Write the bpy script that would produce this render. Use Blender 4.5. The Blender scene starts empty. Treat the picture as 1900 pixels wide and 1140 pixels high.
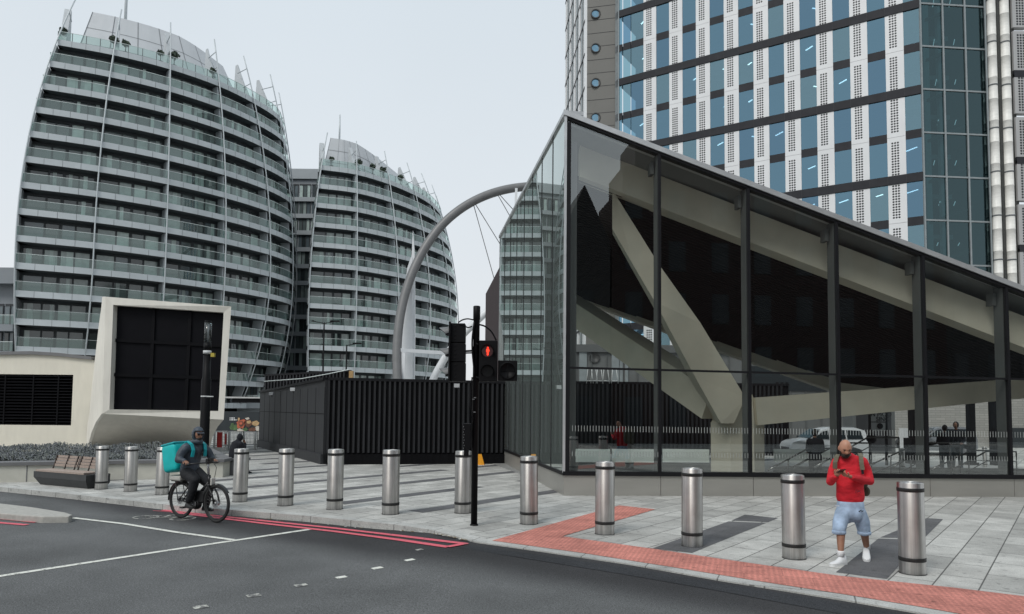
import bpy, bmesh, math, random
from mathutils import Vector, Matrix
random.seed(7)
sc = bpy.context.scene
R = math.radians
V = Vector
# ---------------------------------------------------------------- camera
FPX = 1317.0; PX0 = 950.0; PY0 = 685.0; HC = 2.05
cam_d = bpy.data.cameras.new('camera'); cam = bpy.data.objects.new('camera', cam_d)
sc.collection.objects.link(cam); sc.camera = cam
cam_d.sensor_width = 36; cam_d.lens = FPX/1900*36
cam_d.shift_y = (PY0-570)/1900; cam_d.clip_start = .05; cam_d.clip_end = 3000
RM = Matrix.Rotation(math.pi/2+math.atan(75/FPX), 3, 'X') @ Matrix.Rotation(.010, 3, 'Z')
cam.matrix_world = Matrix.Translation((0, 0, HC)) @ RM.to_4x4()
# ---------------------------------------------------------------- world: overcast daylight
w = bpy.data.worlds.new('World'); sc.world = w; w.use_nodes = True
nt = w.node_tree; N = nt.nodes; L = nt.links; bg = N['Background']
sky = N.new('ShaderNodeTexSky'); sky.sky_type = 'NISHITA'; sky.sun_disc = False
sky.sun_elevation = R(48); sky.sun_rotation = R(215); sky.air_density = 1.5; sky.dust_density = 4
sc10 = N.new('ShaderNodeVectorMath'); sc10.operation = 'SCALE'; sc10.inputs['Scale'].default_value = 1.0
L.new(sky.outputs[0], sc10.inputs[0])
tc = N.new('ShaderNodeTexCoord'); sep = N.new('ShaderNodeSeparateXYZ'); L.new(tc.outputs['Generated'], sep.inputs[0])
rmp = N.new('ShaderNodeValToRGB'); L.new(sep.outputs['Z'], rmp.inputs[0])
e = rmp.color_ramp.elements
e[0].position = 0.0; e[0].color = (7.9, 8.05, 8.3, 1); e[1].position = .75; e[1].color = (6.2, 7.05, 7.7, 1)
x = rmp.color_ramp.elements.new(.25); x.color = (7.3, 7.8, 8.25, 1)
nz = N.new('ShaderNodeTexNoise'); nz.inputs['Scale'].default_value = 2.2; nz.inputs['Detail'].default_value = 4
L.new(tc.outputs['Generated'], nz.inputs['Vector'])
mr = N.new('ShaderNodeMapRange'); mr.inputs['To Min'].default_value = .95; mr.inputs['To Max'].default_value = 1.05
L.new(nz.outputs['Fac'], mr.inputs['Value'])
cl = N.new('ShaderNodeVectorMath'); cl.operation = 'SCALE'; L.new(rmp.outputs[0], cl.inputs[0]); L.new(mr.outputs[0], cl.inputs['Scale'])
mx = N.new('ShaderNodeMix'); mx.data_type = 'RGBA'; mx.inputs[0].default_value = .93
L.new(sc10.outputs[0], mx.inputs['A']); L.new(cl.outputs[0], mx.inputs['B'])
L.new(mx.outputs['Result'], bg.inputs['Color']); bg.inputs['Strength'].default_value = .1
# ---------------------------------------------------------------- sun behind cloud
sl = bpy.data.lights.new('sun', 'SUN'); sl.energy = 1.5; sl.angle = R(22); sl.color = (1, .97, .92)
so = bpy.data.objects.new('sun', sl); sc.collection.objects.link(so)
so.rotation_euler = (R(42), 0, R(-35))
sc.view_settings.view_transform = 'Standard'; sc.view_settings.look = 'None'
sc.view_settings.exposure = .10; sc.view_settings.gamma = 1
sc.cycles.max_bounces = 8; sc.cycles.transparent_max_bounces = 16; sc.cycles.glossy_bounces = 4
sc.cycles.caustics_reflective = False; sc.cycles.caustics_refractive = False
# ---------------------------------------------------------------- image measurements -> world metres
def ray(px, py): return RM @ V(((px-PX0)/FPX, -(py-PY0)/FPX, -1))
def G(px, py, z=0.0):
    d = ray(px, py); t = (z-HC)/d.z
    return V((d.x*t, d.y*t, z))
def P(px, py, Y):
    d = ray(px, py); t = Y/d.y
    return V((d.x*t, Y, HC+d.z*t))
def PXZ(px, Y, z):                       # point at image column px, depth Y, height z
    py = 700
    for _ in range(6):
        d = ray(px, py); t = Y/d.y; err = (HC+d.z*t)-z; py += err/Y*FPX
    d = ray(px, py); return V((d.x*Y/d.y, Y, z))
# ---------------------------------------------------------------- materials
MATS = {}
def _new(name):
    m = bpy.data.materials.new(name); m.use_nodes = True
    return m, m.node_tree, m.node_tree.nodes, m.node_tree.links, m.node_tree.nodes['Principled BSDF']
def mat(name, col, rough=.6, metal=0, var=.12, scale=3.0, bump=0, bscale=40, spec=.5, stretch=None, emit=None, var2=0, scale2=.5, coat=0):
    if name in MATS: return MATS[name]
    m, t, n, l, b = _new(name)
    b.inputs['Roughness'].default_value = rough; b.inputs['Metallic'].default_value = metal
    b.inputs['Specular IOR Level'].default_value = spec
    if coat: b.inputs['Coat Weight'].default_value = coat
    tc = n.new('ShaderNodeTexCoord'); mp = n.new('ShaderNodeMapping'); l.new(tc.outputs['Object'], mp.inputs[0])
    if stretch: mp.inputs['Scale'].default_value = stretch
    nz = n.new('ShaderNodeTexNoise'); nz.inputs['Scale'].default_value = scale; nz.inputs['Detail'].default_value = 6
    l.new(mp.outputs[0], nz.inputs['Vector'])
    mr = n.new('ShaderNodeMapRange'); mr.inputs['From Min'].default_value = .25; mr.inputs['From Max'].default_value = .75
    mr.inputs['To Min'].default_value = 1-var; mr.inputs['To Max'].default_value = 1+var
    l.new(nz.outputs['Fac'], mr.inputs['Value'])
    fac = mr.outputs[0]
    if var2:
        n2 = n.new('ShaderNodeTexNoise'); n2.inputs['Scale'].default_value = scale2; n2.inputs['Detail'].default_value = 3
        l.new(tc.outputs['Object'], n2.inputs['Vector'])
        m2 = n.new('ShaderNodeMapRange'); m2.inputs['From Min'].default_value = .3; m2.inputs['From Max'].default_value = .7
        m2.inputs['To Min'].default_value = 1-var2; m2.inputs['To Max'].default_value = 1+var2
        l.new(n2.outputs['Fac'], m2.inputs['Value'])
        mu = n.new('ShaderNodeMath'); mu.operation = 'MULTIPLY'; l.new(fac, mu.inputs[0]); l.new(m2.outputs[0], mu.inputs[1]); fac = mu.outputs[0]
    vm = n.new('ShaderNodeVectorMath'); vm.operation = 'SCALE'; vm.inputs[0].default_value = col[:3]; l.new(fac, vm.inputs['Scale'])
    l.new(vm.outputs[0], b.inputs['Base Color'])
    if bump:
        n3 = n.new('ShaderNodeTexNoise'); n3.inputs['Scale'].default_value = bscale; n3.inputs['Detail'].default_value = 4
        l.new(mp.outputs[0], n3.inputs['Vector'])
        bp = n.new('ShaderNodeBump'); bp.inputs['Strength'].default_value = bump; bp.inputs['Distance'].default_value = .02
        l.new(n3.outputs['Fac'], bp.inputs['Height']); l.new(bp.outputs[0], b.inputs['Normal'])
    if emit:
        b.inputs['Emission Color'].default_value = (*emit[:3], 1); b.inputs['Emission Strength'].default_value = emit[3]
    MATS[name] = m; return m
def glass(name, tint=(.8, .87, .85), refl=1.0, ior=1.5, glosscol=(1, 1, 1), base=0.0, film=.0):
    if name in MATS: return MATS[name]
    m, t, n, l, b = _new(name); n.remove(b)
    tr = n.new('ShaderNodeBsdfTransparent'); tr.inputs[0].default_value = (*tint, 1)
    gl = n.new('ShaderNodeBsdfGlossy'); gl.inputs['Color'].default_value = (*glosscol, 1); gl.inputs['Roughness'].default_value = .004
    fr = n.new('ShaderNodeFresnel'); fr.inputs['IOR'].default_value = ior
    ge = n.new('ShaderNodeNewGeometry'); iv = n.new('ShaderNodeMix'); iv.data_type = 'FLOAT'
    # same reflectance from both sides of the sheet
    sb = n.new('ShaderNodeMath'); sb.operation = 'MULTIPLY_ADD'; sb.inputs[1].default_value = refl; sb.inputs[2].default_value = base; sb.use_clamp = True
    l.new(ge.outputs['Backfacing'], iv.inputs[0]); l.new(fr.outputs[0], iv.inputs[2]); iv.inputs[3].default_value = .08
    l.new(iv.outputs[0], sb.inputs[0])
    ms = n.new('ShaderNodeMixShader'); l.new(sb.outputs[0], ms.inputs[0]); l.new(tr.outputs[0], ms.inputs[1]); l.new(gl.outputs[0], ms.inputs[2])
    out = ms.outputs[0]
    if film:  # even pale diffuse layer mixed over the glass
        df = n.new('ShaderNodeBsdfDiffuse'); df.inputs[0].default_value = (.55, .6, .58, 1)
        m2 = n.new('ShaderNodeMixShader'); m2.inputs[0].default_value = film; l.new(out, m2.inputs[1]); l.new(df.outputs[0], m2.inputs[2]); out = m2.outputs[0]
    l.new(out, n['Material Output'].inputs[0]); MATS[name] = m; return m
# ---------------------------------------------------------------- mesh building
OFF = {}
class MB:
    def __init__(s): s.v = []; s.f = []; s.m = []; s.s = []; s.mats = []
    def mi(s, m):
        if m not in s.mats: s.mats.append(m)
        return s.mats.index(m)
    def face(s, pts, m, sm=False):
        i = len(s.v); s.v += [tuple(p) for p in pts]; s.f.append(tuple(range(i, i+len(pts)))); s.m.append(s.mi(m)); s.s.append(sm)
    def box(s, a, b, m):
        x0, y0, z0 = [min(p, q) for p, q in zip(a, b)]; x1, y1, z1 = [max(p, q) for p, q in zip(a, b)]
        s.ob(V((x0, y0, z0)), V((x1-x0, 0, 0)), V((0, y1-y0, 0)), V((0, 0, z1-z0)), m)
    def ob(s, o, a, b, c, m):             # box from corner and three edge vectors
        o, a, b, c = V(o), V(a), V(b), V(c)
        if a.cross(b).dot(c) < 0: a, b = b, a
        i = len(s.v); s.v += [tuple(q) for q in (o, o+a, o+a+b, o+b, o+c, o+a+c, o+a+b+c, o+b+c)]
        for f in ((3, 2, 1, 0), (4, 5, 6, 7), (0, 1, 5, 4), (1, 2, 6, 5), (2, 3, 7, 6), (3, 0, 4, 7)):
            s.f.append(tuple(i+k for k in f)); s.m.append(s.mi(m)); s.s.append(False)
    def bar(s, p, q, w_, h_, m, up=(0, 0, 1)):  # rectangular bar centred on the line p-q
        p, q = V(p), V(q); d = (q-p).normalized(); up = V(up)
        if abs(d.dot(up)) > .98: up = V((1, 0, 0))
        sd = d.cross(up).normalized(); u = sd.cross(d).normalized()
        s.ob(p-sd*w_/2-u*h_/2, sd*w_, q-p, u*h_, m)
    def prism(s, pts, ext, m, sm=False):
        pts = [V(p) for p in pts]; ext = V(ext); n = len(pts)
        nrm = V((0, 0, 0))
        for k in range(n): nrm += pts[k].cross(pts[(k+1) % n])
        if nrm.dot(ext) > 0: pts = pts[::-1]
        i = len(s.v); s.v += [tuple(p) for p in pts]+[tuple(p+ext) for p in pts]
        s.f.append(tuple(range(i, i+n))); s.m.append(s.mi(m)); s.s.append(False)
        s.f.append(tuple(range(i+2*n-1, i+n-1, -1))); s.m.append(s.mi(m)); s.s.append(False)
        for k in range(n):
            j = (k+1) % n; s.f.append((i+j, i+k, i+n+k, i+n+j)); s.m.append(s.mi(m)); s.s.append(sm)
    def tube(s, pts, r, m, seg=10, cap=True, closed=False):
        pts = [V(p) for p in pts]; n = len(pts)
        if not isinstance(r, (list, tuple)): r = [r]*n
        rings = []; up = None
        for k in range(n):
            if closed: d = (pts[(k+1) % n]-pts[k-1])
            else: d = pts[min(k+1, n-1)]-pts[max(k-1, 0)]
            d.normalize()
            if up is None:
                up = V((0, 0, 1)) if abs(d.z) < .9 else V((1, 0, 0))
            a = d.cross(up).normalized(); b = a.cross(d).normalized(); up = b
            i = len(s.v)
            for q in range(seg):
                t = 2*math.pi*q/seg; s.v.append(tuple(pts[k]+(a*math.cos(t)+b*math.sin(t))*r[k]))
            rings.append(i)
        R_ = range(n if closed else n-1)
        for k in R_:
            i0, i1 = rings[k], rings[(k+1) % n]
            for q in range(seg):
                p = (q+1) % seg; s.f.append((i0+p, i0+q, i1+q, i1+p)); s.m.append(s.mi(m)); s.s.append(True)
        if cap and not closed:
            s.f.append(tuple(rings[0]+q for q in range(seg))); s.m.append(s.mi(m)); s.s.append(False)
            s.f.append(tuple(rings[-1]+q for q in range(seg-1, -1, -1))); s.m.append(s.mi(m)); s.s.append(False)
    def lathe(s, prof, c, m, seg=32, axis='z', sm=True, ax=None, cap=True):   # prof: (radius, along)
        c = V(c)
        A = V(ax).normalized() if ax is not None else V((0, 0, 1))
        a = A.cross(V((0, 1, 0)) if abs(A.y) < .9 else V((1, 0, 0))).normalized(); b = A.cross(a)
        i0 = len(s.v); n = len(prof)
        if max(h for r, h in prof)-min(h for r, h in prof) < 1e-6: cap = False
        for r, h in prof:
            for q in range(seg):
                t = 2*math.pi*q/seg; s.v.append(tuple(c+A*h+(a*math.cos(t)+b*math.sin(t))*r))
        for k in range(n-1):
            for q in range(seg):
                p = (q+1) % seg; s.f.append((i0+k*seg+q, i0+k*seg+p, i0+(k+1)*seg+p, i0+(k+1)*seg+q)); s.m.append(s.mi(m)); s.s.append(sm)
        if cap and prof[0][0] > 1e-5: s.f.append(tuple(i0+q for q in range(seg-1, -1, -1))); s.m.append(s.mi(m)); s.s.append(False)
        if cap and prof[-1][0] > 1e-5: s.f.append(tuple(i0+(n-1)*seg+q for q in range(seg))); s.m.append(s.mi(m)); s.s.append(False)
    def grid(s, rows, m, sm=True, flip=False):
        i = len(s.v); nr, nc = len(rows), len(rows[0])
        for r in rows: s.v += [tuple(p) for p in r]
        for a in range(nr-1):
            for b in range(nc-1):
                q = (i+a*nc+b, i+a*nc+b+1, i+(a+1)*nc+b+1, i+(a+1)*nc+b)
                s.f.append(q[::-1] if flip else q); s.m.append(s.mi(m)); s.s.append(sm)
    def xf(s, M, i0=0):
        for k in range(i0, len(s.v)): s.v[k] = tuple(M @ V(s.v[k]))
    def build(s, name, parent=None, bevel=0):
        me = bpy.data.meshes.new(name); off = OFF.get(parent.name, V((0, 0, 0))) if parent else V((0, 0, 0))
        me.from_pydata([tuple(V(p)-off) for p in s.v], [], s.f)
        for m in s.mats: me.materials.append(m)
        me.polygons.foreach_set('material_index', s.m); me.polygons.foreach_set('use_smooth', s.s); me.update()
        o = bpy.data.objects.new(name, me); sc.collection.objects.link(o)
        if parent: o.parent = parent; OFF[o.name] = off
        if bevel:
            bv = o.modifiers.new('bevel', 'BEVEL'); bv.width = bevel; bv.segments = 2; bv.limit_method = 'ANGLE'; bv.angle_limit = R(40)
        return o
def tag(o, label=None, cat=None, group=None, kind=None):
    if label: o['label'] = label
    if cat: o['category'] = cat
    if group: o['group'] = group
    if kind: o['kind'] = kind
    return o
def thing(name, loc, label, cat, group=None, rz=0, local=False):
    o = bpy.data.objects.new(name, None); sc.collection.objects.link(o); o.location = loc; o.rotation_euler = (0, 0, rz)
    o.empty_display_size = .2
    OFF[o.name] = V((0, 0, 0)) if local else V(loc)
    return tag(o, label, cat, group)
def children(o): return [c for c in bpy.data.objects if c.parent == o]
def copy_tree(o, parent=None):
    c = o.copy(); sc.collection.objects.link(c)
    if parent: c.parent = parent
    for ch in children(o): copy_tree(ch, c)
    return c
def struct(mb, name): return tag(mb.build(name), kind='structure')
def skin(name, verts, edges, radii, m, parent, sub=2, root=0):
    """one continuous limb/body surface grown round a skeleton"""
    me = bpy.data.meshes.new(name+'_s'); off = OFF.get(parent.name, V((0, 0, 0)))
    me.from_pydata([tuple(v) for v in verts], edges, [])
    o = bpy.data.objects.new(name+'_s', me); sc.collection.objects.link(o)
    md = o.modifiers.new('skin', 'SKIN'); md.use_smooth_shade = True; md.branch_smoothing = .3
    for i, r in enumerate(radii):
        sv = me.skin_vertices[0].data[i]; sv.radius = (r, r) if not isinstance(r, tuple) else r
        sv.use_root = (i == root)
    ss = o.modifiers.new('sub', 'SUBSURF'); ss.levels = sub; ss.render_levels = sub
    dg = bpy.context.evaluated_depsgraph_get(); ev = o.evaluated_get(dg)
    nm = bpy.data.meshes.new_from_object(ev); nm.name = name
    bpy.data.objects.remove(o)
    nm.materials.clear(); nm.materials.append(m)
    for p in nm.polygons: p.use_smooth = True
    for v in nm.vertices: v.co = v.co-off
    r_ = bpy.data.objects.new(name, nm); sc.collection.objects.link(r_); r_.parent = parent; OFF[r_.name] = off
    return r_
def blob(name, segs, m, parent, voxel=.012, smooth=6, lat=(1, 0, 0)):
    """one continuous closed surface from tapering elliptical limbs: segs = (p, q, rp, rq), r = number or (sideways, depth)"""
    mb = MB(); lat0 = V(lat)
    for p, q, ra, rb in segs:
        p, q = V(p), V(q); d = (q-p); L_ = d.length; d.normalize()
        ra = (ra, ra) if not isinstance(ra, tuple) else ra; rb = (rb, rb) if not isinstance(rb, tuple) else rb
        a = (lat0-d*lat0.dot(d)); a = a.normalized() if a.length > .2 else d.cross(V((0, 1, 0))).normalized(); b = d.cross(a)
        rings = []; S = 20
        for k in range(5): t = math.pi/2*k/5; rings.append((p-d*math.cos(t)*min(ra), math.sin(t)*ra[0]+1e-4, math.sin(t)*ra[1]+1e-4))
        for k in range(7): f = k/6; rings.append((p+d*L_*f, ra[0]+(rb[0]-ra[0])*f, ra[1]+(rb[1]-ra[1])*f))
        for k in range(1, 6): t = math.pi/2*k/5; rings.append((q+d*math.sin(t)*min(rb), math.cos(t)*rb[0]+1e-4, math.cos(t)*rb[1]+1e-4))
        i0 = len(mb.v)
        for c, u, w_ in rings:
            for j in range(S): t = 2*math.pi*j/S; mb.v.append(tuple(c+a*u*math.cos(t)+b*w_*math.sin(t)))
        n_ = len(rings)
        for k in range(n_-1):
            for j in range(S): j2 = (j+1) % S; mb.f.append((i0+k*S+j, i0+k*S+j2, i0+(k+1)*S+j2, i0+(k+1)*S+j))
        mb.f.append(tuple(i0+j for j in range(S-1, -1, -1))); mb.f.append(tuple(i0+(n_-1)*S+j for j in range(S)))
    me = bpy.data.meshes.new('tmp'); me.from_pydata(mb.v, [], mb.f); o = bpy.data.objects.new('tmp', me); sc.collection.objects.link(o)
    md = o.modifiers.new('r', 'REMESH'); md.mode = 'VOXEL'; md.voxel_size = voxel; md.use_smooth_shade = True
    if smooth: sm_ = o.modifiers.new('s', 'SMOOTH'); sm_.factor = .5; sm_.iterations = smooth
    dg = bpy.context.evaluated_depsgraph_get(); nm = bpy.data.meshes.new_from_object(o.evaluated_get(dg)); bpy.data.objects.remove(o)
    nm.name = name; nm.materials.clear(); nm.materials.append(m); off = OFF.get(parent.name, V((0, 0, 0)))
    for p_ in nm.polygons: p_.use_smooth = True
    for v in nm.vertices: v.co = v.co-off
    r_ = bpy.data.objects.new(name, nm); sc.collection.objects.link(r_); r_.parent = parent; OFF[r_.name] = off
    return r_
def chain(vs, es, rs): return [(vs[a], vs[b], rs[a], rs[b]) for a, b in es]
def crom(pts, t):
    n = len(pts)-1; t = max(0, min(n-1e-6, t)); i = int(t); f = t-i
    p0 = pts[max(i-1, 0)]; p1 = pts[i]; p2 = pts[i+1]; p3 = pts[min(i+2, n)]
    if i == 0: p0 = p1*2-p2
    if i+1 == n: p3 = p2*2-p1
    return .5*((2*p1)+(p2-p0)*f+(2*p0-5*p1+4*p2-p3)*f*f+(3*p1-p0-3*p2+p3)*f*f*f)
def sstep(a, b, x_): 
    t = max(0, min(1, (x_-a)/(b-a))); return t*t*(3-2*t)
# ================================================================= GROUND
def rz(x_): return -.11+.095*sstep(-2.6, -.4, x_)
def asphalt(name, c1, c2, gradient=True):
    m, t, n, l, b = _new(name); b.inputs['Roughness'].default_value = .93; b.inputs['Specular IOR Level'].default_value = .25
    tc = n.new('ShaderNodeTexCoord')
    a = n.new('ShaderNodeTexNoise'); a.inputs['Scale'].default_value = 55; a.inputs['Detail'].default_value = 5; a.inputs['Roughness'].default_value = .8
    l.new(tc.outputs['Object'], a.inputs['Vector'])
    c = n.new('ShaderNodeTexNoise'); c.inputs['Scale'].default_value = .55; c.inputs['Detail'].default_value = 5; l.new(tc.outputs['Object'], c.inputs['Vector'])
    mrA = n.new('ShaderNodeMapRange'); mrA.inputs['From Min'].default_value = .3; mrA.inputs['From Max'].default_value = .7; mrA.inputs['To Min'].default_value = .35; mrA.inputs['To Max'].default_value = 1.7
    l.new(a.outputs['Fac'], mrA.inputs['Value'])
    mrC = n.new('ShaderNodeMapRange'); mrC.inputs['From Min'].default_value = .3; mrC.inputs['From Max'].default_value = .7; mrC.inputs['To Min'].default_value = .76; mrC.inputs['To Max'].default_value = 1.22
    l.new(c.outputs['Fac'], mrC.inputs['Value'])
    # resurfaced darker asphalt along the kerb, older worn asphalt outside it
    dt = n.new('ShaderNodeVectorMath'); dt.operation = 'DOT_PRODUCT'
    p = G(540, 1000, -.1); q = G(1450, 1150, -.05); nn = V((-(q-p).y, (q-p).x, 0)).normalized()
    dt.inputs[1].default_value = nn; l.new(tc.outputs['Object'], dt.inputs[0])
    ad = n.new('ShaderNodeMath'); ad.operation = 'ADD'; l.new(dt.outputs['Value'], ad.inputs[0])
    mn = n.new('ShaderNodeMath'); mn.operation = 'MULTIPLY_ADD'; mn.inputs[1].default_value = 1.3; mn.inputs[2].default_value = -.65-nn.dot(p)
    l.new(c.outputs['Fac'], mn.inputs[0]); l.new(mn.outputs[0], ad.inputs[1])
    mg = n.new('ShaderNodeMapRange'); mg.interpolation_type = 'SMOOTHSTEP'; mg.inputs['From Min'].default_value = -.7; mg.inputs['From Max'].default_value = .35
    l.new(ad.outputs[0], mg.inputs['Value'])
    mx = n.new('ShaderNodeMix'); mx.data_type = 'RGBA'; mx.inputs['A'].default_value = (*c1, 1); mx.inputs['B'].default_value = (*c2, 1)
    if gradient: l.new(mg.outputs[0], mx.inputs[0])
    else: mx.inputs[0].default_value = 1
    g2 = n.new('ShaderNodeTexNoise'); g2.inputs['Scale'].default_value = 130; g2.inputs['Detail'].default_value = 2; l.new(tc.outputs['Object'], g2.inputs['Vector'])
    mrG = n.new('ShaderNodeMapRange'); mrG.inputs['From Min'].default_value = .32; mrG.inputs['From Max'].default_value = .68; mrG.inputs['To Min'].default_value = .5; mrG.inputs['To Max'].default_value = 1.55; l.new(g2.outputs['Fac'], mrG.inputs['Value'])
    m0 = n.new('ShaderNodeMath'); m0.operation = 'MULTIPLY'; l.new(mrA.outputs[0], m0.inputs[0]); l.new(mrG.outputs[0], m0.inputs[1])
    mu = n.new('ShaderNodeMath'); mu.operation = 'MULTIPLY'; l.new(m0.outputs[0], mu.inputs[0]); l.new(mrC.outputs[0], mu.inputs[1])
    vs = n.new('ShaderNodeVectorMath'); vs.operation = 'SCALE'; l.new(mx.outputs['Result'], vs.inputs[0]); l.new(mu.outputs[0], vs.inputs['Scale'])
    l.new(vs.outputs[0], b.inputs['Base Color'])
    bp = n.new('ShaderNodeBump'); bp.inputs['Strength'].default_value = .5; bp.inputs['Distance'].default_value = .01; l.new(a.outputs['Fac'], bp.inputs['Height']); l.new(bp.outputs[0], b.inputs['Normal'])
    return m
M_ROAD = asphalt('asphalt', (.118, .121, .122), (.042, .042, .044))
M_ROAD2 = asphalt('asphalt_patch', (.03, .03, .03), (.036, .038, .042), False)
UX, UY = .62, .785
def paving(name, base, joint, sx, sy, vary=.12, extra=None, rough=.8, rot=None):
    m, t, n, l, b = _new(name); b.inputs['Roughness'].default_value = rough; b.inputs['Specular IOR Level'].default_value = .35
    tc = n.new('ShaderNodeTexCoord'); mp = n.new('ShaderNodeMapping'); mp.vector_type = 'POINT'
    mp.inputs['Rotation'].default_value = (0, 0, -math.atan2(UY, UX) if rot is None else rot); l.new(tc.outputs['Object'], mp.inputs[0])
    br = n.new('ShaderNodeTexBrick'); br.inputs['Scale'].default_value = 1; br.inputs['Brick Width'].default_value = sx; br.inputs['Row Height'].default_value = sy
    br.inputs['Mortar Size'].default_value = .009; br.inputs['Mortar Smooth'].default_value = .1; br.offset = .42; br.inputs['Bias'].default_value = 0
    br.inputs['Color1'].default_value = (1-vary, 1-vary, 1-vary, 1); br.inputs['Color2'].default_value = (1+vary, 1+vary, 1+vary, 1); br.inputs['Mortar'].default_value = (joint, joint, joint, 1)
    l.new(mp.outputs[0], br.inputs['Vector'])
    a = n.new('ShaderNodeTexNoise'); a.inputs['Scale'].default_value = 60; a.inputs['Detail'].default_value = 4; l.new(tc.outputs['Object'], a.inputs['Vector'])
    c = n.new('ShaderNodeTexNoise'); c.inputs['Scale'].default_value = 1.4; c.inputs['Detail'].default_value = 7; c.inputs['Roughness'].default_value = .65; l.new(tc.outputs['Object'], c.inputs['Vector'])
    sp = n.new('ShaderNodeTexNoise'); sp.inputs['Scale'].default_value = 9; sp.inputs['Detail'].default_value = 3; l.new(tc.outputs['Object'], sp.inputs['Vector'])
    f1 = n.new('ShaderNodeMapRange'); f1.inputs['From Min'].default_value = .3; f1.inputs['From Max'].default_value = .7; f1.inputs['To Min'].default_value = .78; f1.inputs['To Max'].default_value = 1.2; l.new(a.outputs['Fac'], f1.inputs['Value'])
    f2 = n.new('ShaderNodeMapRange'); f2.inputs['From Min'].default_value = .3; f2.inputs['From Max'].default_value = .7; f2.inputs['To Min'].default_value = .72; f2.inputs['To Max'].default_value = 1.2; l.new(c.outputs['Fac'], f2.inputs['Value'])
    f3 = n.new('ShaderNodeMapRange'); f3.inputs['From Min'].default_value = .28; f3.inputs['From Max'].default_value = .40; f3.inputs['To Min'].default_value = .62; f3.inputs['To Max'].default_value = 1; l.new(sp.outputs['Fac'], f3.inputs['Value'])
    k = n.new('ShaderNodeMath'); k.operation = 'MULTIPLY'; l.new(f1.outputs[0], k.inputs[0]); l.new(f2.outputs[0], k.inputs[1])
    k3 = n.new('ShaderNodeMath'); k3.operation = 'MULTIPLY'; l.new(k.outputs[0], k3.inputs[0]); l.new(f3.outputs[0], k3.inputs[1])
    gm = n.new('ShaderNodeTexVoronoi'); gm.inputs['Scale'].default_value = 3.2; l.new(tc.outputs['Object'], gm.inputs['Vector'])     # trodden gum spots
    g5 = n.new('ShaderNodeMapRange'); g5.inputs['From Min'].default_value = .055; g5.inputs['From Max'].default_value = .085; g5.inputs['To Min'].default_value = .62; g5.inputs['To Max'].default_value = 1; l.new(gm.outputs['Distance'], g5.inputs['Value'])
    k2 = n.new('ShaderNodeMath'); k2.operation = 'MULTIPLY'; l.new(k3.outputs[0], k2.inputs[0]); l.new(g5.outputs[0], k2.inputs[1])
    v1 = n.new('ShaderNodeVectorMath'); v1.operation = 'MULTIPLY'; v1.inputs[1].default_value = base; l.new(br.outputs['Color'], v1.inputs[0])
    v2 = n.new('ShaderNodeVectorMath'); v2.operation = 'SCALE'; l.new(v1.outputs[0], v2.inputs[0]); l.new(k2.outputs[0], v2.inputs['Scale'])
    l.new(v2.outputs[0], b.inputs['Base Color'])
    bp = n.new('ShaderNodeBump'); bp.inputs['Strength'].default_value = .35; bp.inputs['Distance'].default_value = .01
    h = br.outputs['Fac']
    if extra == 'blister':     # raised blisters of tactile paving
        vo = n.new('ShaderNodeTexVoronoi'); vo.inputs['Scale'].default_value = 15; vo.inputs['Randomness'].default_value = 0
        l.new(mp.outputs[0], vo.inputs['Vector'])
        f4 = n.new('ShaderNodeMapRange'); f4.inputs['From Min'].default_value = .22; f4.inputs['From Max'].default_value = .38; f4.inputs['To Min'].default_value = 1.18; f4.inputs['To Max'].default_value = .86
        l.new(vo.outputs['Distance'], f4.inputs['Value'])
        v3 = n.new('ShaderNodeVectorMath'); v3.operation = 'SCALE'; l.new(v2.outputs[0], v3.inputs[0]); l.new(f4.outputs[0], v3.inputs['Scale']); l.new(v3.outputs[0], b.inputs['Base Color'])
    iv = n.new('ShaderNodeMath'); iv.operation = 'SUBTRACT'; iv.inputs[0].default_value = 1; l.new(h, iv.inputs[1])
    l.new(iv.outputs[0], bp.inputs['Height']); l.new(bp.outputs[0], b.inputs['Normal'])
    return m
M_PAVE = paving('granite_paving', (.475, .47, .445), .26, .92, .46, .18)
M_DARKP = paving('dark_granite', (.125, .125, .13), 1.0, .92, .6, .1)
M_TACT = paving('red_tactile', (.60, .235, .19), .72, .8, .4, .09, 'blister', rot=-math.radians(-18))
M_KERB = paving('kerb_granite', (.46, .46, .44), .4, .95, 3.0, .08, rot=math.radians(22))
def paintm(name, col, wear=.35):
    m, t, n, l, b = _new(name); b.inputs['Roughness'].default_value = .8
    tc = n.new('ShaderNodeTexCoord'); a = n.new('ShaderNodeTexNoise'); a.inputs['Scale'].default_value = 14; a.inputs['Detail'].default_value = 9; a.inputs['Roughness'].default_value = .7
    l.new(tc.outputs['Object'], a.inputs['Vector'])
    f = n.new('ShaderNodeMapRange'); f.inputs['From Min'].default_value = wear; f.inputs['From Max'].default_value = wear+.12; l.new(a.outputs['Fac'], f.inputs['Value'])
    mx = n.new('ShaderNodeMix'); mx.data_type = 'RGBA'; mx.inputs['A'].default_value = (.11, .11, .11, 1); mx.inputs['B'].default_value = (*col, 1)
    l.new(f.outputs[0], mx.inputs[0]); l.new(mx.outputs['Result'], b.inputs['Base Color']); return m
M_WHITEP = paintm('white_road_paint', (.72, .72, .66), .34)
M_WORNP = paintm('worn_road_paint', (.55, .55, .50), .45)
M_REDP = paintm('red_road_paint', (.68, .12, .16), .33)
# road sheet
mb = MB(); xs = [-900, -60, -12]+[-3+.2*i for i in range(16)]+[4, 30, 900]; ys = [-900, -40, -3.2, 2, 6, 10, 16, 40, 1200]
mb.grid([[V((x_, y_, rz(x_))) for x_ in xs] for y_ in ys], M_ROAD, sm=True)
struct(mb, 'road')
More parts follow.
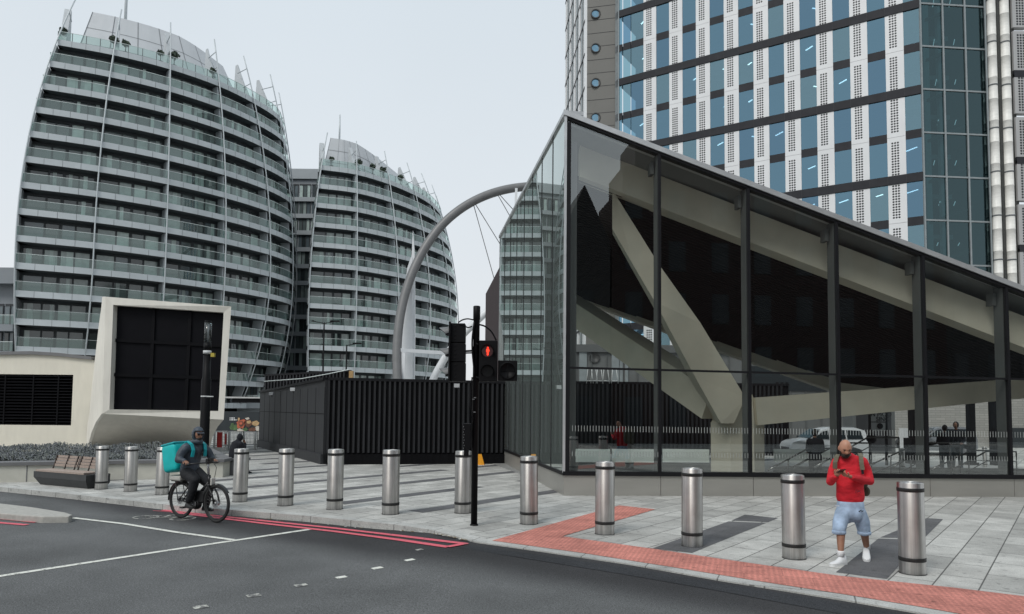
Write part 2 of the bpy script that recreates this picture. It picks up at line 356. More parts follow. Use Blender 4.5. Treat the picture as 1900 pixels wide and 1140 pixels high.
# kerb line, outer top edge
KP = [(-1500, 815), (-420, 868), (-60, 898), (0, 904), (110, 915), (234, 928.5), (330, 939), (432, 947), (560, 957), (612, 962), (733, 974), (798, 983.5), (845, 995), (884, 1006), (940, 1013.5), (1000, 1022), (1170, 1047), (1340, 1077), (1560, 1112), (1728, 1141), (1960, 1184), (2300, 1260)]
KO = [G(a, b) for a, b in KP]
KO = [V((p.x, p.y, 0)) for p in KO]
def offs(pts, d):
    out = []
    for i, p in enumerate(pts):
        t = (pts[min(i+1, len(pts)-1)]-pts[max(i-1, 0)]).normalized(); out.append(p+V((-t.y, t.x, 0))*d)
    return out
KI = offs(KO, .27)
mb = MB()
for i in range(len(KO)-1):
    a, b = KO[i], KO[i+1]; c, d = KI[i], KI[i+1]
    up = V((0, 0, .003))
    mb.face([a+up, b+up, d+up, c+up], M_KERB)
    mb.face([V((a.x, a.y, -.2)), V((b.x, b.y, -.2)), b+up, a+up], M_KERB)
    mb.face([c+up, d+up, d-up*20, c-up*20], M_KERB)
struct(mb, 'kerb')
mb = MB()
for i in range(len(KI)-1):
    mb.face([KI[i], KI[i+1], V((KI[i+1].x*(8 if abs(KI[i+1].x) > 30 else 1), 500, 0)), V((KI[i].x, 500, 0))], M_PAVE)
a = KI[-1]; mb.face([a, V((600, a.y-40, 0)), V((600, 500, 0)), V((a.x*8 if abs(a.x) > 30 else a.x, 500, 0))], M_PAVE)
struct(mb, 'pavement')
mb = MB(); mb.box((-200, -60, -.3), (200, -1.0, 0), M_PAVE); struct(mb, 'pavement')
mb = MB(); mb.box((-900, 500, -.3), (900, 1400, -.02), M_PAVE); struct(mb, 'ground')
def sheet(pts, m, name, z=.006, dz=0):
    mb_ = MB(); mb_.face([V((p[0], p[1], z)) for p in pts], m); return mb_
# dark granite bands
mb = MB()
def kerb_y(x_):
    for i in range(len(KI)-1):
        if KI[i].x <= x_ <= KI[i+1].x: f = (x_-KI[i].x)/(KI[i+1].x-KI[i].x); return KI[i].y+(KI[i+1].y-KI[i].y)*f
    return 0
def band(q, w_, r0, r1):
    p = lambda rr, qq: V((UX*rr-UY*qq, UY*rr+UX*qq, .004))
    mb.face([p(r0, q-w_/2), p(r1, q-w_/2), p(r1, q+w_/2), p(r0, q+w_/2)], M_DARKP)
rr_ = random.Random(3)
for k in range(26):
    q = 10.3+2.1*k; r0 = -30
    while r0 < 60:
        x_ = UX*r0-UY*q; y_ = UY*r0+UX*q
        if y_ > kerb_y(x_)+.9+rr_.random()*.5: break
        r0 += .25
    ln = rr_.choice([4.6, 6.4, 9.2, 14]); r = r0
    for j in range(5):
        band(q, .42, r, r+ln); r += ln+rr_.choice([1.8, 2.8, .9]); ln = rr_.choice([4.6, 6.4, 9.2])
quad = lambda pl: mb.face([V((p.x, p.y, .004)) for p in [G(*c) for c in pl]], M_DARKP)
quad([(1211, 1018), (1284, 1026.5), (1421, 971), (1352, 968)])
quad([(1357, 966.5), (1425, 969.5), (1444, 962), (1382, 955.6)])
quad([(1551, 1062.5), (1646, 1075), (1712, 1002), (1630, 1000)])
quad([(1633, 998), (1714, 1000), (1750, 964), (1719, 962)])
mb.f = [f if (V(mb.v[f[1]])-V(mb.v[f[0]])).cross(V(mb.v[f[2]])-V(mb.v[f[0]])).z > 0 else f[::-1] for f in mb.f]
struct(mb, 'dark_paving')
# tactile paving
mb = MB()
T = lambda a, b: V((G(a, b).x, G(a, b).y, .008))
mb.face([T(913, 1004), T(1043, 996), T(1216, 946), T(1149, 938.6)], M_TACT)
up = [(1043, 996), (1209, 1019), (1340, 1038.5), (1560, 1070), (1638, 1078), (1772, 1092), (1960, 1115), (2300, 1165)]
lo = [(913, 1004), (1080, 1027), (1245, 1053), (1430, 1083), (1560, 1103), (1700, 1126), (1960, 1172), (2300, 1240)]
for i in range(len(up)-1): mb.face([T(*lo[i]), T(*lo[i+1]), T(*up[i+1]), T(*up[i])], M_TACT)
mb.f = [f if (V(mb.v[f[1]])-V(mb.v[f[0]])).cross(V(mb.v[f[2]])-V(mb.v[f[0]])).z > 0 else f[::-1] for f in mb.f]
struct(mb, 'tactile_paving')
# road markings
def RP(px, py, dz=.006):
    p = G(px, py, -.1)
    for _ in range(4): p = G(px, py, rz(p.x)+dz)
    return p
def line_px(mb_, pts, w_, m, dz=.006):
    c = []
    for i in range(len(pts)-1):
        for k in range(4): 
            f = k/4; c.append(RP(pts[i][0]+(pts[i+1][0]-pts[i][0])*f, pts[i][1]+(pts[i+1][1]-pts[i][1])*f, dz))
    c.append(RP(*pts[-1], dz))
    a = offs([V((p.x, p.y, 0)) for p in c], w_/2); b = offs([V((p.x, p.y, 0)) for p in c], -w_/2)
    for i in range(len(c)-1):
        f = lambda p: V((p.x, p.y, rz(p.x)+dz))
        mb_.face([f(b[i]), f(b[i+1]), f(a[i+1]), f(a[i])], m)
mb = MB()
line_px(mb, [(-300, 1112), (0, 1069), (300, 1023), (577, 982)], .11, M_WHITEP)
line_px(mb, [(136, 961), (230, 972), (330, 988), (434, 1002)], .10, M_WHITEP, .010)
struct(mb, 'white_road_line')
mb = MB()
line_px(mb, [(302, 946.5), (400, 957), (500, 967.5), (620, 980), (740, 994), (864, 1009)], .12, M_REDP, .010)
line_px(mb, [(322, 950.5), (400, 960.5), (500, 972.5), (620, 986), (740, 1001.5), (832, 1015)], .12, M_REDP, .010)
line_px(mb, [(830, 1014.5), (866, 1008)], .12, M_REDP, .014)
line_px(mb, [(-120, 951), (0, 962), (68, 969)], .12, M_REDP, .010)
line_px(mb, [(-120, 959), (0, 970), (50, 974)], .12, M_REDP, .010)
line_px(mb, [(284, 947.5), (322, 950.5)], .03, M_REDP, .006)
struct(mb, 'red_road_line')
mb = MB()
for (a, b, s_) in [(372, 1126, 1), (471, 1105, 1), (559, 1086, 1), (633, 1071, .9), (700, 1054, .95), (760, 1039, .9), (778, 1020, .7)]:
    c = RP(a, b); d = V((.82, .57, 0))*.075*s_; f = V((-.57, .82, 0))*.062*s_
    mb.face([V((q.x, q.y, rz(q.x)+.006)) for q in (c-d-f, c+d-f, c+d+f, c-d+f)], M_WHITEP if b in (1054, 1039, 1071) else M_WORNP)
struct(mb, 'crossing_mark')
# faded bicycle symbol of the cycle lane
mb = MB()
c0 = RP(307, 961); du = (RP(365, 963)-RP(250, 959)).normalized(); dv = V((-du.y, du.x, 0))
def ringm(cx, cy, r, w_):
    for k in range(20):
        a, b = 2*math.pi*k/20, 2*math.pi*(k+1)/20
        q = [c0+du*(cx+rr*math.cos(t))+dv*(cy+rr*math.sin(t)) for rr, t in ((r-w_, a), (r, a), (r, b), (r-w_, b))]
        mb.face([V((p.x, p.y, rz(p.x)+.006)) for p in q], M_WORNP)
def segm(a, b, w_=.05):
    p = c0+du*a[0]+dv*a[1]; q = c0+du*b[0]+dv*b[1]; t = (q-p).normalized(); s_ = V((-t.y, t.x, 0))*w_/2
    mb.face([V((o.x, o.y, rz(o.x)+.007)) for o in (p-s_, q-s_, q+s_, p+s_)], M_WORNP)
ringm(-.42, 0, .24, .05); ringm(.36, 0, .24, .05)
for s_ in (((-.42, 0), (-.1, .35)), ((-.1, .35), (.3, .3)), ((.3, .3), (.36, 0)), ((-.1, 0), (-.1, .35)), ((-.42, 0), (-.1, 0)), ((-.1, 0), (.3, .3)), ((.3, .3), (.34, .48))): segm(*s_)
struct(mb, 'bicycle_road_symbol')
mb = MB()
a = [(872, 1011.5), (1000, 1030), (1170, 1054), (1340, 1083), (1560, 1119), (1760, 1155)]
b = [(852, 1017), (960, 1034), (1140, 1063), (1320, 1094), (1560, 1139), (1760, 1180)]
pa = [RP(*q, .005) for q in a]; pb = [RP(*q, .005) for q in b]
for i in range(len(pa)-1):
    mb.face([pb[i], pb[i+1], pa[i+1], pa[i]], M_ROAD2)
struct(mb, 'road_patch')
# gutter dirt strip and fallen leaves at the kerb
M_LEAF = mat('fallen_leaf', (.16, .11, .05), .8)
M_LIT = mat('litter_paper', (.6, .6, .57), .8)
mb = MB(); rr_ = random.Random(5)
for k in range(90):
    t = rr_.random(); px = 330+t*520 if k < 50 else 800+rr_.random()*60; i = max(j for j in range(len(KP)-1) if KP[j][0] <= px)
    py = KP[i][1]+(KP[i+1][1]-KP[i][1])*(px-KP[i][0])/(KP[i+1][0]-KP[i][0])
    c = G(px, py); c = c+V((.05, -.12, 0))*(.9+rr_.random()*1.2); s_ = .015+.025*rr_.random(); an = rr_.random()*6
    z = rz(c.x)+.016
    mb.face([V((c.x+s_*math.cos(an+q), c.y+s_*.7*math.sin(an+q), z+.012*rr_.random())) for q in (0, 1.5, 3.1, 4.6)], M_LEAF if rr_.random() < .75 else M_LIT)
tag(mb.build('fallen_leaves'), kind='stuff', label='dead leaves and litter scattered in the gutter beside the kerb', cat='leaves')
# traffic island, left edge
mb = MB()
M_ISL = mat('island_kerb', (.40, .39, .36), .85, var=.15, scale=12, bump=.2)
top = [(-200, 918), (0, 935), (60, 942), (122, 952), (134, 956), (128, 959), (80, 959.5), (40, 957), (-200, 934)]
pts = [G(a, b, .0) for a, b in top]
mb.prism([V((p.x, p.y, -.16)) for p in pts], V((0, 0, .17)), M_ISL)
o = mb.build('traffic_island', bevel=.02); tag(o, kind='structure')
# ================================================================= CURVED TOWERS
M_FASC = mat('metal_fascia', (.49, .53, .55), .45, var=.06, scale=.6, spec=.4, var2=.05, scale2=.15)
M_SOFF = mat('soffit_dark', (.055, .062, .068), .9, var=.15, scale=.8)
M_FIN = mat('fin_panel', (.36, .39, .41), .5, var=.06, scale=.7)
M_SPINE = mat('spine_metal', (.50, .54, .56), .4, metal=.1, var=.05)
M_FRAME = mat('window_frame_dark', (.03, .035, .04), .5)
M_RAIL = mat('rail_light', (.66, .72, .71), .4)
M_GAP = mat('panel_gap', (.14, .15, .16), .8)
M_CLAD = mat('roof_cladding', (.55, .57, .59), .5, var=.05, scale=.4)
M_SAIL = mat('sail_metal', (.50, .53, .55), .55, var=.08, scale=.5)
M_BAL = glass('balustrade_glass', (.70, .84, .80), .9, 1.5, (.82, .95, .91), base=.07, film=.04)
def pane(name, col, rough=.06, var=.2, scale=.5): return mat(name, col, rough, var=var, scale=scale, spec=.9)
M_PANES = [pane('pane_dark', (.035, .046, .048)), pane('pane_mid', (.10, .125, .124)), pane('pane_curtain', (.29, .345, .33), .12, .3, 1.5),
           pane('pane_pale', (.44, .53, .50), .15, .25, 1.2), pane('pane_blue', (.11, .14, .155))]
class Tower:
    """plan curves at mid height, roof level and base; the skin bulges quadratically between them"""
    def __init__(s, mid, top, low, zmid, zroof, zlow):
        f = lambda pl: [V((P(a, 600, b).x, b)) for a, b in pl]
        s.p = f(mid); s.t = f(top); s.l = f(low); s.n = len(mid)-1; s.zm = zmid; s.zr = zroof; s.zl = zlow
        s.c = V(((s.p[0].x+s.p[-1].x)/2, s.p[0].y+18))
    def xy(s, t, z):
        a = crom(s.p, t)
        if z > s.zm: k = ((z-s.zm)/(s.zr-s.zm))**2; b = crom(s.t, t)
        else: k = ((s.zm-z)/(s.zm-s.zl))**2; b = crom(s.l, t)
        return a+(b-a)*k
    def at(s, t, z, inset=0.0):
        q = s.xy(t, z)
        if inset:
            d = s.xy(min(t+.15, s.n), z)-s.xy(max(t-.15, 0), z); nn = V((-d.y, d.x)).normalized(); q = q+nn*inset
        return V((q.x, q.y, z))
def build_tower(root, mid, top, low, zmid, zroof, zlow, fh, nfl, drum, seed, tip=5.8, fasc=.62):
    rr = random.Random(seed); T = Tower(mid, top, low, zmid, zroof, zlow); n = T.n
    SUB = 4; ts = [i/SUB for i in range(n*SUB+1)]
    for k in range(nfl+1):
        z = zroof-fh*k
        # slab with metal fascia
        mb = MB(); ou = [T.at(t, z) for t in ts]; inn = [T.at(t, z, 4.0) for t in ts]; dz = V((0, 0, -fasc))
        for i in range(len(ts)-1):
            a, b, c, d = ou[i], ou[i+1], inn[i+1], inn[i]
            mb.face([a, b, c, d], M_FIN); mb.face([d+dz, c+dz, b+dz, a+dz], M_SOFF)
            mb.face([a+dz, b+dz, b, a], M_GAP)
            # fascia panel, joints left open between panels
            o_ = (a-b).cross(V((0, 0, 1))).normalized(); o_ = o_ if (a-V((T.c.x, T.c.y, z))).dot(o_) > 0 else -o_
            e_ = (b-a)*(.010 if fasc > .5 else 0); a1, b1 = a+e_+o_*.05, b-e_+o_*.05; up = V((0, 0, .08))
            mb.face([a1+dz, b1+dz, b1+up, a1+up], M_FASC); mb.face([a1+up, b1+up, b1-o_*.12+up, a1-o_*.12+up], M_FASC); mb.face([a1+dz, a1-o_*.08+dz, b1-o_*.08+dz, b1+dz], M_FASC)
        # west end of the slab runs straight back
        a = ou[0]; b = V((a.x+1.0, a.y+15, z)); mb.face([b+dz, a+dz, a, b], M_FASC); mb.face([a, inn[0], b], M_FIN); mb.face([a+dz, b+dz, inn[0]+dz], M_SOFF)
        mb.build('floor_slab', root)
        # balustrades, one per bay
        if k < nfl:
            for j in range(n):
                mb = MB(); q = [T.at(j+i/SUB, z, .12) for i in range(SUB+1)]
                for i in range(SUB):
                    a, b = q[i], q[i+1]; u0, u1 = V((0, 0, .1)), V((0, 0, 1.12))
                    mb.face([a+u0, b+u0, b+u1, a+u1], M_BAL)
                    mb.bar(a+u1, b+u1, .05, .045, M_RAIL)
                if k: mb.bar(q[2]+V((0, .06, 0)), q[2]+V((0, .06, 1.12)), .03, .03, M_GAP)
                else:
                    for i in range(SUB): mb.bar(q[i], q[i]+V((0, 0, 1.12)), .06, .06, M_GAP)
                if j == 0:
                    e0 = T.at(0, z, .12); e1 = T.at(0, z, 3); mb.face([e1+u0, e0+u0, e0+u1, e1+u1], M_BAL); mb.bar(e0+u1, e1+u1, .05, .045, M_RAIL)
                mb.build('balustrade', root)
        # recessed windows under this slab
        if k < nfl:
            zb = z-fh; zt = z-fasc
            for j in range(n):
                mb = MB(); IN = 1.75
                cuts = [.0, .05, .30, .325, .50, .545, .72, .745, .95, 1.0] if j < 3 else [0, .06, .28, .31, .50, .54, .70, .73, .94, 1.0]
                sty = rr.random(); base = rr.choice([0, 1, 1, 2, 2, 4, 3, 1])
                for i in range(len(cuts)-1):
                    a = T.at(j+cuts[i], zb, IN); b = T.at(j+cuts[i+1], zb, IN); a1 = T.at(j+cuts[i], zb, IN-.09); b1 = T.at(j+cuts[i+1], zb, IN-.09)
                    h = V((0, 0, zt-zb)); hd = V((0, 0, (zt-zb)*.86))
                    if i % 2 == 0:
                        mb.ob(a, b-a, a1-a, h, M_FRAME)
                    else:
                        m = M_PANES[base if rr.random() < .55 else rr.choice([0, 0, 1, 1, 2, 2, 3, 4])]
                        mb.face([a, b, b+hd, a+hd], m); mb.face([a1+hd, b1+hd, b1+h, a1+h], M_FRAME); mb.face([a+hd, b+hd, b1+hd, a1+hd], M_FRAME)
                        if rr.random() < .35:   # a drawn curtain behind part of the pane, seen as a paler strip
                            f0 = rr.random()*.6; a2 = a1+(b1-a1)*f0; b2 = a1+(b1-a1)*(f0+.3)
                            d_ = (a-a1)*.8
                            mb.face([a2+d_, b2+d_, b2+hd+d_, a2+hd+d_], M_PANES[3 if rr.random() < .4 else 2])
                mb.build('window', root)
    zb = zroof-fh*nfl
    # party-wall fins on every spine line
    for j in range(n+1):
        mb = MB()
        for k in range(nfl):
            z1 = zroof-fh*k-fasc; z0 = zroof-fh*(k+1)
            tt = j
            if j == n: continue
            a0, a1 = T.at(tt, z0, .3), T.at(tt, z0, 1.9); b0, b1 = T.at(tt, z1, .3), T.at(tt, z1, 1.9)
            s0 = (T.at(min(tt+.05, n), z0)-T.at(max(tt-.0, 0), z0)).normalized()*.08
            mb.face([a0-s0, a0+s0, b0+s0, b0-s0], M_FIN); mb.face([a0+s0, a1+s0, b1+s0, b0+s0], M_FIN); mb.face([a1-s0, a0-s0, b0-s0, b1-s0], M_FIN)
        if mb.v: mb.build('dividing_fin', root)
        # curved spine with its roof blade
        mb = MB(); zt = zroof+tip+(.6 if j == 0 else 0); zz = [zb+(zt-zb)*i/26 for i in range(27)]
        pts = [T.at(min(j, n-.02), z, -.18) for z in zz]
        mb.tube(pts, .08, M_SPINE, 6)
        mb.build('spine', root)
        mb = MB()
        t0 = j
        zt2 = zroof+tip*.90
        p0, p1 = T.at(t0, zroof, .4), T.at(t0, zroof, 3.5); q_ = T.at(t0, zroof, 3.3); p2 = V((q_.x, q_.y, zt2)); q_ = T.at(t0, zroof, 2.95); p3 = V((q_.x, q_.y, zt2+.1))
        q_ = T.at(t0, zroof, 1.7); p4 = V((q_.x, q_.y, zroof+tip*.42))
        th = (p1-p0).cross(V((0, 0, 1))).normalized()*(.7 if j == 0 else .45 if j < 3 else .16)
        mb.prism([p0, p1, p2, p3, p4], th, M_SAIL)
        mb.build('roof_sail', root)
        for f in (.35, .7):
            mb = MB(); z = zroof+tip*f; mb.tube([T.at(t0, z, -.15), T.at(t0, z-.35, .9+f)], .06, M_SPINE, 5); mb.build('strut', root)
    # penthouse drum
    mb = MB(); z0, z1, i0, i1, t0, t1 = drum
    tt = [t0+(t1-t0)*i/14 for i in range(15)]
    lo = [T.at(t, zroof, i0) for t in tt]; tt2 = [t0+.22+(t1-t0-.75)*i/14 for i in range(15)]; hi = [V((T.at(t, zroof, i1).x, T.at(t, zroof, i1).y, z1-(.0 if i < 9 else .18*(i-8)))) for i, t in enumerate(tt2)]
    for i in range(14):
        f = .012; a, b, c, d = lo[i], lo[i+1], hi[i+1], hi[i]
        mb.face([a, b, c, d], M_CLAD)
        if i % 2 == 0: 
            o_ = V((0, -.05, 0)); mb.face([a+o_, a+(b-a)*.05+o_, d+(c-d)*.05+o_, d+o_], M_GAP)
        for q in (.33, .66):
            o_ = V((0, -.05, 0)); u = V((0, 0, .05)); mb.face([a+(d-a)*q+o_, b+(c-b)*q+o_, b+(c-b)*q+o_+u, a+(d-a)*q+o_+u], M_GAP)
    cb = V((T.c.x, T.c.y+10, 0))
    for i in range(14): mb.face([hi[i], hi[i+1], cb+V((0, 0, z1))], M_CLAD)
    mb.face([cb+V((0, 0, zroof)), lo[0], hi[0], cb+V((0, 0, z1))], M_CLAD); mb.face([lo[-1], cb+V((0, 0, zroof)), cb+V((0, 0, z1)), hi[-1]], M_CLAD)
    mb.build('penthouse', root)
    # plain back of the building, stepping with the skin
    mb = MB()
    for z0, z1 in ((0, zroof*.5), (zroof*.5, zroof-.3)):
        loop = [T.at(t, z1 if z1 > T.zm+8 else z0, 3.2) for t in (0, 1, 2, 3, 4, 5, 6)]; e = loop[-1]
        loop += [V((e.x-4, e.y+4, 0)), V((e.x-9, e.y+12, 0)), V((loop[0].x+3, e.y+12, 0)), V((loop[0].x+.9, loop[0].y+12, 0))]
        mb.prism([V((v.x, v.y, z0)) for v in loop], V((0, 0, z1-z0)), M_SOFF)
    mb.build('rear_wall', root)
    return T
M1 = [(22, 76.5), (168, 79.8), (302, 84.3), (413, 89.8), (497, 96.1), (539, 102), (546, 108)]
T1p = [(82, 80.3), (190, 82.6), (297, 86), (390, 90.5), (456, 95.5), (504, 101), (518, 107)]
L1 = [(33, 79), (160, 82), (296, 86.5), (405, 91.5), (473, 97), (521, 103), (530, 108.5)]
r1 = thing('apartment_tower', (-45, 90, 0), 'nearer and larger barrel-shaped apartment tower with curved glass balconies on the left', 'apartment tower')
T1 = build_tower(r1, M1, T1p, L1, 20, 44.45, 7.5, 3.0, 14, (44, 52.0, 4.6, 7.0, .16, 4.8), 11)
mb = MB(); p = P(233, 30, 92); mb.tube([V((p.x, p.y, 50)), V((p.x, p.y, 57)), V((p.x, p.y, 63))], [.22, .18, .1], M_SPINE, 8); mb.build('mast', r1)
M2 = [(572, 101), (660, 103.5), (738, 108.6), (797, 114.8), (835, 120.8), (849, 127.4), (846, 134)]
T2p = [(589, 103.5), (655, 105.6), (716, 110), (764, 115.5), (795, 121), (813, 127.4), (818, 134)]
L2 = [(575, 102), (658, 104.5), (729, 109.5), (787, 115.5), (822, 121.4), (836, 127.8), (836, 134)]
r2 = thing('apartment_tower', (-20, 112, 0), 'farther and smaller barrel-shaped apartment tower behind the steel arch', 'apartment tower')
T2 = build_tower(r2, M2, T2p, L2, 16, 37.9, 5, 3.0, 12, (37.5, 44.1, 3.8, 4.8, .10, 3.0), 12, tip=4.9)
mb = MB(); p = P(630, 250, 110); mb.tube([V((p.x, p.y, 43)), V((p.x, p.y, 46)), V((p.x, p.y, 48.4))], [.16, .14, .08], M_SPINE, 8); mb.build('mast', r2)
# plants on the roof terraces (each in its own pot)
M_TREE = mat('dark_leaf', (.045, .065, .045), .8, var=.4, scale=6)
M_POT = mat('dark_planter', (.06, .06, .06), .8)
def pot_tree(T, t, size, label, rnd):
    b_ = T.at(t, T.zr, 1.0); th = thing('potted_tree', b_, label, 'potted tree', 'potted trees on the roof terraces')
    mb = MB(); mb.lathe([(.25, 0), (.32, .5)], b_, M_POT, 10); mb.build('pot', th)
    mb = MB(); mb.tube([b_+V((0, 0, .4)), b_+V((.05, 0, 1.0+size))], .05, M_FRAME, 5); mb.build('trunk', th)
    mb = MB(); c = b_+V((0, 0, 1.2+size))
    for i in range(90):
        d = V((rnd.gauss(0, 1), rnd.gauss(0, 1), rnd.gauss(0, .8))).normalized()*size*(.4+.6*rnd.random())
        u = V((rnd.gauss(0, 1), rnd.gauss(0, 1), rnd.gauss(0, 1))).normalized()*.16; v_ = u.cross(d).normalized()*.12
        mb.face([c+d-u-v_, c+d+u-v_, c+d+u+v_, c+d-u+v_], M_TREE)
    mb.build('crown', th)
rn = random.Random(4)
for T_, t, s_, lb in ((T1, .05, .42, 'small potted tree at the left end of the nearer tower roof'), (T1, .98, .5, 'round potted tree just left of the second spine of the nearer tower'), (T1, 1.2, .45, 'round potted tree just right of the second spine of the nearer tower'),
                      (T1, 1.85, .4, 'low potted tree left of the third spine of the nearer tower'), (T1, 2.12, .62, 'largest potted tree right of the third spine of the nearer tower'), (T1, 2.95, .4, 'small potted tree beside the fourth spine of the nearer tower'),
                      (T2, .3, .35, 'low bushy potted tree at the left of the farther tower roof'), (T2, 1.15, .55, 'dark potted tree right of the second spine of the farther tower'), (T2, 1.6, .5, 'potted tree in the middle of the farther tower roof'), (T2, 1.95, .55, 'potted tree just left of the third spine of the farther tower'), (T2, 2.6, .5, 'potted tree between the third and fourth spines of the farther tower')):
    pot_tree(T_, t, s_, lb, rn)
# ---------------------------------------------------------------- flat blocks between and beside the towers
M_BLK = mat('block_cladding', (.33, .36, .38), .6, var=.06, scale=.4)
M_BLKD = mat('block_cladding_dark', (.22, .24, .26), .6, var=.08, scale=.4)
def block(label, px0, px1, Y, ztop, fh, z0, nx, clad, seed, bal=True, depth=12, par=1.6, rec=1.3, name='apartment_block'):
    rr = random.Random(seed); a = P(px0, 600, Y); b = P(px1, 600, Y); x0, x1 = a.x, b.x
    root = thing(name, ((x0+x1)/2, Y, 0), label, 'apartment block')
    mb = MB(); mb.box((x0, Y+rec, 0), (x1, Y+depth, ztop), clad); mb.box((x0-.2, Y-.02, ztop-par), (x1+.2, Y+depth+.1, ztop+.2), clad); mb.build('wall', root)
    z = z0
    mb = MB(); mb.box((x0, Y+rec-.05, ztop-4), (x1, Y+rec-.0001, ztop-par), M_BLKD); mb.build('parapet', root)
    while z < ztop-(4.4 if par > 1 else 3):
        mb = MB(); mb.box((x0, Y, z-.75), (x1, Y+rec+.1, z), clad); mb.build('floor_slab', root)
        if bal:
            mb = MB(); mb.face([V((x0, Y+.1, z+.05)), V((x1, Y+.1, z+.05)), V((x1, Y+.1, z+1.05)), V((x0, Y+.1, z+1.05))], M_BAL); mb.bar((x0, Y+.1, z+1.05), (x1, Y+.1, z+1.05), .05, .05, M_RAIL); mb.build('balustrade', root)
        for i in range(nx):
            mb = MB(); w_ = (x1-x0)/nx; c0 = x0+w_*i+.12; c1 = x0+w_*(i+1)-.12
            for j in range(3):
                d0 = c0+(c1-c0)*j/3; d1 = c0+(c1-c0)*(j+1)/3
                mb.face([V((d0+.05, Y+rec-.06, z+.05)), V((d1-.05, Y+rec-.06, z+.05)), V((d1-.05, Y+rec-.06, z+fh-.75)), V((d0+.05, Y+rec-.06, z+fh-.75))], M_PANES[rr.choice([0, 1, 1, 4, 2, 3, 4])])
                mb.box((d1-.05, Y+rec-.15, z+.03), (d1+.05, Y+rec-.02, z+fh-.55), M_FRAME)
            mb.box((c0, Y+rec-.14, z+fh-.77), (c1, Y+rec-.03, z+fh-.55), M_FRAME)
            mb.build('window', root)
        z += fh
    return root
block('flat-fronted grey apartment block filling the gap between the two barrel towers', 500, 640, 124, 44.2, 3.0, 3.3, 6, M_BLK, 21, bal=False, rec=.45)
block('low grey apartment block seen beneath the right side of the nearer tower', 438, 494, 99, 6.0, 3.0, 2.6, 3, M_BLK, 22, par=.4)
block('dark grey apartment block at the far left edge behind the louvred wall', -260, 24, 79, 17.2, 3.0, 2.0, 9, M_BLKD, 23)
# restaurant front with food mural under the low block
# ================================================================= PANELLED OFFICE TOWER (right)
def rz_dir(o, d): return V((d.x, d.y, 0)).normalized()
def dots(name, col, bay_w, cell_u, rows, v_pitch, seed=0):
    """white panel with three columns of round punched holes (pattern in the panel's own UV)"""
    m, t, n, l, b = _new(name); b.inputs['Roughness'].default_value = .45
    uv = n.new('ShaderNodeUVMap'); sp = n.new('ShaderNodeSeparateXYZ'); l.new(uv.outputs[0], sp.inputs[0])
    def math_(op, a, b_=None, c=None):
        q = n.new('ShaderNodeMath'); q.operation = op
        for i, v_ in enumerate((a, b_, c)):
            if v_ is None: continue
            if isinstance(v_, (int, float)): q.inputs[i].default_value = v_
            else: l.new(v_, q.inputs[i])
        return q.outputs[0]
    # u,v in metres from panel centre column / bottom
    fu = math_('SUBTRACT', math_('FRACT', math_('ADD', math_('DIVIDE', sp.outputs[0], cell_u), .5)), .5)
    fv = math_('SUBTRACT', math_('FRACT', math_('DIVIDE', sp.outputs[1], v_pitch)), .5)
    du = math_('MULTIPLY', fu, cell_u); dv = math_('MULTIPLY', fv, v_pitch)
    r = math_('SQRT', math_('ADD', math_('MULTIPLY', du, du), math_('MULTIPLY', dv, dv)))
    inh = math_('LESS_THAN', r, min(cell_u, v_pitch)*.40)
    inu = math_('LESS_THAN', math_('ABSOLUTE', sp.outputs[0]), cell_u*1.5)
    inv = math_('MULTIPLY', math_('GREATER_THAN', sp.outputs[1], 0), math_('LESS_THAN', sp.outputs[1], v_pitch*rows))
    f = math_('MULTIPLY', math_('MULTIPLY', inh, inu), inv)
    nz = n.new('ShaderNodeTexNoise'); nz.inputs['Scale'].default_value = .4; tc = n.new('ShaderNodeTexCoord'); l.new(tc.outputs['Object'], nz.inputs['Vector'])
    mr = n.new('ShaderNodeMapRange'); mr.inputs['To Min'].default_value = .9; mr.inputs['To Max'].default_value = 1.1; l.new(nz.outputs['Fac'], mr.inputs['Value'])
    vs = n.new('ShaderNodeVectorMath'); vs.operation = 'SCALE'; vs.inputs[0].default_value = col; l.new(mr.outputs[0], vs.inputs['Scale'])
    mx = n.new('ShaderNodeMix'); mx.data_type = 'RGBA'; l.new(f, mx.inputs[0]); l.new(vs.outputs[0], mx.inputs['A']); mx.inputs['B'].default_value = (.02, .022, .025, 1)
    l.new(mx.outputs['Result'], b.inputs['Base Color'])
    return m
M_DOT = dots('punched_panel_white', (.72, .73, .74), 1.4, .205, 13, .222)
M_WPAN = mat('panel_white', (.78, .79, .80), .45, var=.04)
M_SPAN = mat('spandrel_dark', (.030, .031, .036), .6, spec=.2, var=.15, scale=1.5)
M_BLUE = glass('blue_window', (.22, .40, .50), 1.0, 1.5, (.25, .43, .55), base=.50)
M_BLUES = [M_BLUE, glass('blue_window_pale', (.30, .50, .56), 1.0, 1.5, (.31, .49, .57), base=.48), glass('blue_window_deep', (.18, .34, .46), 1.0, 1.5, (.22, .38, .51), base=.52)]
M_TEAL = glass('atrium_glass', (.25, .42, .45), 1.0, 1.5, (.42, .62, .66), base=.10)
M_MUL = mat('mullion_grey', (.27, .30, .31), .45, metal=.1)
M_GREYP = mat('grey_fin_panel', (.155, .152, .14), .6, var=.05, scale=.5)
M_JOINT = mat('joint_line', (.04, .04, .045), .8)
M_OFFI = mat('office_interior', (.06, .10, .13), .9, var=.5, scale=.5)
M_LAMP = mat('office_lamp', (1, 1, 1), .5, emit=(1, .98, .95, 4.0))
M_LAMP2 = mat('stair_lamp', (1, 1, 1), .5, emit=(.8, .95, 1, .6))
M_TUBE = mat('riser_white', (.78, .77, .73), .45, var=.1, scale=2, stretch=(1, 1, 3))
M_TUBED = mat('riser_gap', (.05, .052, .05), .8, var=.4, scale=8)
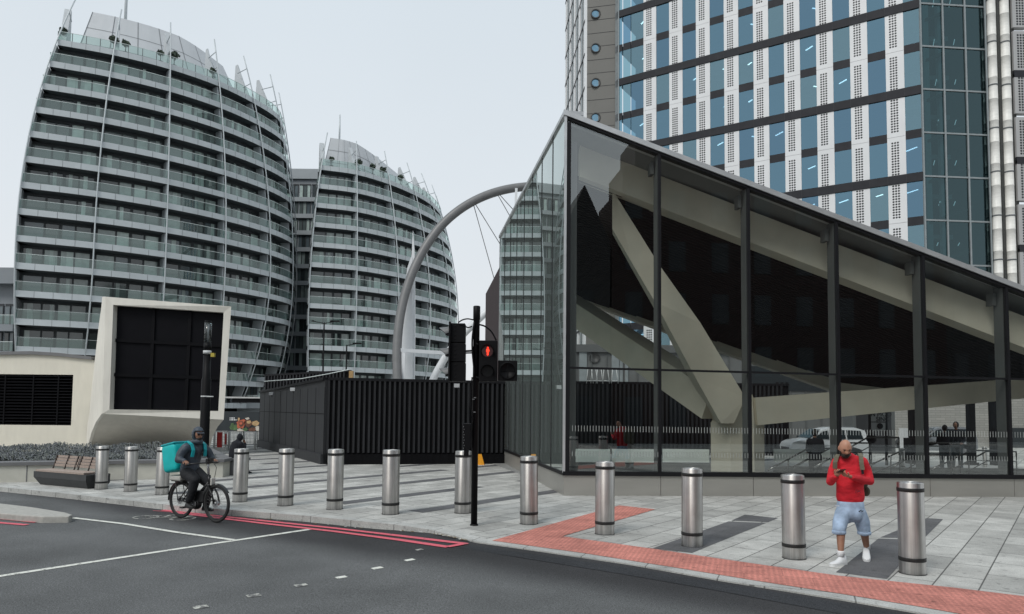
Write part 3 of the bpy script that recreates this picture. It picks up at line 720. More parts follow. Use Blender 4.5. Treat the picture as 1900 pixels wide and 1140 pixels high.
def uvbox(o, fn):
    me = o.data; uvl = me.uv_layers.new(name='UVMap')
    for lp in me.loops: uvl.data[lp.index].uv = fn(me.vertices[lp.vertex_index].co)
E = V((P(1715, 400, 57).x, 57, 0)); DV = V((-1.534, 1, 0)).normalized()
Lp = None
# find left end on column 1147
best = None
for i in range(4000):
    q = E+DV*(i*.01)
    d = q.x/q.y
    if best is None or abs(d-(P(1147, 300, q.y).x/q.y)) < best[0]: best = (abs(d-(P(1147, 300, q.y).x/q.y)), i*.01)
FL = best[1]
NRM = V((-DV.y, DV.x, 0)); NRM = NRM if NRM.y < 0 else -NRM
tr = thing('office_tower', (E.x, E.y, 0), 'tall office tower with blue windows, white punched panels and dark bands on the right', 'office tower')
FH = 3.64; ZB = 17.78; NB = 9; XTRA = 1.2   # XTRA: window width at the near end
bw = (FL-XTRA-1.45)/NB
def FP(s_, z, o=0.0): q = E+DV*s_+NRM*o; return V((q.x, q.y, z))
zlo = ZB-FH*3; nf = 14
def recess(s0, s1, z0, z1, rr, lamp):
    mb = MB(); a, b = FP(s0, z0), FP(s1, z0); h = V((0, 0, z1-z0))
    mb.face([b, a, a+h, b+h], rr.choice(M_BLUES)); o = mb.build('window', tr)
    return o
rr = random.Random(9); far_w = MB()
for k in range(nf):
    zb = ZB+FH*(k-3); z0 = zb+.36; z1 = zb+FH-.36
    # windows
    spans = [(0, XTRA)]+[(XTRA+bw*i+bw*.5, XTRA+bw*(i+1)) for i in range(NB)]+[(XTRA+bw*NB+.06, FL-.55), (FL-.45, FL)]
    for s0, s1 in spans:
        if 1 <= k <= 8: recess(s0, s1, z0, z1, rr, False)
        else: a, b = FP(s0, z0), FP(s1, z0); h = V((0, 0, z1-z0)); far_w.face([b, a, a+h, b+h], rr.choice(M_BLUES))
    joined = (k % 2 == 0)
    # white punched panels
    grp = MB() if not 1 <= k <= 9 else None
    for i in range(NB):
        s0 = XTRA+bw*i; s1 = s0+bw*.5
        mb = grp or MB()
        zz0 = zb+(.36 if joined else -.0); zz1 = zb+FH-(.36 if not joined else -.0)
        h = V((0, 0, zz1-zz0-.025))
        mb.ob(FP(s0, zz0, -.15), FP(s1, zz0, -.15)-FP(s0, zz0, -.15), NRM*.2, h, M_DOT)
        if grp and i < NB-1: continue
        ob = mb.build('punched_panel', tr)
        if grp: tag(ob, kind='stuff')
        off = OFF[ob.name]
        def fn(co, zb=zb, off=off):
            w_ = V(co)+off-E; d_ = w_.dot(DV)-XTRA; n_ = int(max(0, min(NB-1, d_//bw))); cs = XTRA+bw*n_+bw*.25+.10
            return (-(w_.dot(DV)-cs), co.z+off.z-(zb+.36))
        me = ob.data; uvl = me.uv_layers.new(name='UVMap')
        for pl in me.polygons:
            cen = sum((me.vertices[v_].co for v_ in pl.vertices), V((0, 0, 0)))/len(pl.vertices); wc = V(cen)+off-E
            n_ = int(max(0, min(NB-1, (wc.dot(DV)-XTRA+.02)//bw))); cs = XTRA+bw*n_+bw*.25+.10
            for li in pl.loop_indices:
                co = me.vertices[me.loops[li].vertex_index].co; w_ = V(co)+off-E
                uvl.data[li].uv = (-(w_.dot(DV)-cs), co.z+off.z-(zb+.36))
    # dark bands: continuous every second floor, under the windows only on the floors between
    mb = MB()
    if joined:
        mb.ob(FP(0, zb-.36, -.1), FP(FL, 0)-FP(0, 0), NRM*.22, V((0, 0, .72)), M_SPAN)
        for i in range(NB+1):
            for s_ in (XTRA+bw*i, XTRA+bw*(i+.5)): mb.ob(FP(s_-.02, zb-.355, .13), FP(.04, 0)-FP(0, 0), NRM*.005, V((0, 0, .71)), M_JOINT)
    else:
        for s0, s1 in spans:
            mb.ob(FP(s0, zb-.36, -.1), FP(s1, 0)-FP(s0, 0), NRM*.13, V((0, 0, .72)), M_SPAN); mb.build('dark_band', tr); mb = MB()
    if mb.v: mb.build('dark_band', tr)
    # ceiling lamps inside
    mb = MB()
    for i in range(NB+1):
        if rr.random() < .5:
            s_ = XTRA+bw*(i-.30) if i else .5; 
            c = FP(s_, zb+FH-.75, -1.1-rr.random()*.6); dd = (V((1, .25, 0)) if rr.random() < .25 else V((-.35, 1, 0))).normalized()
            mb.ob(c, dd*(.5+.7*rr.random()), V((0, 0, .05)), dd.cross(V((0, 0, 1)))*.11, M_LAMP)
    for i in range(3):
        c = P(1740+35*i+rr.random()*10, 600, 61); c.z = zb+FH-.9; dd = V((.5, 1, 0)).normalized()
        mb.ob(c, dd*1.3, V((0, 0, .04)), dd.cross(V((0, 0, 1)))*.05, M_LAMP2)
    mb.build('ceiling_lamp', tr)
    # floor plate
    mb = MB(); e2 = P(1838, 600, 57.4)
    back = NRM*-9
    a, b = FP(0, zb, -.12), FP(FL, zb, -.12)
    mb.prism([V((a.x, a.y, zb-.25)), V((b.x, b.y, zb-.25)), V((b.x, b.y, zb-.25))+back, V((a.x, a.y, zb-.25))+back], V((0, 0, .4)), M_OFFI)
    mb.build('floor_plate', tr)
mb = MB(); a, b = FP(0, zlo, -4.5), FP(FL, zlo, -4.5); mb.ob(a, b-a, NRM*-.3, V((0, 0, FH*nf)), M_OFFI); mb.build('core_wall', tr)
tag(far_w.build('window', tr), kind='stuff')
# atrium curtain wall
Ex = P(1838, 400, 57.5); E2 = V((Ex.x, Ex.y, 0)); da = (E2-E); 
zt = ZB+FH*(nf-3)
cuts = [0, .34, .68, 1.0]
for k in range(nf):
    zb = ZB+FH*(k-3)
    for i in range(3):
        a = E+da*cuts[i]+V((0, 0, zb)); b = E+da*cuts[i+1]+V((0, 0, zb)); h = V((0, 0, FH))
        mb = MB(); mb.face([a, b, b+h, a+h], M_TEAL); mb.build('atrium_pane', tr)
    mb = MB(); mb.bar(E+V((0, -.04, zb)), E2+V((0, -.04, zb)), .1, .13, M_MUL); mb.build('transom', tr)
for i, c in enumerate(cuts):
    mb = MB(); a = E+da*c; mb.bar(a+V((0, -.06, zlo)), a+V((0, -.06, zt)), .12 if i else .16, .12, M_MUL); mb.build('mullion', tr)
mb = MB(); M_ATR = mat('atrium_dark', (.018, .028, .03), .9, var=.5, scale=.4)
mb.box((E.x+.3, 66, zlo), (E2.x+2, 66.4, zt), M_ATR); mb.box((E2.x+.1, 57.6, zlo), (E2.x+.35, 66, zt), M_ATR)
mb.build('atrium_back_wall', tr)
mb = MB()
for i in range(2): mb.box((E.x+2.6+1.3*i, 61, zlo), (E.x+3.1+1.3*i, 61.4, zt), M_MUL)
for k in range(nf):
    zb = ZB+FH*(k-3); mb.bar((E.x+.5, 62, zb), (E2.x, 60, zb+1.9), .25, .25, M_ATR); mb.box((E.x+.5, 62.5, zb-.2), (E2.x, 63, zb+.2), M_MUL)
mb.build('stair_frame', tr)
# service risers: two pale pipes with collars, dark gaps
for i, (a, b) in enumerate(((1842, 1857), (1866, 1882))):
    p, q = P(a, 400, 57.2), P(b, 400, 57.2); c = (p+q)/2; r = (q.x-p.x)/2
    prof = []; z = zlo-6
    while z < zt: prof += [(r, z), (r, z+1.75), (r*1.03, z+1.76), (r*1.03, z+1.8)]; z += 1.81
    mb = MB(); mb.lathe(prof, (c.x, c.y, 0), M_TUBE, 20); 
    for k in range(int((zt-zlo)/FH)): mb.lathe([(r*1.10, zlo+FH*k+.4), (r*1.10, zlo+FH*k+.5)], (c.x, c.y, 0), M_GAP, 20)
    mb.build('riser_pipe', tr)
mb = MB(); p, q = P(1836, 400, 57.9), P(1892, 400, 57.9); mb.box((p.x, 58, zlo-6), (q.x, 58.4, zt), M_TUBED)
for px in (1861.5, 1887): 
    c = P(px, 400, 57.3); mb.box((c.x-.14, 57.2, zlo-6), (c.x+.14, 57.9, zt), M_TUBED)
mb.build('riser_shaft', tr)
mb = MB(); p = P(1838, 400, 57.2); mb.bar((p.x, 57.2, zlo), (p.x, 57.2, zt), .1, .1, M_MUL); mb.build('mullion', tr)
# grey panelled wing at the right edge
M_DOT2 = dots('punched_panel_grey', (.40, .40, .40), 1.4, .235, 13, .225)
for k in range(nf):
    zb = ZB+FH*(k-3)+1.4; p = P(1890, 400, 57.0)
    mb = MB(); mb.box((p.x, 57, zb+.3), (p.x+1.2, 57.5, zb+FH-.02), M_DOT2); ob = mb.build('punched_panel', tr)
    if k % 2 == 0:
        m2 = MB(); m2.box((p.x, 56.98, zb-.3), (p.x+6, 57.4, zb+.28), M_SPAN); m2.build('dark_band', tr)
    off = OFF[ob.name]; uvbox(ob, lambda co, off=off, px_=p.x, zb=zb: (co.x+off.x-px_-.62, co.z+off.z-zb-.45))
# left return: grey strip with portholes
A1 = P(1088, 400, 73); B1_ = P(1142, 400, 72.3)
mb = MB(); d = V((B1_.x-A1.x, B1_.y-A1.y, 0)); mb.ob((A1.x, A1.y, 0), d, V((0, 8, 0)), V((0, 0, zt)), M_GREYP)
o_ = V((0, -.02, 0))
for k in range(40): mb.ob((A1.x, A1.y-.02, 1.8*k*.8), d, V((0, .02, 0)), V((0, 0, .035)), M_JOINT)
mb.build('porthole_wall', tr)
M_PORT = mat('porthole_glass', (.20, .34, .44), .08, metal=.7)
M_PORTR = mat('porthole_rim', (.05, .05, .05), .5)
for y_ in (-34, 26.5, 90, 154.5, 219):
    c = P(1105, y_, 72.75); mb = MB(); mb.lathe([(.52, -.03), (.52, .12), (.40, .12), (.40, .02)], (c.x, c.y, c.z), M_PORTR, 28, ax=(0, -1, 0), cap=False)
    mb.lathe([(.001, .03), (.44, .03)], (c.x, c.y, c.z), M_PORT, 28, ax=(0, -1, 0), sm=False); mb.build('porthole', tr)
# splayed corner between strip and facade
FLp = FP(FL, 0); mb = MB()
q0 = V((B1_.x, B1_.y, 0)); q1 = V((FLp.x, FLp.y, 0))
mb.face([q0, q1, q1+V((0, 0, zt)), q0+V((0, 0, zt))], M_TEAL); mb.build('corner_glass', tr)
mb = MB()
for k in range(nf): mb.bar(q0+V((0, -.05, ZB+FH*(k-3))), q1+V((0, -.05, ZB+FH*(k-3))), .15, .7, M_SPAN)
for f in (0.05, .5, 1): mb.bar(q0+(q1-q0)*f+V((0, -.1, 0)), q0+(q1-q0)*f+V((0, -.1, zt)), .14, .14, M_MUL)
mb.build('corner_frame', tr)
# far side face with vertical fins
sd = V((-.062, 1, 0)).normalized(); a = V((A1.x, A1.y, 0)); ln = 15.5
mb = MB(); mb.ob(a+V((.05, .1, 0)), sd*ln, V((3, 0, 0)), V((0, 0, zt)), M_SPAN); 
for i in range(9):
    q = a+sd*(ln*i/8.5); mb.ob(q, sd*.9, V((-.22, 0, 0)), V((0, 0, zt)), M_WPAN if i % 2 == 0 else M_MUL)
for k in range(nf*2): mb.ob(a+V((-.26, 0, ZB-11+FH*k)), sd*ln, V((.04, 0, 0)), V((0, 0, .22)), M_JOINT)
mb.build('finned_side_wall', tr)
# podium of the office tower
mb = MB(); p = P(1300, 700, 58)
mb.build if False else None
M_POD = mat('podium_panel', (.22, .23, .235), .6, var=.08, scale=.8)
mb.box((9, 60, 0), (60, 66, zlo-.1), M_POD); mb.build('podium', tr)
# ================================================================= GLASS STATION PAVILION
M_CONC = mat('beam_concrete', (.62, .575, .48), .8, var=.10, scale=1.2, bump=.08, bscale=30, var2=.06, scale2=.4)
M_STEEL = mat('steel_plinth', (.42, .41, .38), .42, metal=.55, var=.07, scale=.9, stretch=(1, 1, 4))
M_BLACK = mat('black_frame', (.010, .010, .012), .5, spec=.2)
M_POST = mat('grey_post', (.11, .115, .115), .6, var=.05)
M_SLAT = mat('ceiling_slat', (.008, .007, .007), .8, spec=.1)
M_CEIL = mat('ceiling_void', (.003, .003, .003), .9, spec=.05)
M_UPST = mat('roof_upstand', (.20, .205, .205), .6, var=.1, scale=.8)
M_EDGE = mat('roof_edge_metal', (.55, .56, .57), .35, metal=.5)
M_PG = glass('pavilion_glass', (.92, .95, .93), 1.2, 1.5, (.9, .93, .93), base=.14)
M_PGS = glass('pavilion_side_glass', (.66, .74, .71), 1.5, 1.6, (.86, .93, .91), base=.20, film=.085)  # pale haze mixed into the colour so the side glass looks lighter
M_TICK = mat('glass_frit', (.42, .44, .43), .8)
M_PALE = mat('pale_parapet', (.88, .93, .90), .6, var=.05)  # near-white colour stands in for light through backlit frosted glass
M_FLOOR = mat('hall_floor', (.28, .28, .27), .5, var=.1, scale=2)
F0 = G(1046, 920); F1 = G(1900, 922.5); fd = (F1-F0).normalized(); FW = 19.0
Bk = G(923, 854); sdv = (Bk-F0); SL = sdv.length; sdv.normalize()
zA = P(1053, 205, F0.y).z; zR = P(1900, 528, F1.y).z; zslope = (zR-zA)/(F1-F0).length
zB = P(927, 438, Bk.y).z
def FR(s_, z, o=0.0): q = F0+fd*s_; return V((q.x-fd.y*o, q.y+fd.x*o, z))     # o>0 goes inside
def ztop(s_): return zA+zslope*s_
def scol(px, py=700):        # distance along the front for an image column
    lo, hi = -1, 30
    for _ in range(40):
        m_ = (lo+hi)/2; q = F0+fd*m_
        if q.x < P(px, py, q.y).x: lo = m_
        else: hi = m_
    return lo
pv = thing('station_entrance', F0, 'glass-walled station entrance with sloping black roof and branching concrete beams', 'station entrance')
zs0 = P(1046, 877, F0.y).z; zs1 = P(1900, 884, F1.y).z
def zsill(s_): return zs0+(zs1-zs0)*s_/(F1-F0).length
# steel plinth in panels
mb = MB(); joints = [0, scol(1226, 900), scol(1398, 900), scol(1562, 900), scol(1726, 900), scol(1882, 900), FW-2.4, FW]
for a, b in zip(joints[:-1], joints[1:]):
    p = [FR(a+.006, -.05, 0), FR(b-.006, -.05, 0), FR(b-.006, zsill(b)-.07, 0), FR(a+.006, zsill(a)-.07, 0)]
    mb.prism(p, V((-fd.y, fd.x, 0))*.3, M_STEEL)
pn = V((sdv.y, -sdv.x, 0)); pn = pn if pn.x > 0 else -pn
for i in range(4):
    a, b = F0+sdv*(SL*i/4+.006), F0+sdv*(SL*(i+1)/4-.006)
    mb.prism([V((a.x, a.y, -.05)), V((b.x, b.y, -.05)), V((b.x, b.y, zs0-.07)), V((a.x, a.y, zs0-.07))], pn*.3, M_STEEL)
mb.build('plinth', pv)
mb = MB()
mb.prism([FR(-.03, zsill(0)-.07, -.04), FR(FW, zsill(FW)-.07, -.04), FR(FW, zsill(FW)+.03, -.04), FR(-.03, zsill(0)+.03, -.04)], V((-fd.y, fd.x, 0))*.3, M_BLACK)
mb.ob(V((F0.x, F0.y, zs0-.069))-pn*.03, sdv*SL, pn*.25, V((0, 0, .08)), M_BLACK)
mb.build('sill', pv)
cols = [1224, 1391, 1556, 1717, 1871]
ss = [scol(c, 690) for c in cols]; ss += [ss[-1]+(ss[-1]-ss[-2])*i for i in (1, 2)]
ed = [0.06]+ss+[FW]
# glass panes: upper and lower of each bay
zt_l = P(1055, 682, F0.y).z; 
def ztr(s_): return zt_l-.012*s_
for i in range(len(ed)-1):
    a, b = ed[i], ed[i+1]
    for nm, lo, hi in (('u', ztr, lambda q: ztop(q)-.12), ('l', zsill, ztr)):
        mb = MB(); mb.face([FR(a, lo(a), .03), FR(b, lo(b), .03), FR(b, hi(b), .03), FR(a, hi(a), .03)], M_PG); mb.build('glass_pane', pv)
for i, s_ in enumerate(ss):
    if ztop(s_) < 1: continue
    mb = MB(); h = ztop(s_)-.12-zsill(s_)
    mb.ob(FR(s_-.035, zsill(s_), -.03), fd*.07, V((-fd.y, fd.x, 0))*.09, V((0, 0, h)), M_BLACK)
    mb.ob(FR(s_-.045, zsill(s_)+.01, .07), fd*.09, V((-fd.y, fd.x, 0))*.32, V((0, 0, h-.05)), M_POST)
    zb_ = ztop(s_)-.62
    mb.ob(FR(s_-.16, zb_, .25), fd*.09, V((-fd.y, fd.x, 0))*.25, V((0, 0, .32)), M_POST)
    mb.build('mullion', pv)
mb = MB(); mb.prism([FR(.1, ztr(.1)-.03, -.02), FR(FW, ztr(FW)-.03, -.02), FR(FW, ztr(FW)+.02, -.02), FR(.1, ztr(.1)+.02, -.02)], V((-fd.y, fd.x, 0))*.06, M_BLACK); mb.build('transom', pv)
# corner post: light edge, black frame and grey post behind the glass
mb = MB(); mb.ob(FR(-.035, zs0, -.035), fd*.06, V((-fd.y, fd.x, 0))*.06, V((0, 0, zA-zs0)), M_EDGE)
mb.ob(FR(.03, zs0, -.02), fd*.10, V((-fd.y, fd.x, 0))*.06, V((0, 0, zA-zs0-.3)), M_BLACK)
mb.ob(FR(.16, zs0, .25), fd*.16, V((-fd.y, fd.x, 0))*.25, V((0, 0, zA-zs0-.7)), M_POST); mb.build('corner_post', pv)
# dots on the glass at two heights
for zc0, hh in ((P(1060, 795, F0.y).z, .07), (P(1060, 842, F0.y).z, .06)):
    mb = MB(); s_ = .2
    while s_ < 13.5:
        zc = zc0-.006*s_; mb.face([FR(s_, zc-hh, .02), FR(s_+.011, zc-hh, .02), FR(s_+.011, zc+hh, .02), FR(s_, zc+hh, .02)], M_TICK)
        s_ += .072
    tag(mb.build('safety_dots', pv), kind='stuff')

# side wall: eight tall panes
M_FINL = mat('pale_glass_fin', (.34, .36, .355), .5, var=.05)
for i in range(8):
    f0, f1 = i/8, (i+1)/8; a, b = F0+sdv*SL*f0, F0+sdv*SL*f1
    for (l0, l1, h0, h1) in ((zs0, zs0, ztr(0), ztr(0)), (ztr(0), ztr(0), zA+(zB-zA)*f0-.05, zA+(zB-zA)*f1-.05)):
        mb = MB(); mb.face([V((b.x, b.y, l1)), V((a.x, a.y, l0)), V((a.x, a.y, h0)), V((b.x, b.y, h1))], M_PGS); mb.build('glass_pane', pv)
    if i:
        mb = MB(); mb.ob(V((a.x, a.y, zs0))+pn*.06, sdv*.16, pn*.34, V((0, 0, zA+(zB-zA)*f0-zs0-.1)), M_FINL)
        mb.ob(V((a.x, a.y, zs0))-pn*.012, sdv*.035, pn*.02, V((0, 0, zA+(zB-zA)*f0-zs0-.05)), M_BLACK); mb.build('mullion', pv)
mb = MB(); b = F0+sdv*SL; mb.ob(V((b.x, b.y, zs0)), sdv*.08, pn*.35, V((0, 0, zB-zs0)), M_UPST); mb.build('corner_post', pv)
# roof edge trim
mb = MB()
mb.prism([FR(-.06, ztop(0)-.13, -.07), FR(FW, ztop(FW)-.13, -.07), FR(FW, ztop(FW), -.07), FR(-.06, ztop(0), -.07)], V((-fd.y, fd.x, 0))*.5, M_EDGE)
mb.prism([FR(-.02, ztop(0)-.21, -.03), FR(FW, ztop(FW)-.21, -.03), FR(FW, ztop(FW)-.132, -.03), FR(-.02, ztop(0)-.132, -.03)], V((-fd.y, fd.x, 0))*.2, M_BLACK)
p0 = V((F0.x, F0.y, zA))-pn*.05; p1 = V((b.x, b.y, zB))-pn*.05
mb.prism([p0, p1, p1-V((0, 0, .10)), p0-V((0, 0, .10))], pn*.5, M_EDGE); mb.build('roof_edge', pv)
# roof deck and slatted soffit; the roof stops along the right-hand branch and the rear beam
def soff_xy(x_, y_): return P(1090, 338, 18.6).z+zslope*(x_-1.97)/fd.x-.10*(y_-18.6)
RB = [(15.6, 17.9), (15.3, 21.2), (P(1660, 720, 26.3).x, 26.3), (P(1560, 710, 27.9).x, 27.9), (P(1055, 540, 29.7).x, 29.7)]
def xright(y_):
    for (x0_, y0_), (x1_, y1_) in zip(RB[:-1], RB[1:]):
        if y0_ <= y_ <= y1_: return x0_+(x1_-x0_)*(y_-y0_)/(y1_-y0_)
    return RB[-1][0]
def xleft(y_): 
    f = (y_-F0.y)/(Bk.y-F0.y); x_ = F0.x+(Bk.x-F0.x)*f+.35
    return x_ if y_ < Bk.y else Bk.x+.35+(y_-Bk.y)*.3
mb = MB(); dk = [V((F0.x+.1, F0.y+.3, zA-.16)), FR(FW, ztop(FW)-.14, .3), V((19, 19.5, 2.9)), V((15.5, 21.4, soff_xy(15.3, 21.2)+.5)), V((RB[2][0], 26.4, soff_xy(*RB[2])+.45)), V((RB[4][0], 29.9, soff_xy(*RB[4])+.4)), V((xleft(29), 29.8, soff_xy(xleft(29), 29.8)+.4)), V((Bk.x+.25, Bk.y, zB-.16))]
cdk = V((6, 22, soff_xy(6, 22)+.75))
for i in range(len(dk)): mb.face([dk[i], dk[(i+1) % len(dk)], cdk], M_UPST)
mb.build('roof_deck', pv)
for yA, yB, nm in ((18.7, 21.2, 0), (21.2, 25.6, 0), (25.6, 29.6, 0)):
    pass
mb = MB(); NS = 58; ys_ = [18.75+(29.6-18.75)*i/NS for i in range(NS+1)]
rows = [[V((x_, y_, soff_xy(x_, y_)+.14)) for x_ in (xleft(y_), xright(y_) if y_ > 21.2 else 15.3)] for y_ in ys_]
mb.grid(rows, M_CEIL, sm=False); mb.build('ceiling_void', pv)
mb = MB()
for y_ in ys_[:-1]:
    a0 = V((xleft(y_), y_, soff_xy(xleft(y_), y_))); xr_ = xright(y_) if y_ > 21.2 else 15.3; b0 = V((xr_, y_, soff_xy(xr_, y_)))
    mb.ob(a0, b0-a0, V((0, .055, 0)), V((0, 0, .11)), M_SLAT)
mb.build('slatted_ceiling', pv)
mb = MB()
for (x0_, y0_), (x1_, y1_) in zip(RB[1:-2], RB[2:-1]):
    p_, q_ = V((x0_, y0_, soff_xy(x0_, y0_)-.06)), V((x1_, y1_, soff_xy(x1_, y1_)-.06)); mb.prism([p_, q_, q_+V((0, 0, .6)), p_+V((0, 0, .6))], V((.12, .05, 0)), M_SLAT)
mb.build('edge_board', pv)
# upstand between roof edge and the front beam
mb = MB()
def thick(pl, Y, dep, m, mb_): mb_.prism([P(a, b_, Y) for a, b_ in pl], V((0, dep, 0)), m)
# front beam
mb = MB(); yb = 18.45
tp = [(1076, 269), (1215, 321), (1382, 386), (1544, 450), (1702, 516), (1857, 571), (1980, 618)]
bt = [(1076, 328), (1215, 376), (1382, 440), (1544, 502), (1702, 568), (1857, 627), (1980, 676)]
TPp = [P(a, b_, yb) for a, b_ in (tp[0], tp[-1])]; BTp = [P(a, b_, yb) for a, b_ in (bt[0], bt[-1])]
ext = (TPp[1]-TPp[0]); extb = (BTp[1]-BTp[0])
mb.prism([TPp[0], TPp[1]+ext*.6, BTp[1]+extb*.6, BTp[0]], V((0, .55, 0)), M_CONC)
mb.build('front_beam', pv)
mb = MB(); mb.prism([P(1073, 225, 18.0), P(1073, 268, 18.0), P(1980, 616, 18.0), P(1980, 570, 18.0)], V((0, .05, 0)), M_UPST)
mb.build('roof_upstand', pv) if False else None
# back beam along the soffit
mb = MB(); bb_ = [(1055, 528, 29.7), (1215, 587, 29.1), (1320, 625, 28.7), (1560, 709, 27.9), (1668, 724, 26.2)]
up_ = [P(*q) for q in bb_]; dn_ = [P(q[0], q[1]+(21 if i < 4 else 14), q[2]) for i, q in enumerate(bb_)]
for i in range(4):
    a_, b__, c_, d_ = up_[i], up_[i+1], dn_[i+1], dn_[i]; e_ = V((0, .5, 0))
    mb.face([d_, c_, b__, a_], M_CONC); mb.face([d_+e_, c_+e_, c_, d_], M_CONC); mb.face([a_, b__, b__+e_, a_+e_], M_CONC); mb.face([a_+e_, b__+e_, c_+e_, d_+e_], M_CONC)
mb.build('rear_beam', pv)
# branching column
mb = MB(); yc = 19.9
stem = [(1320, 884), (1320, 782), (1338, 715), (1382, 736), (1400, 740), (1420, 788), (1420, 884)]
cx = P(1370, 860, yc+.4).x; 
def hexa(w_, d): return [(-w_, -d*.15), (-w_*.45, -d), (w_*.42, -d), (w_, -d*.2), (w_*.6, d), (-w_*.6, d)]
hx = hexa(.76, .55); zt0 = P(1370, 786, yc).z; zt1 = P(1370, 735, yc).z
base = [V((cx+a, yc+.55+b_, 0)) for a, b_ in hx]; mid = [V((v.x, v.y, zt0)) for v in base]
topc = [V((cx+a*.98, yc+.55+b_*.8, zz_)) for (a, b_), zz_ in zip(hx, (zt0+.02, zt0+.15, zt1+.05, zt0+.02, zt1, zt0+.3))]
n = 6
for A_, B_ in ((base, mid), (mid, topc)):
    for k in range(n): mb.face([A_[k], A_[(k+1) % n], B_[(k+1) % n], B_[k]], M_CONC)
mb.face(topc, M_CONC)
mb.build('column', pv)
def limb(c0, c1, w0, w1, h0, h1, m=M_CONC):
    """tapering box beam from c0 to c1, side faces vertical"""
    d = (c1-c0); hz = V((d.x, d.y, 0)).normalized(); sd_ = V((-hz.y, hz.x, 0)); dn = d.normalized(); u = sd_.cross(dn).normalized(); u = u if u.z > 0 else -u
    ra = [c0+sd_*w0/2*a+u*h0/2*b_ for a, b_ in ((-1, -1), (1, -1), (1, 1), (-1, 1))]; rb = [c1+sd_*w1/2*a+u*h1/2*b_ for a, b_ in ((-1, -1), (1, -1), (1, 1), (-1, 1))]
    mb_ = MB()
    for k in range(4): mb_.face([ra[k], ra[(k+1) % 4], rb[(k+1) % 4], rb[k]], m)
    mb_.face(ra[::-1], m); mb_.face(rb, m); return mb_
# main diagonal strut: a deep member leaning up and left
mb = MB()
lo_ = [(1338, 786), (1290, 700), (1215, 560), (1175, 492), (1136, 425)]; hi_ = [(1362, 786), (1383, 738), (1300, 600), (1222, 490), (1136, 352)]
ya = [19.6, 19.4, 19.0, 18.9, 18.75]; dep = [1.0, 1.0, .8, .7, .6]
for k in range(4):
    a0, a1, b0, b1 = P(*lo_[k], ya[k]), P(*lo_[k+1], ya[k+1]), P(*hi_[k], ya[k]), P(*hi_[k+1], ya[k+1])
    D0, D1 = V((.1, dep[k], 0)), V((.1, dep[k+1], 0))
    mb.face([a0, b0, b1, a1], M_CONC); mb.face([b0+D0, a0+D0, a1+D1, b1+D1], M_CONC); mb.face([a0+D0, a0, a1, a1+D1], M_CONC); mb.face([b0, b0+D0, b1+D1, b1], M_CONC)
a0, b0 = P(*lo_[0], ya[0]), P(*hi_[0], ya[0]); mb.face([b0, a0, a0+V((.1, 1, 0)), b0+V((.1, 1, 0))], M_CONC)
mb.build('diagonal_strut', pv)
m_ = limb(P(1330, 752, 20.3), P(1040, 558, 28.2), .8, .8, .86, .86); m_.build('branch_beam', pv)
m_ = limb(P(1392, 764, 20.3), P(2060, 706, 21.6), .8, .7, .76, .52); m_.build('branch_beam', pv)
# hall floor and pale parapets of the stairwell
mb = MB(); mb.prism([FR(.3, .0, .31), FR(FW, .0, .31), FR(FW, .0, 12), FR(-1.8, .0, 12)], V((0, 0, .02)), M_FLOOR); mb.build('hall_floor', pv)
for (a, b_, y0_) in ((1003, 1012, 21.3), (1036, 1044, 21.0), (1066, 1132, 20.8), (1136, 1216, 20.8), (1230, 1316, 20.8), (1437, 1500, 21.0), (1504, 1540, 21.0)):
    p, q = P(a, 834, y0_), P(b_, 834, y0_); z1 = P(a, 833.5, y0_).z; z0 = P(a, 858, y0_).z
    mb = MB(); mb.box((p.x, y0_, z0), (q.x, y0_+.08, z1), M_PALE); mb.build('parapet_panel', pv)
mb = MB(); p, q = P(1060, 860, 20.8), P(1320, 860, 20.8); mb.box((p.x, 20.75, 0), (q.x, 20.9, P(1100, 858, 20.8).z-.0), M_POST); 
p, q = P(1436, 860, 21), P(1900, 860, 21); mb.box((p.x, 20.95, 0), (q.x, 21.1, P(1500, 866, 21).z), M_POST); mb.build('parapet_base', pv)
M_HR = mat('handrail_steel', (.35, .35, .35), .25, metal=.9); M_HRB = mat('handrail_black', (.02, .02, .02), .4)
for i, (a, b_, yy) in enumerate((((1425, 873), (1500, 832), 20.2), ((1470, 868), (1560, 822), 20.6), ((1510, 868), (1610, 812), 19.9), ((1600, 870), (1705, 822), 20.2), ((1655, 868), (1725, 828), 20.6), ((1728, 872), (1802, 836), 20.2), ((1765, 873), (1830, 838), 20.6))):
    mb = MB(); p, q = P(*a, yy), P(*b_, yy); e = q+V((.9, .05, 0)); mb.tube([p, q, e], .022, M_HRB, 8)
    mb.tube([p, p+(q-p)*.22], .032, M_HR, 8)
    for f in (.5,): 
        c = p+(q-p)*f; mb.tube([c, V((c.x, c.y, 0))], .02, M_HRB, 6)
    c = e; mb.tube([c, V((c.x, c.y, 0))], .018, M_HRB, 6); lw = V((0, 0, -.28)); mb.tube([p+lw, q+lw, e+lw], .014, M_HRB, 6)
    mb.build('handrail', pv)
M_STRIP = mat('strip_lamp', (1, 1, 1), .5, emit=(.9, .95, 1, 2.2))
mb = MB()
for (px, py, Y, l_) in ((962, 590, 27, .1), (975, 590, 26, .16), (1004, 590, 24, .3), (1040, 591, 22, .35)):
    pass
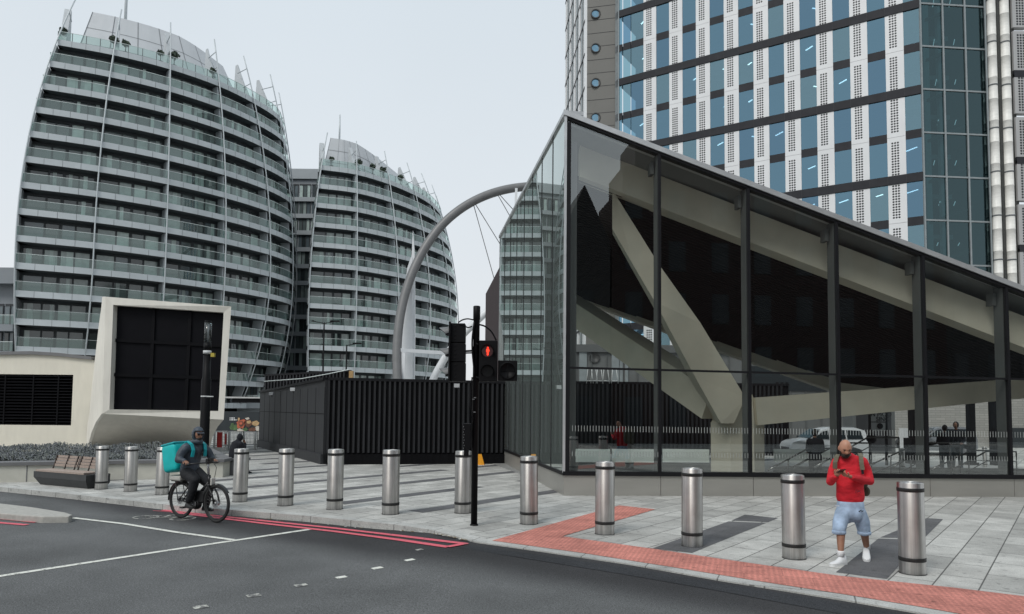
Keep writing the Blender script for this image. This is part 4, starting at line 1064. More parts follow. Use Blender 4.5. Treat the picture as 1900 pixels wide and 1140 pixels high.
# dark ribbed panel wall of the pavilion running on behind the glass side
M_RIB = mat('dark_brown_panel', (.055, .040, .042), .6, var=.1)
mb = MB(); a = V((Bk.x, Bk.y, 0)); c = P(899, 700, 33.0); c.z = 0; za = P(925, 492, Bk.y+.2).z; zc = P(900, 546, 33.0).z
a = a+V((.03, .25, 0))
dd = c-a
for i in range(16):
    p = a+dd*i/16; q = a+dd*(i+.78)/16; z0 = za+(zc-za)*i/16; z1 = za+(zc-za)*(i+.78)/16
    mb.prism([p, q, V((q.x, q.y, z1)), V((p.x, p.y, z0))], V((.12, .02, 0)), M_RIB)
mb.prism([a+V((.07, 0, 0)), c+V((.07, 0, 0)), V((c.x+.07, c.y, zc-.02)), V((a.x+.07, a.y, za-.02))], V((.5, .1, 0)), M_BLACK)
# wall returns along the rear of the hall
mb.build('ribbed_side_wall', pv)

# ================================================================= STEEL ARCH
M_ARCH = mat('arch_steel', (.17, .17, .172), .45, metal=.1, var=.08, scale=2)
M_WHS = mat('white_steel', (.70, .72, .74), .45, var=.04)
ar = thing('gateway_arch', P(742, 740, 58)+V((0, 0, -3)), 'large grey tubular steel arch with white mast and cables between tower and station', 'arch')
ap = [(752, 790), (741, 740), (737, 690), (737, 640), (742, 590), (752, 545), (768, 500), (790, 458), (818, 420), (852, 390), (890, 368), (930, 354), (972, 347), (1020, 345), (1070, 352), (1120, 372)]
pts = [P(a, b_, 58+.4*i) for i, (a, b_) in enumerate(ap)]
fine = [crom(pts, i/4) for i in range((len(pts)-1)*4+1)]
mb = MB(); mb.tube(fine, .385, M_ARCH, 20); mb.build('arch_tube', ar)
pts = [P(a, b_, 62-.1*i) for i, (a, b_) in enumerate([(796, 720), (815, 682), (842, 640), (872, 608), (905, 578), (950, 548), (1010, 520)])]
fine2 = [crom(pts, i/4) for i in range((len(pts)-1)*4+1)]
mb = MB(); mb.tube(fine2, .32, M_WHS, 16); mb.build('arch_tube', ar)
mb = MB(); mb.bar(P(742, 650, 59), P(836, 656, 61), .17, .3, M_WHS); 
mb.bar(P(750, 655, 59), P(748, 715, 59), .2, .2, M_WHS); mb.build('tie_beam', ar)
# thin white mast, pointed
mb = MB(); y_ = 61.5
mb.prism([P(757, 760, y_), P(756, 540, y_), P(764, 470, y_), P(766, 428, y_), P(769, 470, y_), P(770, 600, y_), P(768, 760, y_)], V((0, .4, 0)), M_WHS)
y_ = 60.8; mb.prism([P(733, 740, y_), P(755, 500, y_), P(762, 478, y_), P(765, 478, y_), P(765, 740, y_)], V((0, .18, 0)), M_WHS); mb.build('mast', ar)
for a, b_ in (((877, 374), (912, 500)), ((879, 374), (929, 455)), ((921, 357), (950, 408)), ((923, 357), (960, 398)), ((956, 350), (957, 372))):
    mb = MB(); q0_, q1_ = P(*a, 62), P(*b_, 64); q1_ = q0_+(q1_-q0_)*1.75; mb.tube([q0_, q1_], .036, M_ARCH, 5); mb.build('cable', ar)
mb = MB(); mb.bar(P(958, 350, 62), P(957, 385, 62), .22, .22, M_WHS); mb.build('hanger', ar)

# ================================================================= HOARDINGS
M_HB = mat('hoarding_black', (.005, .005, .006), .7, var=.4, scale=2, spec=.1, stretch=(3, 3, .3))
M_HG = mat('hoarding_flat', (.026, .0275, .031), .6, var=.22, scale=2, stretch=(2.5, 2.5, .25))
M_HR1 = mat('hoarding_rib', (.026, .027, .030), .6, var=.3, spec=.2, stretch=(3, 3, .3))
hc = G(605, 862); hr = G(921, 860.5); hl = G(480, 829)
def hoard(label, a, b, zt_a, zt_b, ribs, cat='hoarding', base=True, rib_m=None, flat=None):
    root = thing('hoarding', a, label, cat); d = b-a; ln = d.length; u = d.normalized(); nn = V((u.y, -u.x, 0)); nn = nn if nn.dot(V((0, -1, 0))) > 0 or abs(nn.y) < .05 else -nn
    if nn.dot(V((0, 0, 0))-a) < 0: nn = -nn
    mb = MB(); mb.prism([a, b, V((b.x, b.y, zt_b)), V((a.x, a.y, zt_a))], -nn*.12, flat or M_HB); mb.build('backing_board', root)
    if ribs:
        mb = MB(); n_ = int(ln/ribs)
        for i in range(n_):
            p = a+u*(ribs*i); f = i/n_; zt_ = zt_a+(zt_b-zt_a)*f
            mb.ob(V((p.x, p.y, .42 if base else .0)), u*ribs*.42, nn*.07, V((0, 0, zt_-(.42 if base else .0)-.06)), rib_m or M_HR1)
        mb.build('ribs', root)
    else:
        mb = MB(); n_ = max(1, int(ln/1.22))
        for i in range(n_+1): p = a+u*(ln*i/n_); mb.ob(V((p.x, p.y, 0))+nn*.001, u*.02, nn*.006, V((0, 0, min(zt_a, zt_b)-.05)), M_HB)
        mb.ob(V((a.x, a.y, zt_a*.58))+nn*.001, d*.999, nn*.008, V((0, 0, .02)), M_HB); mb.build('board_joint', root)
    mb = MB(); mb.prism([V((a.x, a.y, zt_a-.07))+nn*.08, V((b.x, b.y, zt_b-.07))+nn*.08, V((b.x, b.y, zt_b+.03))+nn*.08, V((a.x, a.y, zt_a+.03))+nn*.08], -nn*.24, M_BLACK); mb.build('capping', root)
    if base:
        mb = MB(); mb.prism([a+nn*.10, b+nn*.10, V((b.x, b.y, .36))+nn*.10, V((a.x, a.y, .36))+nn*.10], -nn*.2, M_HG if not ribs else M_HB)
        mb.build('kickboard', root)
    return root, u, nn
z1_ = P(605, 702, hc.y).z; z2_ = P(922, 709, hr.y).z; z3_ = P(480, 727, hl.y).z
h1, u1, n1 = hoard('black ribbed hoarding facing the road behind the traffic signal', hc, hr+V((0.40, 0, 0)), z1_, z2_, .182)
h2, u2, n2 = hoard('flat dark grey hoarding panels receding left of the black ribbed hoarding', hc+V((-.12, .05, 0)), hl, z1_, z3_, 0, flat=M_HG)
M_FL = mat('floodlight_grey', (.42, .43, .44), .5)
def flood(px, py, Y, lab):
    th = thing('floodlight', P(px, py, Y), lab, 'floodlight', 'floodlights on the hoardings'); c = P(px, py, Y)
    mb = MB(); mb.box(c+V((-.1, -.1, -.07)), c+V((.1, .0, .07)), M_FL); mb.build('lamp_head', th, bevel=.01); mb = MB(); mb.box(c+V((-.02, 0, -.12)), c+V((.02, .1, -.03)), M_BLACK); mb.build('bracket', th)
flood(848, 716, 25.9, 'small grey floodlight on the black ribbed hoarding behind the signal head')
flood(544, 723, 29.5, 'small grey floodlight on the flat hoarding nearest its corner'); flood(504, 731, 32.9, 'small grey floodlight on the flat hoarding at its far left')
# taller slatted screen behind
a = P(490, 800, 41); b_ = P(646, 800, 37.5); 
h3, u3, n3 = hoard('dark slatted screen rising behind the flat hoarding', V((a.x, a.y, 0)), V((b_.x, b_.y, 0)), P(490, 696, 41).z, P(646, 688, 37.5).z, .26, base=False)
mb = MB(); mb.tube([P(490, 708, 36), P(560, 703, 34), P(610, 694, 32.5), P(648, 686, 31.5)], .022, M_RAIL, 5)
o = mb.build('cable'); tag(o, 'pale cable slung above the flat hoarding to the timber post', 'cable')
mb = MB(); M_WOOD = mat('raw_timber', (.42, .27, .12), .7, var=.25, scale=8, stretch=(4, 4, .6)); p = P(651, 703, 31.5); mb.box(p+V((-.09, 0, -2.6)), p+V((.09, .15, .35)), M_WOOD); o = mb.build('timber_post'); tag(o, 'short raw timber post standing above the black hoarding', 'post')
# hoarding behind the station hall, seen through the glass
a = V((P(1062, 780, 33.5).x-2.2, 33.5, 0)); b_ = V((P(1322, 780, 33.5).x, 33.5, 0))
h4, u4, n4 = hoard('black ribbed hoarding seen through the station glass behind the column', a, b_+V((3.6, 0, 0)), P(1100, 709, 33.5).z, P(1300, 712, 33.5).z, .20, base=False)
# white folded frames on top of that hoarding
M_CH = mat('white_frame_metal', (.8, .82, .82), .4)
labs = ['white folding trestle frame on the hoarding, leftmost of the row', 'white folding trestle frame on the hoarding, second of the row', 'white folding trestle frame on the hoarding, third of the row', 'white folding trestle frame on the hoarding, fourth of the row', 'white folding trestle frame standing apart at the right of the row']
for i, px in enumerate((1094, 1102, 1112, 1124, 1140)):
    c = P(px, 712, 33.35); th = thing('trestle', c, labs[i], 'trestle frame', 'white trestle frames on the hoarding')
    mb = MB(); w_ = .16
    for s_ in (-1, 1): mb.tube([c+V((s_*w_, -.1, 0)), c+V((s_*w_*.55, 0, .68))], .018, M_CH, 5)
    mb.tube([c+V((-w_*.55, 0, .68)), c+V((w_*.55, 0, .68))], .018, M_CH, 5); mb.tube([c+V((-w_*.9, -.08, .12)), c+V((w_*.9, -.08, .12))], .018, M_CH, 5); mb.build('leg_frame', th)
# ================================================================= CONCRETE VENT STRUCTURES (left)
M_CREAM = mat('cream_concrete', (.70, .665, .57), .75, var=.05, scale=2.5, stretch=(1.6, 1.6, .5), var2=.06, scale2=.3, bump=.05, bscale=20)
M_CREAM2 = mat('cream_concrete_frame', (.70, .675, .61), .75, var=.06, scale=2.5, stretch=(1.6, 1.6, .5), var2=.06, scale2=.4)
M_SCR = mat('screen_black', (.005, .005, .007), .5, spec=.1); M_SCRR = mat('screen_rib', (.0065, .0065, .008), .6, spec=.08)
M_CAP = mat('grey_coping', (.16, .16, .165), .6, var=.1)
lw = thing('vent_building', G(60, 837), 'low cream concrete wall with large black louvre at the far left', 'vent building')
YW = G(60, 837).y; a = P(-160, 800, YW); b = P(172, 800, YW)
mb = MB(); tl = [(-160, 656), (0, 659), (60, 658), (110, 661), (172, 668)]
pl = [V((a.x, YW, 0)), V((b.x+.3, YW, 0))]+[P(x_, y_, YW) for x_, y_ in tl[::-1]]
# opening for the louvre
x0, x1 = P(-60, 740, YW).x, P(134, 740, YW).x; zt_, zb_ = P(60, 695, YW).z, P(60, 789, YW).z
tops = {x_: P(x_, y_, YW) for x_, y_ in tl}
mb.box((a.x, YW, 0), (x0, YW+3, zt_), M_CREAM); mb.box((x0, YW, 0), (x1, YW+3, zb_), M_CREAM); mb.box((x1, YW, 0), (b.x+.3, YW+3, zt_), M_CREAM)
mb.prism([V((a.x, YW, zt_)), V((b.x+.3, YW, zt_))]+[P(x_, y_, YW) for x_, y_ in tl[::-1]], V((0, 3, 0)), M_CREAM); mb.build('wall', lw)
mb = MB()
for i in range(len(tl)-1):
    p, q = P(*tl[i], YW), P(*tl[i+1], YW); mb.prism([p, q, q+V((0, 0, .14)), p+V((0, 0, .14))], V((0, 3.2, 0)), M_CAP); 
mb.xf(Matrix.Translation((0, -.12, 0))); mb.build('coping', lw)
mb = MB(); z = zb_; mb.box((x0, YW+.35, zb_), (x1, YW+.4, zt_), M_SCR)
while z < zt_-.05: mb.prism([V((x0, YW+.02, z)), V((x0, YW+.30, z+.10)), V((x0, YW+.30, z+.13)), V((x0, YW+.02, z+.03))], V((x1-x0, 0, 0)), M_SCRR); z += .135
for f in (.35, .62, .86): xx = x0+(x1-x0)*f; mb.box((xx-.03, YW+.005, zb_), (xx+.03, YW+.02, zt_), M_SCRR)
mb.build('louvre', lw)
cw = thing('vent_cowl', G(290, 838), 'flared cream concrete cowl framing a big black gridded screen', 'vent cowl')
YL, YR = 29.4, 30.2
def FCp(u, v):      # u 0..1 left-right, v 0..1 bottom-top on the front frame plane
    o = {(0, 0): P(190, 768, YL), (1, 0): P(415, 779, YR), (0, 1): P(196, 551, YL), (1, 1): P(429, 569, YR)}
    return o[(0, 0)]*(1-u)*(1-v)+o[(1, 0)]*u*(1-v)+o[(0, 1)]*(1-u)*v+o[(1, 1)]*u*v
i_ = {'bl': P(203, 760, YL), 'br': P(405, 763, YR), 'tl': P(210, 566, YL), 'tr': P(415, 580, YR)}
dn = V((0.0, 1, 0))
mb = MB(); o00, o10, o11, o01 = FCp(0, 0), FCp(1, 0), FCp(1, 1), FCp(0, 1)
for q in ((o00, o10, i_['br'], i_['bl']), (o10, o11, i_['tr'], i_['br']), (o11, o01, i_['tl'], i_['tr']), (o01, o00, i_['bl'], i_['tl'])): mb.face(list(q), M_CREAM2)
rd = dn*.32
for p, q in ((i_['bl'], i_['br']), (i_['br'], i_['tr']), (i_['tr'], i_['tl']), (i_['tl'], i_['bl'])): mb.face([p, q, q+rd, p+rd], M_CREAM2)
# left flank, flaring down and back to the ground
rear = [P(194, 551, YL+4), P(190, 575, YL+3.6), P(185, 600, YL+3.2), P(178, 650, YL+2.8), P(173, 690, YL+2.5), P(169, 730, YL+2.3), P(166, 768, YL+2.1)]
front = [o01+(o00-o01)*f for f in (0, .11, .23, .46, .64, .82, 1)]
rows = []
for f, r_ in zip(front, rear): rows.append([f+(r_-f)*t+V((-.12*math.sin(t*3.1416), 0, 0)) for t in (0, .25, .5, .75, 1)])
cl = [P(190, 768, YL), P(179, 784, YL+.3), P(171, 803, YL+.9), P(166, 822, YL+1.4), P(164.5, 840, YL+1.7)]
cr = [P(166, 768, YL+2.1), P(162.5, 785, YL+2.1), P(161, 803, YL+2.1), P(160.5, 822, YL+2.1), P(160, 840, YL+2.1)]
for f, r_ in list(zip(cl, cr))[1:]: rows.append([f+(r_-f)*t for t in (0, .25, .5, .75, 1)])
mb.grid(rows, M_CREAM2, flip=False)
# top, right flank
rb_ = V((-3.4, 5, -.5)); mb.face([o01, o11, o11+rb_, rear[0]+V((0, 1, 0)), rear[0]], M_CREAM2); mb.face([o10, o10+rb_, o11+rb_, o11], M_CREAM2)
# hollow curved underside
und = []
crr = [P(415, 779, YR), P(404, 792, YR+.4), P(395, 810, YR+.9), P(390, 828, YR+1.4), P(388, 846, YR+1.7)]
for l_, r_ in zip(cl, crr): und.append([l_+(r_-l_)*t+V((0, (1.6)*max(0, math.sin(t*math.pi))**.7*((l_-cl[0]).length/3), 0)) for t in [i/16 for i in range(17)]])
mb.grid(und, M_CREAM2, flip=True)
mb.build('shell', cw)
mb = MB()
for i in range(len(cl)-1):
    p, q = cl[i], cl[i+1]; mb.face([p+V((-.02, -.02, 0)), q+V((-.02, -.02, 0)), q+V((.10, -.03, 0)), p+V((.14, -.03, 0.02))], M_CREAM2)
mb.build('lower_rim', cw)
mb = MB(); mb.face([i_['bl']+rd, i_['br']+rd, i_['tr']+rd, i_['tl']+rd], M_SCR)
def IP(u, v): return (i_['bl']*(1-u)*(1-v)+i_['br']*u*(1-v)+i_['tl']*(1-u)*v+i_['tr']*u*v)+rd
for k in (1/3, 2/3):
    mb.bar(IP(k, 0)-dn*.04, IP(k, 1)-dn*.04, .14, .06, M_SCRR, up=(0, 1, 0)); mb.bar(IP(0, k)-dn*.05, IP(1, k)-dn*.05, .06, .14, M_SCRR)
mb.build('screen', cw)
# ---------------------------------------------------------------- planter wall and its low planting
M_PWALL = mat('planter_concrete', (.56, .55, .49), .85, var=.12, scale=3, var2=.10, scale2=.6, bump=.1)
p0, p1 = G(-140, 899), G(30, 895.5); p2 = G(413, 886); p3 = p2+V((-2.7, 5.5, 0))
pw = thing('planter', p1, 'long low concrete planter wall with dark coping behind the bench and bollards', 'planter')
mb = MB(); mb.prism([p0, p2, p2+V((-.0, .5, 0)), p0+V((0, .5, 0))], V((0, 0, .44)), M_PWALL); mb.prism([p2+V((-.35, .5, 0)), p2+V((0, .5, 0)), p3, p3+V((-.35, 0, 0))], V((0, 0, .44)), M_PWALL)
mb.build('wall', pw)
mb = MB(); mb.prism([p0+V((0, -.05, .44)), p2+V((.05, -.05, .44)), p2+V((.05, .55, .44)), p0+V((0, .55, .44))], V((0, 0, .085)), M_CAP)
mb.prism([p2+V((-.4, .55, .44)), p2+V((.05, .55, .44)), p3+V((.05, 0, .44)), p3+V((-.4, 0, .44))], V((0, 0, .085)), M_CAP); mb.build('coping', pw)
mb = MB()
for px in (66, 235, 322):
    q = G(px, 892); f = (q.x-p0.x)/(p2.x-p0.x); q = p0+(p2-p0)*f; mb.box(q+V((-.012, -.008, .0)), q+V((.012, .004, .44)), M_CAP)
mb.build('wall_joint', pw)
M_SH = mat('grey_groundcover', (.17, .18, .19), .8, var=.5, scale=5); M_SH2 = mat('green_groundcover', (.18, .195, .18), .8, var=.4, scale=5)
mb = MB(); rr = random.Random(8)
soil = mat('soil', (.03, .028, .025), .95, var=.3, scale=5)
mb.prism([p0+V((0, .5, .38)), p2+V((-.4, .5, .38)), p2+V((-4.4, 8.5, .38)), p0+V((0, 9.5, .38))], V((0, 0, .02)), soil)
for i in range(9000):
    f = rr.random(); g = rr.random()**1.6; base = p0+(p2-p0)*f; c = base+V((-.45-g*4.1, .6+g*8.0, .42))
    if c.y > YW-.5 and c.x < -18: continue
    h = .08+.10*rr.random()+.04*math.sin(c.x*2.1)+.03*math.sin(c.x*5+c.y*3)
    an = rr.random()*6.28; dr = V((math.cos(an), math.sin(an)*.6, 0))*(.10+.10*rr.random()); wd = V((-dr.y, dr.x, 0)).normalized()*(.010+.016*rr.random())
    t = c+dr+V((0, 0, h*.75)); m1 = c+dr*.45+V((0, 0, h)); m = M_SH if rr.random() < .6 else M_SH2
    mb.face([c-wd*.6, c+wd*.6, m1+wd, m1-wd], m); mb.face([m1-wd, m1+wd, t], m)
tag(mb.build('ground_planting'), 'dark grey-green strappy ground planting filling the concrete planter', 'ground cover', kind='stuff')
# ---------------------------------------------------------------- bench
M_BB = mat('bench_base', (.050, .052, .054), .7, var=.12, scale=6, bump=.1)
M_BW = mat('bench_timber', (.36, .29, .25), .75, var=.3, scale=6, stretch=(1.5, 12, 12)); M_BST = mat('bench_bracket', (.05, .035, .03), .5)
b0, b1 = G(64, 899.5), G(154, 908); bu = (b1-b0).normalized(); bn = V((-bu.y, bu.x, 0)); bn = bn if bn.y > 0 else -bn; bl_ = (b1-b0).length
bench = thing('bench', b0, 'bench with faceted dark concrete base and weathered slatted timber back', 'bench')
def BP(u, v, z): return b0+bu*u+bn*v+V((0, 0, z))
mb = MB(); prof = [(.10, 0), (0.0, .20), (0.0, .34), (.62, .34), (.62, .12), (.55, 0)]
A_ = [BP(.08 if z < .1 else -.06, v, z) for v, z in prof]; B_ = [BP(bl_+.02 if z < .1 else bl_+.10, v, z) for v, z in prof]
for k in range(6): mb.face([A_[k], A_[(k+1) % 6], B_[(k+1) % 6], B_[k]][::-1], M_BB)
mb.face(A_, M_BB); mb.face(B_[::-1], M_BB); mb.build('base', bench)
mb = MB()
for k in range(4): mb.ob(BP(.0, .01+.105*k, .345), bu*(bl_-.02), bn*.09, V((0, 0, .045)), M_BW)
mb.build('seat', bench)
mb = MB()
for k in range(4):
    z = .45+.072*k; v = .46+.028*k; mb.ob(BP(.03, v, z), bu*(bl_*.5-.05), bn*.025+V((0, 0, .0)), V((0, 0, .062)), M_BW); mb.ob(BP(bl_*.5+.03, v, z), bu*(bl_*.5-.04), bn*.025, V((0, 0, .062)), M_BW)
mb.build('backrest', bench)
for u in (.03, bl_*.26, bl_*.46, bl_*.54, bl_*.75, bl_*.95):
    mb = MB(); mb.bar(BP(u, .42, .36), BP(u, .54, .735), .022, .03, M_BST); mb.build('bracket', bench)
# dark granite seat block where the hooded person sits
q = G(414, 882); blk = thing('seat_block', q, 'dark grey stone seat block at the end of the planter', 'seat block')
mb = MB(); mb.box((q.x, q.y, 0), (q.x+.55, q.y+.55, .42), M_CAP); mb.build('block', blk, bevel=.015); mb = MB(); mb.box((q.x-.1, q.y-.03, .425), (q.x+.60, q.y+.58, .50), M_CAP); mb.build('seat_slab', blk, bevel=.01)
SEATB = q
# ---------------------------------------------------------------- bollards
M_SS = None
def steel():
    m, t, n, l, b = _new('brushed_steel'); b.inputs['Metallic'].default_value = 1; b.inputs['Roughness'].default_value = .30
    b.inputs['Anisotropic'].default_value = .9; b.inputs['Anisotropic Rotation'].default_value = .25; tg = n.new('ShaderNodeTangent'); tg.direction_type = 'RADIAL'; tg.axis = 'Z'; l.new(tg.outputs[0], b.inputs['Tangent'])
    tc = n.new('ShaderNodeTexCoord'); oi = n.new('ShaderNodeObjectInfo'); ad = n.new('ShaderNodeVectorMath'); ad.operation = 'ADD'
    l.new(tc.outputs['Object'], ad.inputs[0]); mr0 = n.new('ShaderNodeMath'); mr0.operation = 'MULTIPLY'; mr0.inputs[1].default_value = 30; l.new(oi.outputs['Random'], mr0.inputs[0]); l.new(mr0.outputs[0], ad.inputs[1])
    mp = n.new('ShaderNodeMapping'); mp.inputs['Scale'].default_value = (16, 16, .25); l.new(ad.outputs[0], mp.inputs[0])
    nz = n.new('ShaderNodeTexNoise'); nz.inputs['Scale'].default_value = 1.5; nz.inputs['Detail'].default_value = 5; l.new(mp.outputs[0], nz.inputs['Vector'])
    n2 = n.new('ShaderNodeTexNoise'); n2.inputs['Scale'].default_value = 3.5; n2.inputs['Detail'].default_value = 4; l.new(ad.outputs[0], n2.inputs['Vector'])
    mr = n.new('ShaderNodeMapRange'); mr.inputs['From Min'].default_value = .3; mr.inputs['From Max'].default_value = .7; mr.inputs['To Min'].default_value = .50; mr.inputs['To Max'].default_value = .84; l.new(nz.outputs['Fac'], mr.inputs['Value'])
    m2 = n.new('ShaderNodeMapRange'); m2.inputs['From Min'].default_value = .3; m2.inputs['From Max'].default_value = .7; m2.inputs['To Min'].default_value = .88; m2.inputs['To Max'].default_value = 1.1; l.new(n2.outputs['Fac'], m2.inputs['Value'])
    sp = n.new('ShaderNodeSeparateXYZ'); l.new(tc.outputs['Object'], sp.inputs[0])
    dt = n.new('ShaderNodeMapRange'); dt.inputs['From Min'].default_value = 0; dt.inputs['From Max'].default_value = .10; dt.inputs['To Min'].default_value = .82; dt.inputs['To Max'].default_value = 1; l.new(sp.outputs['Z'], dt.inputs['Value'])   # road dirt splashed on the foot
    k = n.new('ShaderNodeMath'); k.operation = 'MULTIPLY'; l.new(mr.outputs[0], k.inputs[0]); l.new(m2.outputs[0], k.inputs[1])
    k2 = n.new('ShaderNodeMath'); k2.operation = 'MULTIPLY'; l.new(k.outputs[0], k2.inputs[0]); l.new(dt.outputs[0], k2.inputs[1])
    vs = n.new('ShaderNodeVectorMath'); vs.operation = 'SCALE'; vs.inputs[0].default_value = (1.0, .975, .94); l.new(k2.outputs[0], vs.inputs['Scale']); l.new(vs.outputs[0], b.inputs['Base Color'])
    rr_ = n.new('ShaderNodeMapRange'); rr_.inputs['To Min'].default_value = .50; rr_.inputs['To Max'].default_value = .62; l.new(n2.outputs['Fac'], rr_.inputs['Value']); l.new(rr_.outputs[0], b.inputs['Roughness'])
    return m
M_SS = steel(); M_BAND = mat('rubber_band', (.012, .012, .012), .5)
BH = 1.18; BR = .158
def proto_bollard():
    th = thing('bollard', (0, 0, 0), 'x', 'bollard', 'stainless steel bollards along the kerb', local=True)
    mb = MB(); mb.lathe([(BR, 0), (BR, BH-.012), (BR-.004, BH-.004), (BR-.012, BH)], (0, 0, 0), M_SS, 48); mb.build('post', th)
    for z0, z1 in ((BH*.140, BH*.182), (BH*.900, BH*.942)):
        mb = MB(); mb.lathe([(BR+.003, z0), (BR+.005, z0+.004), (BR+.005, z1-.004), (BR+.003, z1)], (0, 0, 0), M_BAND, 48); mb.build('black_band', th)
    mb = MB(); mb.lathe([(BR+.008, .001), (BR+.006, .008)], (0, 0, 0), M_BAND, 32); mb.build('base_seal', th)
    return th
BOL = [(187.5, 911, 826, 'bollard immediately right of the timber-backed bench'), (242, 915, 827, 'second bollard right of the bench, in front of the planter'), (300.5, 921, 828, 'bollard half hidden behind the cyclist and turquoise bag'),
       (445, 934, 831, 'bollard just right of the cyclist front wheel'), (529.5, 941, 831, 'bollard in front of the flat grey hoarding'), (621, 948, 832, 'bollard in front of the outer corner of the hoardings'),
       (724.5, 957, 833, 'bollard in front of the middle of the black ribbed hoarding'), (858.5, 955, 835, 'bollard immediately left of the black traffic signal pole'), (981.5, 975, 845, 'bollard between signal pole and station corner, by the red tactile paving'),
       (1122, 994, 855, 'bollard standing inside the corner of the red tactile paving'), (1284, 1016, 867, 'bollard standing on the first dark granite band'), (1473.5, 1039, 879, 'bollard immediately left of the man in the red sweater'), (1693.5, 1067, 893, 'largest bollard, nearest the camera, right of the man in red')]
pb = proto_bollard()
for i, (px, pyb, pyt, lab) in enumerate(BOL):
    g = G(px, pyb-3.2); hpx = pyb-pyt; z = P(px, pyt+2, g.y).z; o = pb if i == 0 else copy_tree(pb)
    o.location = g; s_ = z/BH; o.scale = (s_, s_, s_); o['label'] = lab; o.rotation_euler = (R((i*37 % 11-5)*.07), R((i*53 % 13-6)*.07), i*1.3)
# ================================================================= TRAFFIC SIGNAL
M_SIG = mat('signal_black', (.006, .006, .007), .55, spec=.12); M_SIGP = mat('signal_pole', (.004, .004, .005), .5, var=.2, spec=.15)
M_LENS = mat('dark_lens', (.008, .008, .009), .4, spec=.2); M_VIS = mat('visor_grey', (.16, .165, .17), .5); M_RED = mat('lit_red_figure', (1, .05, .02), .5, emit=(1, .035, .015, 2.2)); M_REDG = mat('red_glow_lens', (.10, .004, .004), .3)
g = G(879.5, 975); Yp = g.y
ts = thing('traffic_signal', g, 'black traffic signal pole with side-on signal head and lit red pedestrian figure', 'traffic signal')
topz = P(883, 568, Yp).z
mb = MB(); mb.lathe([(.057, 0), (.057, topz-.25), (.064, topz-.24), (.064, topz-.01), (.05, topz)], g, M_SIGP, 20); mb.build('pole', ts)
mb = MB(); mb.lathe([(.075, 0), (.07, .02), (.058, .03)], g, M_SIGP, 20); mb.build('base_collar', ts)
# vehicle head seen from its side: three stacked boxes, visors pointing left
mb = MB(); Yh = Yp-.05
for (ya, yb_) in ((600, 635.5), (636.5, 671.5), (672.5, 708)):
    p, q = P(836, yb_, Yh), P(863, ya, Yh); mb.box(p+V((0, -.02, .004)), q+V((0, .28, -.004)), M_SIG)
    for k in range(4): mb.box(V((p.x+.06, Yh-.028, p.z+.05+.075*k)), V((p.x+.10, Yh-.02, p.z+.075+.075*k)), M_SIGP)
p, q = P(832, 708, Yh), P(837, 598, Yh); mb.box(p+V((0, -.10, 0)), q+V((0, .36, 0)), M_SIG)
mb.build('signal_head', ts, bevel=.008)
for yc_ in (616, 655, 692):
    mb = MB(); c = P(833, yc_, Yh)+V((0, .12, 0)); rr_ = .105; n_ = 14
    rows = []
    for k in range(n_+1):
        t = math.pi*(-.12)+math.pi*1.24*k/n_; ln_ = .19*(.35+.65*max(0, math.sin(t)))
        o0 = V((0, math.cos(t)*rr_, math.sin(t)*rr_)); rows.append([c+o0, c+o0+V((-ln_, 0, -.02))])
    mb.grid(rows, M_VIS); mb.grid([[r[0]+V((0, 0, -.006)), r[1]+V((0, 0, -.006))] for r in rows], M_SIG, flip=True); mb.build('visor', ts)
# pedestrian head
mb = MB(); p, q = P(888, 708, Yp-.16), P(923, 632, Yp-.16); pa, qa = p, q
mb.box(V((p.x, Yp-.16, p.z)), V((q.x, Yp+.04, q.z)), M_SIG); mb.build('pedestrian_head', ts, bevel=.012)
for i, yc_ in enumerate((652, 689)):
    c = P(904.5, yc_, Yp-.165); mb = MB(); rr_ = .118
    mb.lathe([(.001, .004), (.10, .004)], c, M_REDG if i == 0 else M_LENS, 26, ax=(0, -1, 0), sm=False); mb.build('lens', ts)
    rows = []
    for k in range(19):
        t = math.pi*(-.2)+math.pi*1.4*k/18; ln_ = .16*(.3+.7*max(0, math.sin(t))); o0 = V((math.cos(t)*rr_, 0, math.sin(t)*rr_)); rows.append([c+o0, c+o0+V((0, -ln_, -.01))])
    mb = MB(); mb.grid(rows, M_SIG); mb.grid([[r[0]*1+V((0, 0, -.004)), r[1]+V((0, 0, -.004))] for r in rows], M_SIG, flip=True); mb.build('visor', ts)
c = P(905, 652, Yp-.185); mb = MB(); f = lambda x_, z_: c+V((x_*.95, 0, z_*.95))
mb.lathe([(.001, .0), (.014, .0)], f(0, .066), M_RED, 12, ax=(0, -1, 0), sm=False)
mb.prism([f(-.022, .046), f(.022, .046), f(.030, .0), f(.018, -.012), f(.012, -.075), f(-.014, -.075), f(-.016, -.012), f(-.030, .0)], V((0, .003, 0)), M_RED); mb.build('red_figure', ts)
# push-in audible unit box at the right
mb = MB(); p, q = P(924, 707, Yp-.06), P(960, 669.5, Yp-.06); mb.box(V((p.x, Yp-.1, p.z)), V((q.x, Yp+.10, q.z)), M_SIG); mb.build('square_unit', ts, bevel=.01)
c = P(942, 688, Yp-.105); mb = MB(); mb.lathe([(.145, .0), (.15, .02), (.135, .03), (.132, .006), (.001, .004)], c, M_SIGP, 30, ax=(0, -1, 0)); mb.bar(c+V((-.12, -.012, 0)), c+V((.12, -.012, 0)), .01, .01, M_SIG); mb.bar(c+V((0, -.012, -.12)), c+V((0, -.012, .12)), .01, .01, M_SIG); mb.build('round_cover', ts)
